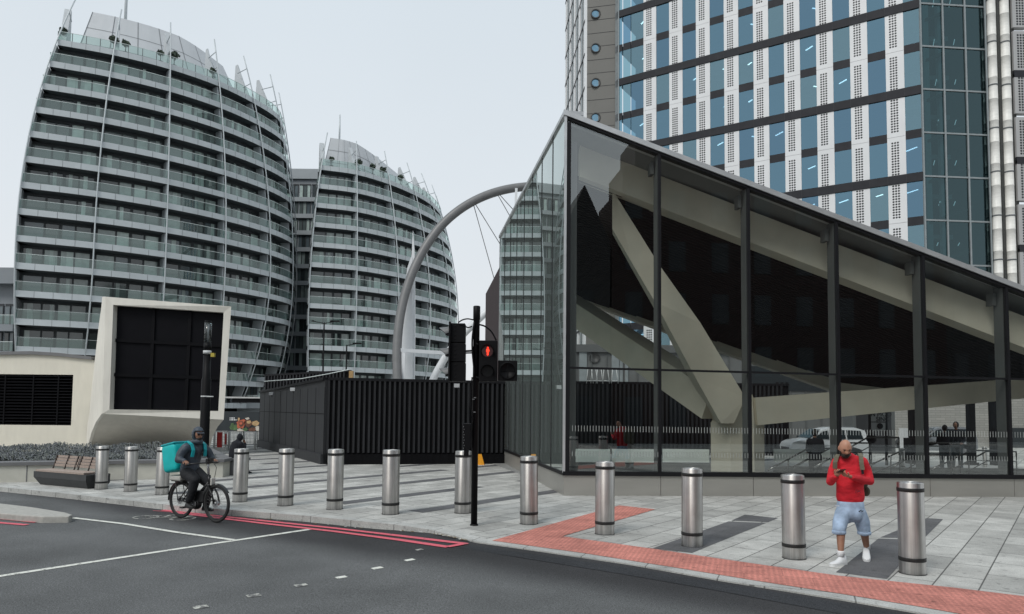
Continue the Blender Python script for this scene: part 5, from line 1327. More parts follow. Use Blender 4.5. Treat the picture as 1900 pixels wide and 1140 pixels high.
# cables and brackets
mb = MB()
def cab(pl, r=.013, Y=Yp-.07): mb.tube([crom([P(a, b_, Y) for a, b_ in pl], i/5) for i in range((len(pl)-1)*5+1)], r, M_SIG, 6)
cab([(879, 594), (868, 592), (858, 594), (850, 599)]); cab([(876, 606), (868, 608), (860, 604), (852, 602)]); cab([(887, 602), (900, 606), (912, 616), (921, 632)], .016)
cab([(880, 598), (876, 640), (881, 700)], .018); cab([(862, 652), (879, 651)], .02); cab([(862, 655.5), (880, 655)], .014); cab([(888, 640), (883, 638)], .02); cab([(883, 700), (889, 702)], .02)
cab([(876, 700), (873, 745), (878, 782)], .014)
mb.build('cable', ts)
mb = MB(); p, q = P(855, 833, Yp-.06), P(874, 786, Yp-.06)
mb.box(V((p.x+.04, Yp-.12, p.z)), V((q.x, Yp+.03, q.z)), M_SIG); p, q = P(861, 846, Yp), P(870, 834, Yp); mb.box(V((p.x, Yp-.1, p.z)), V((q.x, Yp, q.z)), M_SIG); mb.build('push_button_box', ts, bevel=.01)
mb = MB(); 
for i in range(9): 
    c = P(860+(i % 2), 792+i*5, Yp-.13); mb.box(c+V((-.005, 0, -.009)), c+V((.005, .01, .009)), M_VIS)
for (a, b_) in ((868, 787), (881, 738), (878, 741), (880, 765)): c = P(a, b_, Yp-.13); mb.box(c+V((-.02, 0.05, -.007)), c+V((.02, .06, .007)), M_VIS)
mb.build('sticker_remains', ts)
# ================================================================= LAMP COLUMN (left) and far street lamps
gl_ = G(377, 876); Yl = gl_.y; tz = P(386, 596, Yl).z
lc = thing('lamp_column', gl_, 'thick black cylindrical lamp column in front of the black gridded screen', 'lamp column')
zc_ = P(383, 705, Yl).z; zr1 = P(384, 660, Yl).z
mb = MB(); mb.lathe([(.15, 0), (.145, .02), (.145, zc_), (.115, zc_+.05), (.115, zr1)], gl_, M_SIGP, 24); mb.build('pole', lc)
M_RING = mat('lamp_ring', (.60, .62, .62), .4); M_LG = glass('lantern_glass', (.5, .53, .55), .8, 1.5, base=.02, film=.05)
mb = MB(); mb.lathe([(.125, P(384, 657, Yl).z), (.125, P(384, 651, Yl).z)], gl_, M_RING, 24); mb.build('ring', lc)
mb = MB(); za_ = P(384, 636, Yl).z; mb.lathe([(.11, P(384, 651, Yl).z), (.11, za_)], gl_, M_SIGP, 24)
mb.lathe([(.115, tz-.04), (.10, tz)], gl_, M_SIGP, 24); mb.lathe([(.02, za_), (.02, tz-.03)], gl_, M_RING, 10)
for k in range(6): a = k*math.pi/3+.3; mb.lathe([(.009, za_), (.009, tz-.03)], gl_+V((.10*math.cos(a), .10*math.sin(a), 0)), M_SIGP, 6)
for k in (-1, 1): mb.lathe([(.014, za_+.05), (.014, tz-.12)], gl_+V((.045*k, -.04, 0)), M_RING, 6)
mb.build('lantern', lc)
mb = MB(); mb.lathe([(.109, za_+.005), (.109, tz-.045)], gl_, M_LG, 24); mb.build('lantern_glass', lc)
M_YEL = mat('yellow_tag', (.45, .36, .05), .6); c = P(395.5, 659, Yl); mb = MB(); mb.box(c+V((-.06, -.05, -.06)), c+V((.05, .05, .06)), M_YEL); mb.bar(c, V((gl_.x, gl_.y, c.z)), .03, .03, M_SIGP); mb.build('yellow_sensor', lc)
c = P(380, 736, Yl); mb = MB(); mb.lathe([(.15, c.z-.02), (.15, c.z+.02)], gl_, M_RING, 24); mb.bar(V((gl_.x, gl_.y-.1, c.z)), V((gl_.x+.28, gl_.y-.1, c.z+.0)), .03, .03, M_RING); mb.build('bracket', lc)
def street_lamp(px, ytop, ybase_Y, arms, lab):
    Y = ybase_Y; c = P(px, 700, Y); c.z = 0; t = P(px, ytop, Y).z; th = thing('street_lamp', c, lab, 'street lamp')
    mb = MB(); mb.lathe([(.10, 0), (.07, 2), (.05, t)], c, M_SIG, 10); mb.build('pole', th)
    for s_ in arms:
        mb = MB(); mb.bar(c+V((0, 0, t-.05)), c+V((s_*.95, 0, t+.12)), .05, .05, M_SIG); mb.build('arm', th)
        mb = MB(); mb.box(c+V((s_*.45-(.0 if s_ > 0 else .25), -.12, t+.06)), c+V((s_*.45+(.28 if s_ > 0 else 0)+s_*.35, .12, t+.15)), M_SIG); mb.build('lamp_head', th)
street_lamp(599, 599, 50, (-1, 1), 'black twin-armed street lamp rising above the hoardings'); street_lamp(642, 640, 52, (1,), 'shorter black single-armed street lamp above the hoarding beside the twin-armed lamp')
# ================================================================= BEHIND THE COWL: barrier, mural
M_MUR = mat('shop_front_dark', (.018, .024, .028), .4); 
YM = 60; a, b_ = P(424, 790, YM), P(486, 790, YM)
mu = thing('mural_shop', V(((a.x+b_.x)/2, YM, 0)), 'dark shop front with a colourful painted food mural and small white lettering', 'shop front')
mb = MB(); zt_ = P(450, 767, YM).z; 
mb.box((P(380, 790, YM).x, YM, 0), (b_.x+4, YM+.4, P(450, 764, YM).z), M_MUR); mb.build('wall', mu)
mcol = {'r': mat('mural_red', (.42, .10, .05), .6, var=.5, scale=2.5), 'o': mat('mural_tan', (.42, .28, .14), .6, var=.4, scale=3), 'g': mat('mural_green', (.07, .13, .05), .6, var=.5, scale=3), 'w': mat('mural_cream', (.5, .46, .4), .6), 'k': mat('mural_brown', (.12, .05, .03), .6, var=.5, scale=4)}
def patch(cx, cy, rx, ry, m, o, seed):
    r_ = random.Random(seed); c = P(cx, cy, YM-.02*o); sx = rx/FPX*YM; sy = ry/FPX*YM; pts = []
    for k in range(18):
        t = 2*math.pi*k/18; q = 1+.22*(r_.random()-.5)*2; pts.append(c+V((math.cos(t)*sx*q, 0, math.sin(t)*sy*q)))
    mb.prism(pts, V((0, .012, 0)), m)
mb = MB(); 
for args in ((436, 793, 10, 5, 'g', 1), (447, 787, 9, 9, 'r', 2), (448, 787, 5, 5, 'k', 3), (447, 786, 3, 2.5, 'r', 4), (461, 786, 7, 7, 'k', 2), (462, 784, 4, 3, 'o', 3), (474, 786, 7, 5, 'o', 2), (447, 799, 7, 4, 'w', 2), (443, 778, 2, 3, 'o', 3), (459, 777, 4, 2, 'w', 3), (478, 795, 4, 5, 'w', 3), (468, 797, 8, 4, 'k', 1), (431, 790, 3, 5, 'g', 2), (455, 797, 5, 3, 'g', 3)):
    patch(*args[:4], mcol[args[4]], args[5], int(args[0]*args[1]))
mb.build('mural', mu)
def text(s, size, loc, m, parent, name, rz=0, ext=.004, align='LEFT'):
    cu = bpy.data.curves.new(name, 'FONT'); cu.body = s; cu.size = size; cu.extrude = ext; cu.align_x = align
    o = bpy.data.objects.new(name, cu); sc.collection.objects.link(o); dg = bpy.context.evaluated_depsgraph_get()
    me = bpy.data.meshes.new_from_object(o.evaluated_get(dg)); bpy.data.objects.remove(o); me.materials.clear(); me.materials.append(m)
    n_ = bpy.data.objects.new(name, me); sc.collection.objects.link(n_); n_.parent = parent; n_.location = V(loc)-OFF.get(parent.name, V((0, 0, 0))); n_.rotation_euler = (math.pi/2, 0, rz); return n_
M_WT = mat('white_lettering', (.7, .7, .7), .6)
mb = MB()
for j, (y_, l_) in enumerate(((776, 9), (779.3, 13))):
    x_ = 426.0
    while x_ < 426+l_:
        p = P(x_, y_, YM-.02); mb.box(p+V((0, 0, -.045)), p+V((.045+.02*((int(x_*7)) % 3), .01, .045)), M_WT); x_ += 1.9
mb.build('small_lettering', mu)
M_BW2 = mat('barrier_white', (.62, .62, .60), .5); M_BR2 = mat('barrier_red', (.48, .035, .035), .5); M_GALV = mat('galvanised', (.42, .43, .43), .4, metal=.6)
labs = ['red and white crowd barrier, leftmost behind the hooded sitter', 'bare metal crowd barrier directly behind the hooded sitter', 'bare metal crowd barrier at the right beside the dark hoarding']
for i, (xa, xb, Y) in enumerate(((397, 425, 33), (425, 452, 33.5), (452, 479, 34))):
    pa_, pb_ = P(xa+.5, 800, Y), P(xb-.5, 800, Y+.1); pa_.z = pb_.z = 0; z1 = P(xa, 800, Y).z-.02
    th = thing('crowd_barrier', pa_, labs[i], 'barrier', 'crowd barriers in front of the mural')
    mb = MB(); mm = M_GALV
    mb.tube([pa_+V((0, 0, .1)), pa_+V((0, 0, z1)), pb_+V((0, 0, z1)), pb_+V((0, 0, .1))], .03, mm, 6); mb.tube([pa_+V((0, 0, .25)), pb_+V((0, 0, .25))], .02, mm, 6)
    for k in range(1, 10): c = pa_+(pb_-pa_)*k/10; mb.tube([c+V((0, 0, .25)), c+V((0, 0, z1))], .012, mm, 5)
    mb.build('frame', th)
    mb = MB()
    for c in (pa_+V((.05, -.05, 0)), pb_+V((-.1, -.05, 0))): mb.tube([c+V((0, 0, 0)), c+V((0, 0, z1))], .05, M_BW2, 8)
    mb.build('post', th)
    if i == 0:
        mb = MB(); mb.box(pa_+V((.17, -.06, .15)), pa_+V((.40, -.04, z1-.03)), M_BR2); mb.box(pa_+V((.52, -.06, .3)), pa_+V((.60, -.04, z1-.1)), M_BR2); mb.build('red_board', th)
        mb = MB(); mb.box(pa_+V((-.1, -.15, 0)), pb_+V((0, .12, .16)), M_BW2); mb.build('base_block', th)
# canopy under the low block
mb = MB(); p, q = P(437, 738, 66), P(520, 739, 66); M_CAN = mat('canopy_edge', (.45, .45, .44), .5); mb.box(p+V((-1, 0, -.06)), q+V((1, 2, .09)), M_CAN); mb.box(p+V((-.4, .2, -.45)), q+V((1, 1.8, -.061)), M_SIG); o = mb.build('shop_canopy'); tag(o, 'long thin pale canopy above the painted shop front', 'canopy')
# yellow A-board cone base behind the signal pole
M_ORG = mat('yellow_plastic', (.85, .36, .015), .5)
q = G(892, 863); th = thing('yellow_floor_sign', q, 'small yellow plastic floor sign standing behind the signal pole', 'floor sign')
p0_, p1_, p2_, p3_ = P(884, 863, q.y), P(898.5, 863, q.y), P(893.5, 843, q.y), P(884, 843, q.y)
mb = MB(); mb.prism([p0_, p1_, p2_, p3_], V((0, .02, 0)), M_ORG); mb.build('front_panel', th); mb = MB(); mb.prism([p0_+V((0, .3, 0)), p1_+V((0, .3, 0)), p2_+V((0, .04, 0)), p3_+V((0, .04, 0))], V((0, .02, 0)), M_ORG); mb.build('rear_panel', th)
# ================================================================= SEEN THROUGH THE HALL
M_BRK = paving('pale_brick', (.36, .345, .32), .75, .45, .15, .12, rot=0)
def pale_brick():
    m, t, n, l, b = _new('pale_brick_wall'); b.inputs['Roughness'].default_value = .85
    tc = n.new('ShaderNodeTexCoord'); mp = n.new('ShaderNodeMapping'); mp.inputs['Rotation'].default_value = (math.pi/2, 0, 0); l.new(tc.outputs['Object'], mp.inputs[0])
    br = n.new('ShaderNodeTexBrick'); br.inputs['Scale'].default_value = 1; br.inputs['Brick Width'].default_value = .6; br.inputs['Row Height'].default_value = .15; br.inputs['Mortar Size'].default_value = .012
    br.inputs['Color1'].default_value = (.40, .385, .36, 1); br.inputs['Color2'].default_value = (.33, .32, .30, 1); br.inputs['Mortar'].default_value = (.24, .235, .22, 1); l.new(mp.outputs[0], br.inputs[0]); l.new(br.outputs[0], b.inputs[0]); return m
M_PB = pale_brick()
th = thing('brick_building', P(1800, 800, 44)+V((0, 0, -1)), 'pale grey brick building seen through the right end of the station glass', 'building')
mb = MB(); mb.box((P(1660, 800, 44).x, 44, 0), (P(2150, 800, 44).x, 50, 5.2), M_PB); mb.build('wall', th)
mb = MB(); p, q = P(1850, 855, 43.9), P(2000, 792, 43.9); mb.box((P(1838, 800, 43.9).x, 43.85, 0), (q.x, 43.98, P(1850, 794, 43.9).z), M_MUR); mb.build('dark_panel', th)
M_GRW = mat('grey_plant_wall', (.14, .145, .145), .7, var=.08, scale=1)
th = thing('plant_building', P(1300, 800, 47), 'grey panelled plant building with round vent seen through the station glass', 'building')
xa, xb = P(1040, 700, 47).x, P(1720, 700, 47).x; mb = MB(); mb.box((xa, 47, 0), (xb, 52, 6.3), M_GRW); mb.build('wall', th)
mb = MB()
for px, w_ in ((1075, .5), (1135, .5), (1150, .2), (1160, .2)): p = P(px, 660, 46.9); mb.box((p.x, 46.9, 3.5), (p.x+w_, 46.99, P(px, 652, 46.9).z), M_MUL)
mb.build('pale_panel', th)
c = P(1103, 664, 46.95); mb = MB(); mb.lathe([(.36, 0), (.36, .05), (.30, .05), (.30, .01), (.001, .01)], c, M_PORTR, 24, ax=(0, -1, 0)); mb.build('round_vent', th)
mb = MB(); p, q = P(1380, 725, 46.9), P(1450, 680, 46.9)
mb.box((p.x, 46.92, p.z), (q.x+3, 46.99, q.z), M_MUR); 
for k in range(3):
    for j in range(2): c = P(1442+k*9, 712+j*9, 46.9); mb.box(c+V((-.09, -.03, -.09)), c+V((.09, 0, .09)), M_BLACK)
mb.build('window_strip', th)
mb = MB()
for k in range(24): x_ = xa+(xb-xa)*k/24; mb.box((x_, 46.93, 0), (x_+.06, 46.99, 6.3), M_POST)
mb.box((xa, 46.8, 5.9), (xb, 46.95, 6.4), M_POST)
mb.build('panel_joint', th)
# white boards, poster, posts
th = thing('white_board', P(1682, 830, 31)+V((0, 0, -1)), 'blank white hoarding board left of a black post inside the hall view', 'board'); p, q = P(1671, 868, 31), P(1696, 795, 31); mb = MB(); mb.box((p.x, 31, .2), (q.x, 31.06, q.z), M_WPAN); mb.build('board', th); mb = MB(); mb.box((p.x+.1, 31.06, 0), (p.x+.16, 31.12, q.z-.05), M_BLACK); mb.build('stay', th)
th = thing('white_board', P(1580, 800, 34), 'blank white board beside the head of the man in red, behind the glass', 'board'); p, q = P(1567, 868, 34), P(1581, 794, 34); mb = MB(); mb.box((p.x, 34, .2), (q.x, 34.06, q.z), M_WPAN); mb.build('board', th); mb = MB(); mb.box((p.x+.1, 34.06, 0), (p.x+.16, 34.12, q.z-.05), M_BLACK); mb.build('stay', th)
M_POSTER = mat('poster_grey', (.34, .34, .335), .6, var=.05)
Yq = 27.8; p, q = P(1616, 800, Yq), P(1643, 762, Yq)
th = thing('poster_totem', V((p.x, Yq, 0)), 'grey information totem with bold black letters and a black disc, seen through the glass', 'totem')
mb = MB(); mb.box((p.x, Yq, P(1616, 800, Yq).z), (q.x, Yq+.08, P(1616, 752, Yq).z), M_POSTER); mb.build('panel', th)
mb = MB(); mb.box((p.x-.05, Yq-.02, 0), (p.x, Yq+.1, P(1616, 752, Yq).z), M_BLACK); mb.box((q.x, Yq-.02, 0), (q.x+.06, Yq+.1, P(1616, 752, Yq).z), M_BLACK); mb.box((p.x, Yq-.01, P(1616, 784, Yq).z), (q.x, Yq, P(1616, 782.6, Yq).z), M_BLACK); mb.build('frame', th)
text('N MOO', .235, (p.x+.0, Yq-.012, P(1616, 772.5, Yq).z), M_BLACK, th, 'lettering'); text('SINC', .235, (p.x+.20, Yq-.012, P(1616, 781.5, Yq).z), M_BLACK, th, 'lettering')
mb = MB(); c = P(1633, 791, Yq-.02); mb.lathe([(.001, 0), (.115, 0), (.115, -.01)], c, M_BLACK, 24, ax=(0, -1, 0), sm=False); mb.build('black_disc', th)
mb = MB(); c = P(1617, 812, Yq-.3); mb.lathe([(.10, -.22), (.19, -.1), (.17, .1), (.08, .22), (.02, .3)], c, M_BLACK, 12); o = mb.build('hanging_sack'); tag(o, 'black bin bag hanging beside the lettered totem', 'bin bag')
th = thing('dark_cabinet', P(1600, 800, 36), 'dark grey equipment cabinet behind the glass to the right of the man', 'cabinet'); p, q = P(1582, 822, 36), P(1660, 752, 36); mb = MB(); mb.box((p.x, 36, .0), (q.x, 37, q.z), M_POST); mb.build('body', th); mb = MB(); mb.box((p.x+.2, 35.98, .15), (q.x-.2, 36, q.z-.2), M_HG); mb.build('door', th)
for px, Y, zt_, w_, lab in ((1697, 29, 758, .17, 'thick black post with square base seen left of the embracing couple'), (1801.5, 28.5, 745, .12, 'thin black post seen right of the embracing couple'), (1847, 28.5, 740, .16, 'black post with side camera at the right of the hall view')):
    c = P(px, 800, Y); c.z = 0; th = thing('black_post', c, lab, 'post'); mb = MB(); mb.box(c+V((-w_, -w_, 0)), c+V((w_, w_, P(px, zt_, Y).z+3)), M_SIG); mb.build('shaft', th)
    mb = MB()
    if px < 1700: mb.box(c+V((-.3, -.3, 0)), c+V((.3, .3, 1.05)), M_SIG)
    elif px > 1840: cc = P(1853, 775, Y-.2); mb.box(cc+V((-.05, -.05, -.06)), cc+V((.12, .05, .06)), M_SIG)
    else: mb.box(c+V((-.18, -.18, 0)), c+V((.18, .18, .12)), M_SIG)
    mb.build('fitting', th)
for px, yb_, yt, lab in ((1828, 868, 829, 'pale steel bollard seen behind the hall glass right of the couple'), (1675, 872, 832, 'pale steel bollard seen behind the handrails left of the couple'), (1771, 873, 846, 'short steel bollard seen between the feet of the couple')):
    g_ = G(px, yb_); o = copy_tree(pb); o.location = g_; s_ = P(px, yt, g_.y).z/BH; o.scale = (s_*.75, s_*.75, s_); o['label'] = lab; o['group'] = 'steel bollards behind the hall'
# parked car beyond the hall
def car(origin, heading, s_, paint, label, name='parked_car'):
    th = thing(name, origin, label, 'car', rz=heading, local=True); th.scale = (s_, s_, s_)
    M_CG = mat('car_glass', (.02, .03, .035), .05, spec=1); M_TY = mat('tyre_rubber', (.015, .015, .015), .85); M_RIM = mat('wheel_rim', (.35, .35, .36), .3, metal=.8); M_HL = mat('headlight_glass', (.5, .52, .55), .1); M_TRIM = mat('car_trim', (.02, .02, .02), .6)
    prof = [(-2.05, .42), (-2.1, .72), (-1.98, .92), (-1.72, 1.02), (-1.05, 1.13), (-.35, 1.62), (.1, 1.74), (1.5, 1.74), (1.95, 1.60), (2.1, 1.0), (2.12, .42)]
    secs = [(-.84, .10), (-.90, .0), (.90, .0), (.84, .10)]
    mb = MB(); rows = []
    for y_, tuck in ((-.86, 1), (-.90, .35), (-.90, 0), (.90, 0), (.90, .35), (.86, 1)):
        pass
    rows = []
    for (x_, z_) in prof:
        up = max(0, (z_-1.0))*.28; w_ = .92-up; nose = .12 if x_ < -1.95 else 0
        rows.append([V((x_, -(w_-nose), z_)), V((x_, -(w_-nose)*.55, z_+.03)), V((x_, 0, z_+.04)), V((x_, (w_-nose)*.55, z_+.03)), V((x_, (w_-nose), z_))])
    mb.grid(rows, paint, sm=True)
    for sgn in (-1, 1):
        pts = [V((x_, sgn*(.92-max(0, (z_-1.0))*.28-(.12 if x_ < -1.95 else 0)), z_)) for x_, z_ in prof]+[V((1.75, sgn*.92, .3)), V((1.68, sgn*.92, .58)), V((1.3, sgn*.92, .70)), V((.92, sgn*.92, .58)), V((.85, sgn*.92, .28)), V((-.9, sgn*.92, .28)), V((-1.0, sgn*.92, .58)), V((-1.35, sgn*.92, .70)), V((-1.72, sgn*.92, .58)), V((-1.78, sgn*.92, .3))][::1]
        c_ = V((0, sgn*.92, .8))
        for k in range(len(pts)):
            a_, b__ = pts[k], pts[(k+1) % len(pts)]; mb.face([c_, a_, b__] if sgn > 0 else [c_, b__, a_], paint)
    mb.face([V((-2.05, -.8, .42)), V((-2.05, .8, .42)), V((2.12, .92, .42)), V((2.12, -.92, .42))], M_TRIM)
    mb.build('body', th)
    for sgn in (-1, 1):
        mb = MB(); w = lambda z_: sgn*(.945-max(0, (z_-1.0))*.28)
        mb.face([V((-.92, w(1.15), 1.15)), V((-.05, w(1.15), 1.15)), V((-.05, w(1.6), 1.6)), V((-.34, w(1.55), 1.55))], M_CG); mb.face([V((.03, w(1.15), 1.15)), V((.85, w(1.15), 1.15)), V((.85, w(1.62), 1.62)), V((.03, w(1.62), 1.62))], M_CG); mb.face([V((.93, w(1.15), 1.15)), V((1.8, w(1.15), 1.15)), V((1.7, w(1.6), 1.6)), V((.93, w(1.62), 1.62))], M_CG)
        mb.build('side_window', th)
        mb = MB(); mb.lathe([(.001, .02), (.07, 0), (.09, -.1), (.05, -.16)], V((-.85, sgn*1.08, 1.18)), M_TRIM, 10, ax=(1, 0, 0)); mb.bar(V((-.85, sgn*.92, 1.12)), V((-.85, sgn*1.05, 1.15)), .03, .04, M_TRIM); mb.build('wing_mirror', th)
        mb = MB(); mb.prism([V((-2.05, sgn*.50, .78)), V((-1.96, sgn*.80, .84)), V((-1.80, sgn*.82, .96)), V((-1.98, sgn*.52, .90))], V((-.03, 0, 0)), M_HL); mb.build('headlight', th)
        for x_ in (-1.36, 1.3):
            mb = MB(); ax = (0, sgn, 0); mb.lathe([(.22, .0), (.31, .02), (.335, .06), (.335, -.16), (.31, -.2), (.001, -.2)], V((x_, sgn*.86, .335)), M_TY, 28, ax=ax); wh = mb.build('wheel', th)
            mb = MB(); mb.lathe([(.001, .03), (.06, .035), (.10, .01), (.20, .02), (.22, .045), (.22, .0)], V((x_, sgn*.86, .335)), M_RIM, 28, ax=ax)
            for k in range(5): a_ = k*1.2566; mb.bar(V((x_, sgn*.895, .335)), V((x_+.2*math.cos(a_), sgn*.89, .335+.2*math.sin(a_))), .04, .02, M_RIM)
            mb.build('rim', wh)
    mb = MB(); mb.face([V((-1.06, -.82, 1.16)), V((-1.06, .82, 1.16)), V((-.40, .72, 1.63)), V((-.40, -.72, 1.63))][::-1], M_CG); mb.xf(Matrix.Translation((-.035, 0, .02))); mb.build('windscreen', th)
    mb = MB(); mb.box((-2.13, -.5, .45), (-2.07, .5, .66), M_TRIM); mb.build('grille', th)
    return th
M_CW = mat('car_paint_white', (.72, .74, .76), .25, var=.02, coat=.6); M_CS = mat('car_paint_silver', (.30, .31, .33), .25, metal=.5, var=.02, coat=.6)
cc = P(1512, 800, 31.5); car((cc.x+.35, 31.5, 0), 0, .80, M_CW, 'white parked car facing left, seen through the station glass left of the man')
cc = P(1765, 800, 34); car((cc.x+.4, 36, 0), 0, .80, M_CS, 'silver parked car seen behind the embracing couple')
# ================================================================= OPPOSITE SIDE OF THE STREET (seen only as reflections)
def brickm(name, c1, c2, mo):
    m, t, n, l, b = _new(name); b.inputs['Roughness'].default_value = .85
    tc = n.new('ShaderNodeTexCoord'); mp = n.new('ShaderNodeMapping'); mp.inputs['Rotation'].default_value = (math.pi/2, 0, 0); l.new(tc.outputs['Object'], mp.inputs[0])
    br = n.new('ShaderNodeTexBrick'); br.inputs['Scale'].default_value = 1; br.inputs['Brick Width'].default_value = .22; br.inputs['Row Height'].default_value = .075; br.inputs['Mortar Size'].default_value = .01
    br.inputs['Color1'].default_value = (*c1, 1); br.inputs['Color2'].default_value = (*c2, 1); br.inputs['Mortar'].default_value = (*mo, 1); l.new(mp.outputs[0], br.inputs[0]); l.new(br.outputs[0], b.inputs[0]); return m
M_RBR = brickm('red_brick', (.040, .016, .015), (.030, .014, .013), (.032, .028, .026)); M_DBR = brickm('dark_brick', (.05, .045, .045), (.035, .033, .035), (.05, .05, .05))
def bback(label, x0, x1, z1, m, gable=0, Y0=-9, seed=0, dark=True, fh=3.3):
    th = thing('street_building', ((x0+x1)/2, Y0, 0), label, 'building'); mb = MB(); 
    if gable: mb.prism([V((x0, Y0, 0)), V((x1, Y0, 0)), V((x1, Y0, z1)), V(((x0+x1)/2, Y0, z1+gable)), V((x0, Y0, z1))], V((0, -5, 0)), m)
    elif z1 > 20 and z1 < 30:
        for q0, q1, zz in ((x0, x0+.7, z1-6), (x0+.7, x0+1.5, z1-4), (x0+1.5, x0+3, z1-2), (x0+3, x1, z1)): mb.box((q0, Y0-3.5, 0), (q1, Y0, zz), m)
    else: mb.box((x0, Y0-10, 0), (x1, Y0, z1), m)
    mb.build('wall', th); r_ = random.Random(seed); z = 1.0
    while z < z1-(6 if 20 < z1 < 30 else 2.2):
        n_ = int((x1-x0)/2.6)
        for i in range(n_):
            xx = x0+(x1-x0)*(i+.5)/n_; mb = MB(); mb.box((xx-.55, Y0-.02, z), (xx+.55, Y0+.03, z+1.9), M_FRAME); mb.box((xx-.48, Y0, z+.07), (xx+.48, Y0+.045, z+1.83), M_FRAME); mb.build('window', th)
        z += fh
bback('red brick building across the street, reflected in the station glass', 9.3, 32, 21.5, M_RBR, seed=1)
bback('dark gabled building across the street, reflected at the left of the station glass', 5.9, 9.2, 12.6, M_DBR, gable=3.6, seed=2)
bback('tall dark office block across the street, reflected in the atrium glass', 33, 60, 36, M_DBR, seed=3, Y0=-14, fh=3.6)
bback('low brick terrace across the street at the left', -40, -9, 8.5, M_RBR, seed=5, Y0=-12)
# ================================================================= PEOPLE
M_SKIN = mat('skin', (.46, .235, .155), .5, var=.08, scale=14); M_SKIND = mat('skin_leg', (.30, .15, .095), .55, var=.12, scale=12); M_SKIN2 = mat('skin_tan', (.33, .17, .11), .5, var=.1, scale=14)
M_REDS = mat('red_sweater', (.62, .016, .030), .85, var=.18, scale=9, bump=.9, bscale=9, stretch=(1, 1, 2.2)); M_DENIM = mat('light_denim', (.34, .45, .60), .85, var=.38, scale=7, bump=.8, bscale=11, var2=.14, scale2=2.5)
M_SHOE = mat('white_trainer', (.78, .79, .80), .5, var=.04); M_SOLE = mat('trainer_sole', (.72, .73, .73), .6, var=.06, scale=9); M_BEARD = mat('black_beard', (.02, .014, .011), .8, var=.4, scale=30)
M_OLIVE = mat('olive_strap', (.15, .135, .095), .8, var=.15, scale=14); M_EYE = mat('eye_dark', (.03, .02, .015), .3); M_PHONE = mat('phone_black', (.01, .01, .012), .2); M_BAG = mat('backpack_olive', (.09, .085, .055), .85, var=.4, scale=9)
M_NAVY = mat('navy_sleeveless', (.01, .01, .015), .8)
def ell(mb, c, rx, ry, rz_, m, n=16, k=10, M=None, fn=None):
    rows = []
    for i in range(k+1):
        ph = math.pi*i/k
        row = []
        for j in range(n+1):
            t = 2*math.pi*j/n; d = V((math.sin(ph)*math.cos(t), math.sin(ph)*math.sin(t), math.cos(ph)))
            p = V((d.x*rx, d.y*ry, d.z*rz_))
            if fn: p = fn(p, d)
            if M: p = M @ p
            row.append(V(c)+p)
        rows.append(row)
    mb.grid(rows, m, sm=True, flip=False)
def weld(o):
    bm = bmesh.new(); bm.from_mesh(o.data); bmesh.ops.remove_doubles(bm, verts=bm.verts, dist=.0004); bmesh.ops.recalc_face_normals(bm, faces=bm.faces); bm.to_mesh(o.data); bm.free()
    for p in o.data.polygons: p.use_smooth = True
def head_mesh(name, c, M, m, parent, scale=1.0):
    """skull with brow, nose, cheeks, chin; faces -Y before M"""
    def fn(p, d):
        x_, y_, z_ = p
        front = max(0, -d.y)
        if z_ < 0: x_ *= 1-.30*(-z_/.12)**1.3; y_ += .012*(-z_/.12); 
        # jaw and chin forward
        if front > 0 and z_ < -.05: y_ -= .012*front
        # eye sockets
        for sx in (-.032, .032):
            g_ = math.exp(-(((x_-sx)/.016)**2+((z_-.008)/.012)**2)); y_ += .011*g_*front
        g_ = math.exp(-((z_-.032)/.012)**2)*front; y_ -= .004*g_
        g_ = math.exp(-((x_/.013)**2+((z_+.022)/.020)**2))*front; y_ -= .022*g_          # nose
        g_ = math.exp(-((x_/.024)**2+((z_+.062)/.009)**2))*front; y_ -= .006*g_          # lips
        return V((x_, y_, z_))
    mb = MB(); ell(mb, (0, 0, 0), .077, .096, .120, m, 56, 44, fn=fn)
    for s_ in (-1, 1): ell(mb, (s_*.078, .010, -.004), .010, .018, .031, m, 8, 8)
    mb.xf(Matrix.Translation(c) @ M.to_4x4() @ Matrix.Scale(scale, 4)); o = mb.build(name, parent); weld(o); return o
def xfm(mb, c, M, s_=1): mb.xf(Matrix.Translation(c) @ M.to_4x4() @ Matrix.Scale(s_, 4))
def hand(name, wrist, dirv, palm_n, side, curl, m, parent, s_=1.0):
    """palm plus five separate bent fingers; dirv = from wrist to knuckles, palm_n = palm-facing direction, side=+1 puts the thumb on +lateral"""
    d = V(dirv).normalized(); pn_ = (V(palm_n)-d*V(palm_n).dot(d)).normalized(); lat = d.cross(pn_)*side
    vs = []; es = []; rs = []
    def add(p, r, par=None):
        vs.append(p); rs.append(r*s_); 
        if par is not None: es.append((par, len(vs)-1))
        return len(vs)-1
    w0 = add(V(wrist)-d*.02, (.024, .018)[0]); w1 = add(V(wrist)+d*.03*s_, .026, w0); pc = add(V(wrist)+d*.058*s_, .028, w1)
    for i, (off_, L_) in enumerate(((.030, .072), (.010, .080), (-.011, .074), (-.030, .058))):
        base = V(wrist)+d*(.088-.004*abs(i-1))*s_+lat*off_*s_; kb = add(base, .0105, pc); p = base; ang = 0; prev = kb
        for j, f in enumerate((.45, .32, .23)):
            ang += curl*(1.0+.08*i)*(.9 if j == 0 else 1.1)
            p = p+(d*math.cos(ang)+pn_*math.sin(ang))*L_*f*s_; prev = add(p, .0095-.0008*j, prev)
    tb = add(V(wrist)+d*.035*s_+lat*.032*s_, .013, w1); t1 = add(V(wrist)+d*.062*s_+lat*.050*s_+pn_*.014*s_, .0115, tb); add(V(wrist)+d*.085*s_+lat*.052*s_+pn_*.030*s_, .0095, t1)
    return skin(name, vs, es, rs, m, parent, sub=1)
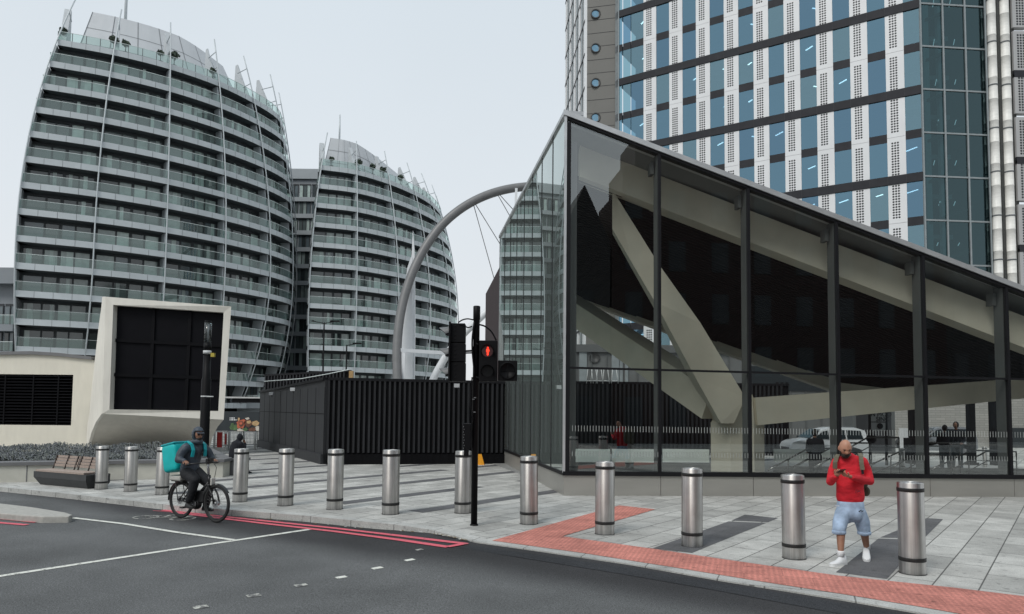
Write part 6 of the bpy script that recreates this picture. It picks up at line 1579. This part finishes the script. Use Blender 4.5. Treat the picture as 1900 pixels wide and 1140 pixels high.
def shoe(name, ankle, toe_dir, z0, m_up, m_sole, parent, L_=.30, pitch=0, hgt=.085):
    t = V(toe_dir).normalized(); s_ = V((-t.y, t.x, 0)); mb = MB(); rows = []
    heel = V(ankle)-t*.085; heel.z = z0
    for i, (f, w_, h) in enumerate(((0, .028, .075), (.06, .040, hgt+.015), (.22, .042, hgt+.02), (.38, .043, hgt), (.55, .047, .070), (.75, .050, .055), (.9, .042, .045), (.98, .024, .034), (1.0, .006, .024))):
        c = heel+t*L_*f; up = V((0, 0, 1)); lift = pitch*max(0, f-.1)*L_ if pitch > 0 else -pitch*(1-f)*L_
        ring = []
        for k in range(13):
            a_ = math.pi*k/12; ring.append(c+s_*w_*math.cos(a_)*(1 if 0 < k < 12 else 1.02)+up*(.026+(h-.026)*math.sin(a_)**.8+lift))
        rows.append(ring)
    rows.append([sum(rows[-1], V((0, 0, 0)))/13]*13); rows.insert(0, [sum(rows[0], V((0, 0, 0)))/13]*13)
    mb.grid(rows, m_up, sm=True, flip=False); o = mb.build(name, parent); 
    mb = MB(); rows = []
    for i, (f, w_) in enumerate(((-.01, .02), (.0, .032), (.06, .043), (.3, .044), (.55, .050), (.75, .053), (.9, .046), (.98, .03), (1.01, .008))):
        c = heel+t*L_*f; lift = pitch*max(0, f-.1)*L_ if pitch > 0 else -pitch*(1-f)*L_
        rows.append([c+s_*w_+V((0, 0, lift+.036)), c+s_*w_+V((0, 0, lift)), c-s_*w_+V((0, 0, lift)), c-s_*w_+V((0, 0, lift+.036))])
    e_ = rows[0]; cc_ = (e_[0]+e_[2])/2; rows.insert(0, [cc_]*4); e_ = rows[-1]; cc_ = (e_[0]+e_[2])/2; rows.append([cc_]*4)
    mb.grid(rows, m_sole, sm=False, flip=False); mb.build('sole', o)
    return o
# ---------------------------------------------------------------- man in the red sweater
g = G(1579, 1042); S_ = 1.0
man = thing('person', g, 'bald bearded man in red sweater and denim shorts walking while looking at his phone', 'person')
Ym = g.y; mpp = Ym/FPX*1.0
def mp_(px, py, dy=0.0): return P(px, py, Ym+dy)
# body (continuous): torso, neck, arms to wrists, legs to ankles
bv = [mp_(1578, 938), mp_(1577, 915), mp_(1577, 890, .02), mp_(1575, 864, .02), mp_(1573, 850, .0), mp_(1570, 838, -.03),
      mp_(1552, 857, .01), mp_(1542, 893, .02), mp_(1554, 881, -.27),
      mp_(1600, 858, .03), mp_(1613, 892, .02), mp_(1577, 884.5, -.27),
      mp_(1565, 945), mp_(1560, 985, -.14), mp_(1560, 1026, -.22),
      mp_(1592, 945), mp_(1603, 985, .02), mp_(1608, 1016, .16)]
be = [(0, 1), (1, 2), (2, 3), (3, 4), (4, 5), (3, 6), (6, 7), (7, 8), (3, 9), (9, 10), (10, 11), (0, 12), (12, 13), (13, 14), (0, 15), (15, 16), (16, 17)]
br_ = [(.13, .11), (.125, .10), (.135, .105), (.12, .095), (.06, .06), (.052, .055), .034, .028, .026, .034, .028, .026, .085, .062, .038, .085, .062, .038]
blob('body', chain(bv, be, br_), M_SKIND, man, .013)
# head bent forward
hc_ = mp_(1568, 832, -.09); HM = Matrix.Rotation(R(-8), 3, 'Z') @ Matrix.Rotation(R(27), 3, 'X')
hd = head_mesh('head', hc_, HM, M_SKIN, man, 1.03)
mb = MB()
for s_ in (-1, 1): ell(mb, (s_*.032, -.082, .006), .013, .006, .005, M_EYE, 8, 6)
for s_ in (-1, 1): ell(mb, (s_*.034, -.090, .026), .020, .005, .004, M_BEARD, 8, 6)
xfm(mb, hc_, HM, 1.03); mb.build('eyes', man)
mb = MB()
def bf(p, d):
    x_, y_, z_ = p; 
    return V((x_*(1-.2*max(0, -z_/.06)), y_, z_))
ell(mb, (0, -.042, -.078), .058, .058, .050, M_BEARD, 22, 16, fn=bf)
for s_ in (-1, 1): ell(mb, (s_*.058, -.018, -.045), .012, .034, .045, M_BEARD, 10, 10)
ell(mb, (0, -.098, -.046), .026, .009, .008, M_BEARD, 10, 8); xfm(mb, hc_, HM, 1.03); mb.build('beard', man)
# sweater
sv = [mp_(1578, 923), mp_(1577, 903), mp_(1577, 880, .02), mp_(1575, 862, .02), mp_(1572, 850, -.0),
      mp_(1554, 858, .02), mp_(1546, 874, .04), mp_(1541, 894, .0), mp_(1551, 885, -.22),
      mp_(1600, 858, .02), mp_(1608, 874, .05), mp_(1614, 893, .0), mp_(1581, 886, -.24)]
se = [(0, 1), (1, 2), (2, 3), (3, 4), (3, 5), (5, 6), (6, 7), (7, 8), (3, 9), (9, 10), (10, 11), (11, 12)]
sr = [(.192, .13), (.183, .135), (.188, .14), (.168, .115), (.075, .075), .076, .068, .058, .042, .076, .068, .058, .042]
blob('sweater', chain(sv, se, sr), M_REDS, man, .012, 3)
mb = MB(); pts = [mp_(1572, 851, .0)+V((.066*math.cos(t*math.pi/8), .06*math.sin(t*math.pi/8)-.01, .012*math.sin(t*math.pi/8))) for t in range(16)]; mb.tube(pts, .012, M_REDS, 8, closed=True); mb.build('collar', man)
# denim shorts, loose to below the knee
sv = [mp_(1578, 936), mp_(1578, 948), mp_(1565, 952, -.02), mp_(1559, 969, -.08), mp_(1557, 983, -.13), mp_(1592, 952, .0), mp_(1600, 969, .0), mp_(1603, 984, .02)]
se = [(0, 1), (1, 2), (1, 5), (2, 3), (3, 4), (5, 6), (6, 7)]
sr = [(.186, .125), (.188, .13), (.108, .112), (.098, .10), (.086, .09), (.108, .112), (.097, .10), (.084, .09)]
blob('denim_shorts', chain(sv, se, sr), M_DENIM, man, .012, 4)
mb = MB()
for c, rx in ((mp_(1556.8, 988, -.135), .086), (mp_(1603.5, 989.5, .02), .084)):
    mb = MB(); mb.lathe([(rx-.004, -.02), (rx+.004, -.016), (rx+.006, .02), (rx-.01, .03)], c, M_DENIM, 22); mb.build('rolled_hem', man)
M_RIP = mat('denim_rip', (.03, .04, .06), .9); M_FADE = mat('denim_fade', (.55, .62, .70), .9)
mb = MB(); c = mp_(1597, 948, -.135); 
for k in range(5): q = c+V((.012*k-.02, 0, .008*((k*7) % 3)-.01)); mb.face([q+V((-.01, 0, -.004)), q+V((.01, 0, -.006)), q+V((.012, 0, .006)), q+V((-.008, 0, .005))], M_RIP)
c = mp_(1553, 939, -.145); mb.face([c+V((-.03, 0, -.006)), c+V((.03, 0, -.008)), c+V((.035, 0, .01)), c+V((-.03, 0, .012))], M_FADE); mb.build('denim_wear', man)
mb = MB(); c = mp_(1591, 912, -.165)
for k in range(7): q = c+V((.011*k-.03, 0, .006*((k*5) % 3)-.006)); mb.bar(q, q+V((.012, 0, .016*(1 if k % 2 else -1))), .004, .004, M_RIP)
mb.build('chest_mark', man)
# straps and pack
mb = MB()
def strap(pl):
    pts = [mp_(*q) for q in pl]; 
    for i in range(len(pts)-1):
        a_, b__ = pts[i], pts[i+1]; d_ = (b__-a_).normalized(); s__ = V((1, 0, 0))*.030; mb.face([a_-s__, a_+s__, b__+s__, b__-s__], M_OLIVE); mb.face([a_-s__+V((0, -.008, 0)), b__-s__+V((0, -.008, 0)), b__+s__+V((0, -.008, 0)), a_+s__+V((0, -.008, 0))], M_OLIVE)
strap([(1555, 843, .03), (1552, 848, -.075), (1549, 858, -.115), (1549, 870, -.11)]); strap([(1595, 841, .03), (1597, 846, -.085), (1598, 858, -.13), (1600, 872, -.15)])
mb.build('strap', man)
mb = MB(); a_ = mp_(1600, 872, -.158); b__ = mp_(1601, 880, -.15); mb.face([a_-V((.018, 0, 0)), a_+V((.018, 0, 0)), b__+V((.018, 0, 0)), b__-V((.018, 0, 0))], M_NAVY); mb.build('strap_end', man)
pk = thing('backpack', mp_(1588, 925, .2), 'olive backpack worn on the back of the man in red', 'backpack')
mb = MB(); ell(mb, mp_(1584, 880, .25), .19, .10, .27, M_BAG, 20, 14, fn=lambda p, d: V((math.copysign(abs(d.x)**.6*.19, d.x), math.copysign(abs(d.y)**.6*.10, d.y), math.copysign(abs(d.z)**.6*.27, d.z)))); mb.build('main_sack', pk)
mb = MB(); c = mp_(1607, 912, .2); ell(mb, c, .05, .06, .07, M_BAG, 12, 10); mb.build('side_pocket', pk)
# hands and phone
ph = mp_(1560.5, 874.5, -.36); 
hand('right_hand', mp_(1551.5, 882, -.23), mp_(1557, 876, -.38)-mp_(1551.5, 882, -.23), V((.6, 0, .8)), 1, .6, M_SKIN, man, .95)
hand('left_hand', mp_(1574, 884, -.27), mp_(1559, 879, -.35)-mp_(1574, 884, -.27), V((-.1, .2, .95)), -1, .62, M_SKIN, man, .95)
phn = thing('phone', ph, 'black smartphone held in both hands by the man in red', 'phone'); mb = MB(); M_ = Matrix.Translation(ph) @ Matrix.Rotation(R(-6), 4, 'Y') @ Matrix.Rotation(R(-22), 4, 'X'); mb.box((-.042, -.075, -.005), (.042, .075, .005), M_PHONE); mb.xf(M_); mb.build('casing', phn, bevel=.004)
mb = MB(); mb.box((-.036, -.068, .0052), (.036, .068, .006), M_LENS); mb.xf(M_); mb.build('screen', phn)
# trainers
shoe('trainer', mp_(1561, 1033, -.22), V((-.88, -.5, 0)), .0, M_SHOE, M_SOLE, man, .31, hgt=.11)
shoe('trainer', mp_(1607, 1022, .16), V((-.42, -.9, 0)), .0, M_SHOE, M_SOLE, man, .30, pitch=-.35, hgt=.11)
for px, py, dy in ((1560, 1024, -.215), (1608, 1011, .16)):
    mb = MB(); c = mp_(px, py, dy); mb.lathe([(.046, -.06), (.047, .0), (.044, .015)], c, M_SHOE, 16); mb.build('sock', man)
# ---------------------------------------------------------------- cyclist
W1, W0 = RP(401, 969.5), RP(335.5, 961); hv = (W1-W0); wb = V((hv.x, hv.y, 0)).length; ang = math.atan2(hv.y, hv.x)
mid = (W0+W1)/2; mid.z = rz(mid.x)+.002
M_BK = mat('bike_black', (.014, .014, .015), .4); M_TYRE = mat('bike_tyre', (.022, .022, .022), .85); M_SPOKE = mat('spoke', (.30, .30, .30), .35, metal=.8); M_CHR = mat('bike_metal', (.40, .40, .41), .3, metal=.8); M_SAD = mat('pale_saddle_bag', (.45, .44, .41), .7)
bk = thing('bicycle', mid, 'black electric delivery bicycle with mudguards ridden towards the right', 'bicycle', rz=ang, local=True)
wr = .352; hb = wb/2
def wheel(x_):
    mb = MB(); c = V((x_, 0, wr)); pts = [c+V((math.cos(t*2*math.pi/40)*(wr-.026), 0, math.sin(t*2*math.pi/40)*(wr-.026))) for t in range(40)]; mb.tube(pts, .027, M_TYRE, 10, closed=True); w_ = mb.build('wheel', bk)
    mb = MB(); pts = [c+V((math.cos(t*2*math.pi/40)*(wr-.058), 0, math.sin(t*2*math.pi/40)*(wr-.058))) for t in range(40)]; mb.tube(pts, .012, M_BK, 6, closed=True); mb.build('rim', w_)
    mb = MB()
    for k in range(28): t = k*2*math.pi/28; s_ = .03 if k % 2 else -.03; mb.tube([c+V((.03*math.cos(t+.6), s_, .03*math.sin(t+.6))), c+V((math.cos(t)*(wr-.06), 0, math.sin(t)*(wr-.06)))], .0018, M_SPOKE, 4, cap=False)
    mb.build('spokes', w_); mb = MB(); mb.lathe([(.03, -.055), (.036, -.03), (.036, .03), (.03, .055)], c, M_CHR if x_ > 0 else M_BK, 14, ax=(0, 1, 0)); mb.lathe([(.08, -.04), (.08, -.037)], c, M_CHR, 24, ax=(0, 1, 0)); mb.build('hub', w_)
    return w_
wheel(hb); wheel(-hb)
hf = V((hb, 0, wr)); hr_ = V((-hb, 0, wr)); bbk = V((-.06, 0, .30)); head_b = V((hb-.20, 0, .70)); head_t = V((hb-.25, 0, .86)); seat_t = V((-.28, 0, .80))
mb = MB(); mb.tube([head_b, V((.12, 0, .46)), bbk], .045, M_BK, 10); mb.tube([bbk, seat_t], .026, M_BK, 10); mb.tube([head_t, head_b], .034, M_BK, 10); mb.tube([V((-.10, 0, .42)), head_b+V((-.02, 0, .04))], .03, M_BK, 8)
for s_ in (-.055, .055): mb.tube([bbk+V((0, s_*.8, 0)), hr_+V((0, s_, 0))], .014, M_BK, 6); mb.tube([V((-.24, s_*.5, .66)), hr_+V((0, s_, 0))], .011, M_BK, 6)
mb.build('frame', bk)
mb = MB()
for s_ in (-.06, .06): mb.tube([head_b+V((.01, s_, -.03)), hf+V((-.06, s_, .16)), hf+V((0, s_, 0))], .017, M_BK, 8)
mb.tube([head_b+V((0, -.07, -.03)), head_b+V((0, .07, -.03))], .022, M_BK, 8); mb.build('fork', bk)
mb = MB(); mb.box((-.2, -.045, .34), (.16, .045, .56), M_BK); mb.xf(Matrix.Translation((.02, 0, .0))); mb.build('battery', bk, bevel=.02)
mb = MB(); mb.lathe([(.09, -.05), (.10, -.03), (.10, .03), (.09, .05)], bbk, M_BK, 20, ax=(0, 1, 0)); mb.lathe([(.075, -.075), (.075, -.065)], bbk, M_CHR, 24, ax=(0, 1, 0)); mb.build('motor', bk)
for sd_, a_ in ((-1, R(-160)), (1, R(20))):
    mb = MB(); c = bbk+V((0, sd_*.09, 0)); e_ = c+V((.17*math.cos(a_), sd_*.02, .17*math.sin(a_))); mb.tube([c, e_], .011, M_CHR, 6); mb.build('crank', bk)
    mb = MB(); mb.box(e_+V((-.045, 0 if sd_ > 0 else -.1, -.012)), e_+V((.045, .1 if sd_ > 0 else 0, .012)), M_BK); mb.build('pedal', bk)
for c, r0_, r1_ in ((hf, R(35), R(175)), (hr_, R(10), R(185))):
    mb = MB(); rows = []
    for k in range(17):
        t = r0_+(r1_-r0_)*k/16; rows.append([c+V((math.cos(t)*(wr+.018), w_, math.sin(t)*(wr+.018)-abs(w_)*.2)) for w_ in (-.032, -.018, 0, .018, .032)])
    mb.grid(rows, M_BK); mb.build('mudguard', bk)
mb = MB(); mb.tube([head_t, head_t+V((-.03, 0, .12)), head_t+V((-.02, 0, .22))], .02, M_CHR, 8); hbz = head_t+V((-.02, 0, .23))
mb.tube([hbz+V((-.22, -.33, -.03)), hbz+V((-.08, -.30, .0)), hbz+V((.03, -.12, .01)), hbz, hbz+V((.03, .12, .01)), hbz+V((-.08, .30, .0)), hbz+V((-.22, .33, -.03))], .013, M_BK, 8); mb.build('handlebar', bk)
mb = MB()
for s_ in (-1, 1): mb.tube([hbz+V((-.12, s_*.305, -.01)), hbz+V((-.23, s_*.332, -.03))], .019, M_BK, 8)
mb.box(hbz+V((-.02, -.05, .01)), hbz+V((.05, .05, .08)), M_BK); mb.box(hbz+V((.02, -.03, .04)), hbz+V((.10, .03, .10)), M_BK); mb.build('grip', bk)
mb = MB(); mb.tube([hbz+V((.02, .08, .02)), hbz+V((.14, .07, -.08)), hbz+V((.12, .05, -.28)), head_b+V((.02, .05, 0))], .006, M_BK, 5); mb.tube([hbz+V((.02, -.08, .02)), hbz+V((.12, -.07, -.1)), head_b+V((.04, -.05, 0)), hf+V((-.02, -.06, .1))], .006, M_BK, 5); mb.build('brake_cable', bk)
mb = MB(); mb.box(head_b+V((.045, -.045, -.02)), head_b+V((.09, .045, .12)), M_SAD); mb.build('front_light', bk, bevel=.012)
mb = MB(); ell(mb, (-.30, 0, .84), .14, .085, .045, M_BK, 16, 10); mb.build('saddle', bk)
mb = MB(); mb.box((-.72, -.09, .70), (-.38, .09, .715), M_BK)
for s_ in (-.08, .08): mb.tube([V((-.60, s_, .70)), hr_+V((0, s_, 0))], .009, M_BK, 5)
mb.build('rack', bk); mb = MB(); mb.box((-.74, -.13, .72), (-.40, .13, .82), M_SAD); mb.build('rack_pad', bk, bevel=.03)
# rider in the same local frame
M_COAT = mat('rider_coat', (.042, .056, .075), .55, var=.35, scale=7, bump=1.0, bscale=12); M_TRS = mat('rider_trousers', (.010, .011, .014), .8, var=.3, scale=7, bump=1.0, bscale=12); M_BOOT = mat('rider_boot', (.012, .012, .012), .6); M_TURQ = mat('turquoise_bag', (.0, .46, .46), .5, var=.10, scale=4, bump=.4, bscale=4); M_TURQ2 = mat('turquoise_bag_side', (.0, .34, .38), .5, var=.12, scale=4, bump=.4, bscale=4)
rd_ = thing('person', mid, 'delivery cyclist in dark hooded coat and sunglasses riding a bicycle', 'person', rz=ang, local=True)
hp = V((-.30, 0, .93)); 
rv = [hp, V((-.29, 0, 1.06)), V((-.24, 0, 1.22)), V((-.18, 0, 1.38)), V((-.13, 0, 1.48)), V((-.10, 0, 1.55)),
      V((-.18, -.17, 1.38)), V((-.10, -.28, 1.14)), hbz+V((-.24, -.32, .03)), V((-.18, .17, 1.38)), V((.0, .28, 1.16)), hbz+V((-.22, .33, .03)),
      V((-.26, -.10, .90)), V((.06, -.13, .76)), V((-.10, -.13, .36)), V((-.26, .10, .90)), V((.14, .13, .66)), V((.05, .12, .26))]
re_ = [(0, 1), (1, 2), (2, 3), (3, 4), (4, 5), (3, 6), (6, 7), (7, 8), (3, 9), (9, 10), (10, 11), (0, 12), (12, 13), (13, 14), (0, 15), (15, 16), (16, 17)]
rv[7] = V((-.20, -.32, 1.15)); rv[8] = hbz+V((-.29, -.31, .04)); rv[10] = V((-.12, .33, 1.17)); rv[11] = hbz+V((-.29, .32, .04))
blob('body', chain(rv, re_, [.12, .12, .13, .11, .06, .05, .05, .04, .03, .05, .04, .03, .085, .06, .04, .085, .06, .04]), M_SKIN2, rd_, .013, 5, (0, 1, 0))
cv = [V((-.30, 0, .92)), V((-.29, 0, 1.04)), V((-.25, 0, 1.20)), V((-.19, 0, 1.36)), V((-.14, 0, 1.455)),
      V((-.18, -.19, 1.37)), V((-.14, -.26, 1.26)), V((-.12, -.31, 1.14)), V((-.02, -.32, 1.12)), V((-.18, .19, 1.37)), V((-.10, .26, 1.27)), V((-.02, .30, 1.18)), V((.02, .32, 1.13))]
cv[8] = hbz+V((-.27, -.31, .05)); cv[12] = hbz+V((-.25, .32, .05)); cv[7] = V((-.20, -.32, 1.15)); cv[6] = V((-.20, -.27, 1.27)); cv[11] = V((-.12, .33, 1.17)); cv[10] = V((-.15, .28, 1.28))
ce = [(0, 1), (1, 2), (2, 3), (3, 4), (3, 5), (5, 6), (6, 7), (7, 8), (3, 9), (9, 10), (10, 11), (11, 12)]
cv[8] = hbz+V((-.29, -.31, .045)); cv[12] = hbz+V((-.28, .32, .045))
blob('coat', chain(cv, ce, [(.185, .16), (.18, .145), (.195, .145), (.17, .13), .085, .085, .078, .068, .048, .085, .078, .068, .048]), M_COAT, rd_, .013, 4, (0, 1, 0))
tv = [V((-.30, 0, .90)), V((-.24, -.10, .88)), V((.04, -.13, .78)), V((-.02, -.13, .58)), V((-.11, -.13, .38)), V((-.24, .10, .88)), V((.12, .13, .68)), V((.08, .13, .46)), V((.06, .12, .28))]
blob('trousers', chain(tv, [(0, 1), (1, 2), (2, 3), (3, 4), (0, 5), (5, 6), (6, 7), (7, 8)], [.15, .125, .095, .08, .065, .125, .095, .08, .065]), M_TRS, rd_, .013, 4, (0, 1, 0))
shoe('boot', V((-.10, -.14, .30)), V((1, -.1, 0)), .24, M_BOOT, M_BOOT, rd_, .28); shoe('boot', V((.04, .13, .2)), V((1, 0, 0)), .17, M_BOOT, M_BOOT, rd_, .28)
hh = V((-.07, -.01, 1.615)); HM2 = Matrix.Rotation(R(90-12), 3, 'Z') @ Matrix.Rotation(R(4), 3, 'X')
head_mesh('head', hh, HM2, M_SKIN2, rd_, .98)
mb = MB()
def hood(p, d):
    # open at the face
    k = max(0, -d.y)
    if k > .45 and -.75 < d.z < .40: s = .80; return V((p.x*1.0, p.y*.42, p.z))
    return p
ell(mb, (0, .012, .006), .108, .128, .150, M_COAT, 36, 26, fn=hood); ell(mb, (0, .01, -.13), .10, .11, .07, M_COAT, 20, 10)
rows = [[V((math.sin(t)*.085, -math.cos(t)*.095-o_, .055-o_*.30)) for t in [(-1.0+2.0*i/10) for i in range(11)]] for o_ in (0, .03, .055)]
mb.grid(rows, M_COAT); xfm(mb, hh, HM2, 1); mb.build('hood', rd_)
mb = MB()
for s_ in (-1, 1): ell(mb, (s_*.034, -.092, .010), .026, .010, .019, M_PHONE, 12, 8)
mb.bar(V((-.06, -.096, .016)), V((.06, -.096, .016)), .008, .008, M_PHONE); xfm(mb, hh, HM2, 1); mb.build('sunglasses', rd_)
mb = MB(); ell(mb, (0, -.045, -.076), .050, .055, .042, M_BEARD, 16, 12); xfm(mb, hh, HM2, .98); mb.build('beard', rd_)
hand('right_hand', hbz+V((-.30, -.31, .04)), V((.9, -.05, -.12)), V((0, .15, -1)), -1, .55, M_SKIN2, rd_); hand('left_hand', hbz+V((-.30, .32, .04)), V((.9, .05, -.12)), V((0, -.15, -1)), 1, .55, M_SKIN2, rd_)
mb = MB()
for s_ in (-1, 1):
    pts = [V((-.30, s_*.13, 1.44)), V((-.20, s_*.14, 1.49)), V((-.07, s_*.14, 1.43)), V((-.03, s_*.13, 1.32)), V((-.05, s_*.14, 1.20))]
    for i in range(4): mb.bar(pts[i], pts[i+1], .06, .02, M_TURQ2, up=(1, 0, .6))
mb.build('shoulder_strap', rd_)
# turquoise thermal delivery bag
bg_ = thing('delivery_bag', mid, 'turquoise insulated delivery bag carried on the back of the cyclist', 'delivery bag', rz=ang, local=True)
mb = MB(); MM = Matrix.Translation((-.64, 0, 1.16)) @ Matrix.Rotation(R(-12), 4, 'Y')
def rbox(hx, hy, hz, m, r=.05):
    vs_ = MB(); rows = []
    def fn(p, d): 
        q = [math.copysign(min(1, abs(c)**.28), c) for c in d]; return V((q[0]*hx, q[1]*hy, q[2]*hz))
    ell(vs_, (0, 0, 0), 1, 1, 1, m, 40, 28, fn=fn); return vs_
b1_ = rbox(.21, .23, .275, M_TURQ); b1_.xf(MM); b1_.build('bag_body', bg_)
mb = MB(); mb.box((-.205, -.228, .24), (.205, .228, .285), M_TURQ2); mb.xf(MM); mb.build('lid', bg_, bevel=.02)
mb = MB(); mb.box((-.20, -.243, -.275), (.20, -.238, .23), M_TURQ); mb.xf(MM); mb.build('side_panel', bg_, bevel=.004) if False else None
M_MARK = mat('faded_mark', (.35, .62, .60), .6); mb = MB(); mb.box((-.232, -.07, .02), (-.214, .04, .13), M_MARK); mb.xf(MM); mb.build('faded_patch', bg_)
# ---------------------------------------------------------------- hooded person sitting on the stone block
M_BLKC = mat('black_coat', (.008, .009, .014), .9, var=.3, scale=6, bump=.5, bscale=8)
q = SEATB+V((.20, .30, .50)); sp_ = thing('person', q, 'person in black hooded coat sitting hunched on the stone block, seen from behind', 'person')
def sit(o, root, face):
    f = V(face).normalized(); r = V((f.y, -f.x, 0)); v_ = lambda a, b_, c: o+r*a*.8+f*b_*.8+V((0, 0, c*(.80 if c > 0 else 1)))
    sk = [v_(0, 0, .10), v_(0, .02, .28), v_(0, .08, .46), v_(0, .15, .58), v_(0, .20, .66), v_(-.18, .12, .52), v_(-.22, .24, .30), v_(-.08, .40, .30), v_(.18, .12, .52), v_(.22, .24, .30), v_(.10, .40, .50),
          v_(-.1, .05, .08), v_(-.12, .45, .10), v_(-.12, .50, -.42), v_(.1, .05, .08), v_(.12, .45, .10), v_(.12, .50, -.42)]
    ed_ = [(0, 1), (1, 2), (2, 3), (3, 4), (2, 5), (5, 6), (6, 7), (2, 8), (8, 9), (9, 10), (0, 11), (11, 12), (12, 13), (0, 14), (14, 15), (15, 16)]
    blob('body', chain(sk, ed_, [(.13), (.13), (.13), .06, .05, .06, .05, .035, .06, .05, .035, .09, .07, .05, .09, .07, .05]), M_SKIN2, root, .018)
    blob('coat', chain(sk[:11], ed_[:10], [.165, .165, .16, .10, .075, .08, .07, .055, .08, .07, .055]), M_BLKC, root, .018)
    blob('trousers', chain([sk[0]]+sk[11:], [(0, 1), (1, 2), (2, 3), (0, 4), (4, 5), (5, 6)], [.16, .12, .10, .075, .12, .10, .075]), M_BLKC, root, .018)
    mb = MB(); c = v_(.02, .22, .76); ell(mb, c, .088, .10, .125, M_BLKC, 16, 12); mb.build('hood', root)
    mb = MB(); ell(mb, c+f*.03, .065, .08, .10, M_SKIN2, 14, 12); mb.build('head', root)
    for a in (-.12, .12): shoe('shoe', v_(a, .50, -.42), f, o.z-.50, M_BLKC, M_BLKC, root, .28)
    hand('right_hand', v_(.10, .40, .50), V((-.2, .1, .9)), -f, 1, .5, M_SKIN2, root); hand('left_hand', v_(-.08, .40, .30), V(f)*.9, V((0, 0, -1)), 1, .4, M_SKIN2, root)
sit(q, sp_, V((.45, .9, 0)))
# ---------------------------------------------------------------- standing figures in the hall
def stand(px, py_foot, py_top, Y, label, coat, legs, face, hair, lean=0, arm=0):
    b_ = P(px, 800, Y); b_.z = 0.02; h = P(px, py_top, Y).z-.02; k = h/1.75; th = thing('person', b_, label, 'person')
    f = V(face).normalized(); r = V((f.y, -f.x, 0)); v_ = lambda a, c, d=0: b_+(r*a+f*d)*k+V((0, 0, c*k))
    sk = [v_(0, .93), v_(0, 1.1), v_(0, 1.3), v_(0, 1.43), v_(0, 1.52, .02), v_(-.18, 1.38), v_(-.23, 1.1), v_(-.15, 1.0+arm*.2, .22), v_(.18, 1.38), v_(.23, 1.1), v_(.15+arm*.2, .98+arm*.3, .2),
          v_(-.1, .88), v_(-.11, .48, .02), v_(-.12, .08), v_(.1, .88), v_(.11, .48, .03), v_(.13, .08, -.04)]
    ed_ = [(0, 1), (1, 2), (2, 3), (3, 4), (2, 5), (5, 6), (6, 7), (2, 8), (8, 9), (9, 10), (0, 11), (11, 12), (12, 13), (0, 14), (14, 15), (15, 16)]
    blob('body', chain(sk, ed_, [x_*k for x_ in (.12, .12, .13, .06, .05, .055, .045, .03, .055, .045, .03, .085, .06, .04, .085, .06, .04)]), M_SKIN2, th, .02)
    blob('coat', chain(sk[:3]+[sk[3]]+sk[5:11], [(0, 1), (1, 2), (2, 3), (2, 4), (4, 5), (5, 6), (2, 7), (7, 8), (8, 9)], [x_*k for x_ in (.17, .16, .18, .08, .085, .07, .05, .085, .07, .05)]), coat, th, .02)
    blob('trousers', chain([sk[0]]+sk[11:], [(0, 1), (1, 2), (2, 3), (0, 4), (4, 5), (5, 6)], [x_*k for x_ in (.14, .11, .085, .07, .11, .085, .07)]), legs, th, .02)
    HMx = Matrix.Rotation(math.atan2(f.x, -f.y), 3, 'Z'); c = v_(0, 1.63, .03); head_mesh('head', c, HMx, M_SKIN2, th, k)
    mb = MB(); ell(mb, c-f*.015*k+V((0, 0, .012*k)), .090*k, .105*k, .125*k, hair, 18, 14, fn=None); mb.build('hair', th)
    for s__, q_ in ((-1, sk[13]), (1, sk[16])): shoe('shoe', q_, f, .02, M_BLKC, M_BLKC, th, .27*k)
    hand('left_hand', sk[7], f, V((0, 0, -1)), 1, .4, M_SKIN2, th, k); hand('right_hand', sk[10], f, V((0, 0, -1)), -1, .4, M_SKIN2, th, k)
M_GREYT = mat('grey_trousers', (.06, .075, .08), .85, var=.2); M_HAIRB = mat('dark_hair', (.012, .010, .009), .7, var=.3, scale=20)
stand(1753, 870, 789, 25.2, 'dark-haired person in black, left one of the embracing couple in the hall', M_BLKC, M_GREYT, (.6, 1, 0), M_HAIRB)
stand(1774, 870, 783, 25.3, 'taller person in black with hair tied up, right one of the embracing couple', M_BLKC, M_GREYT, (-.6, -.9, 0), M_HAIRB)
stand(1512, 870, 797, 20.3, 'dark-clothed person standing at the handrails in front of the white car', M_BLKC, M_TRS, (.2, 1, 0), M_HAIRB)
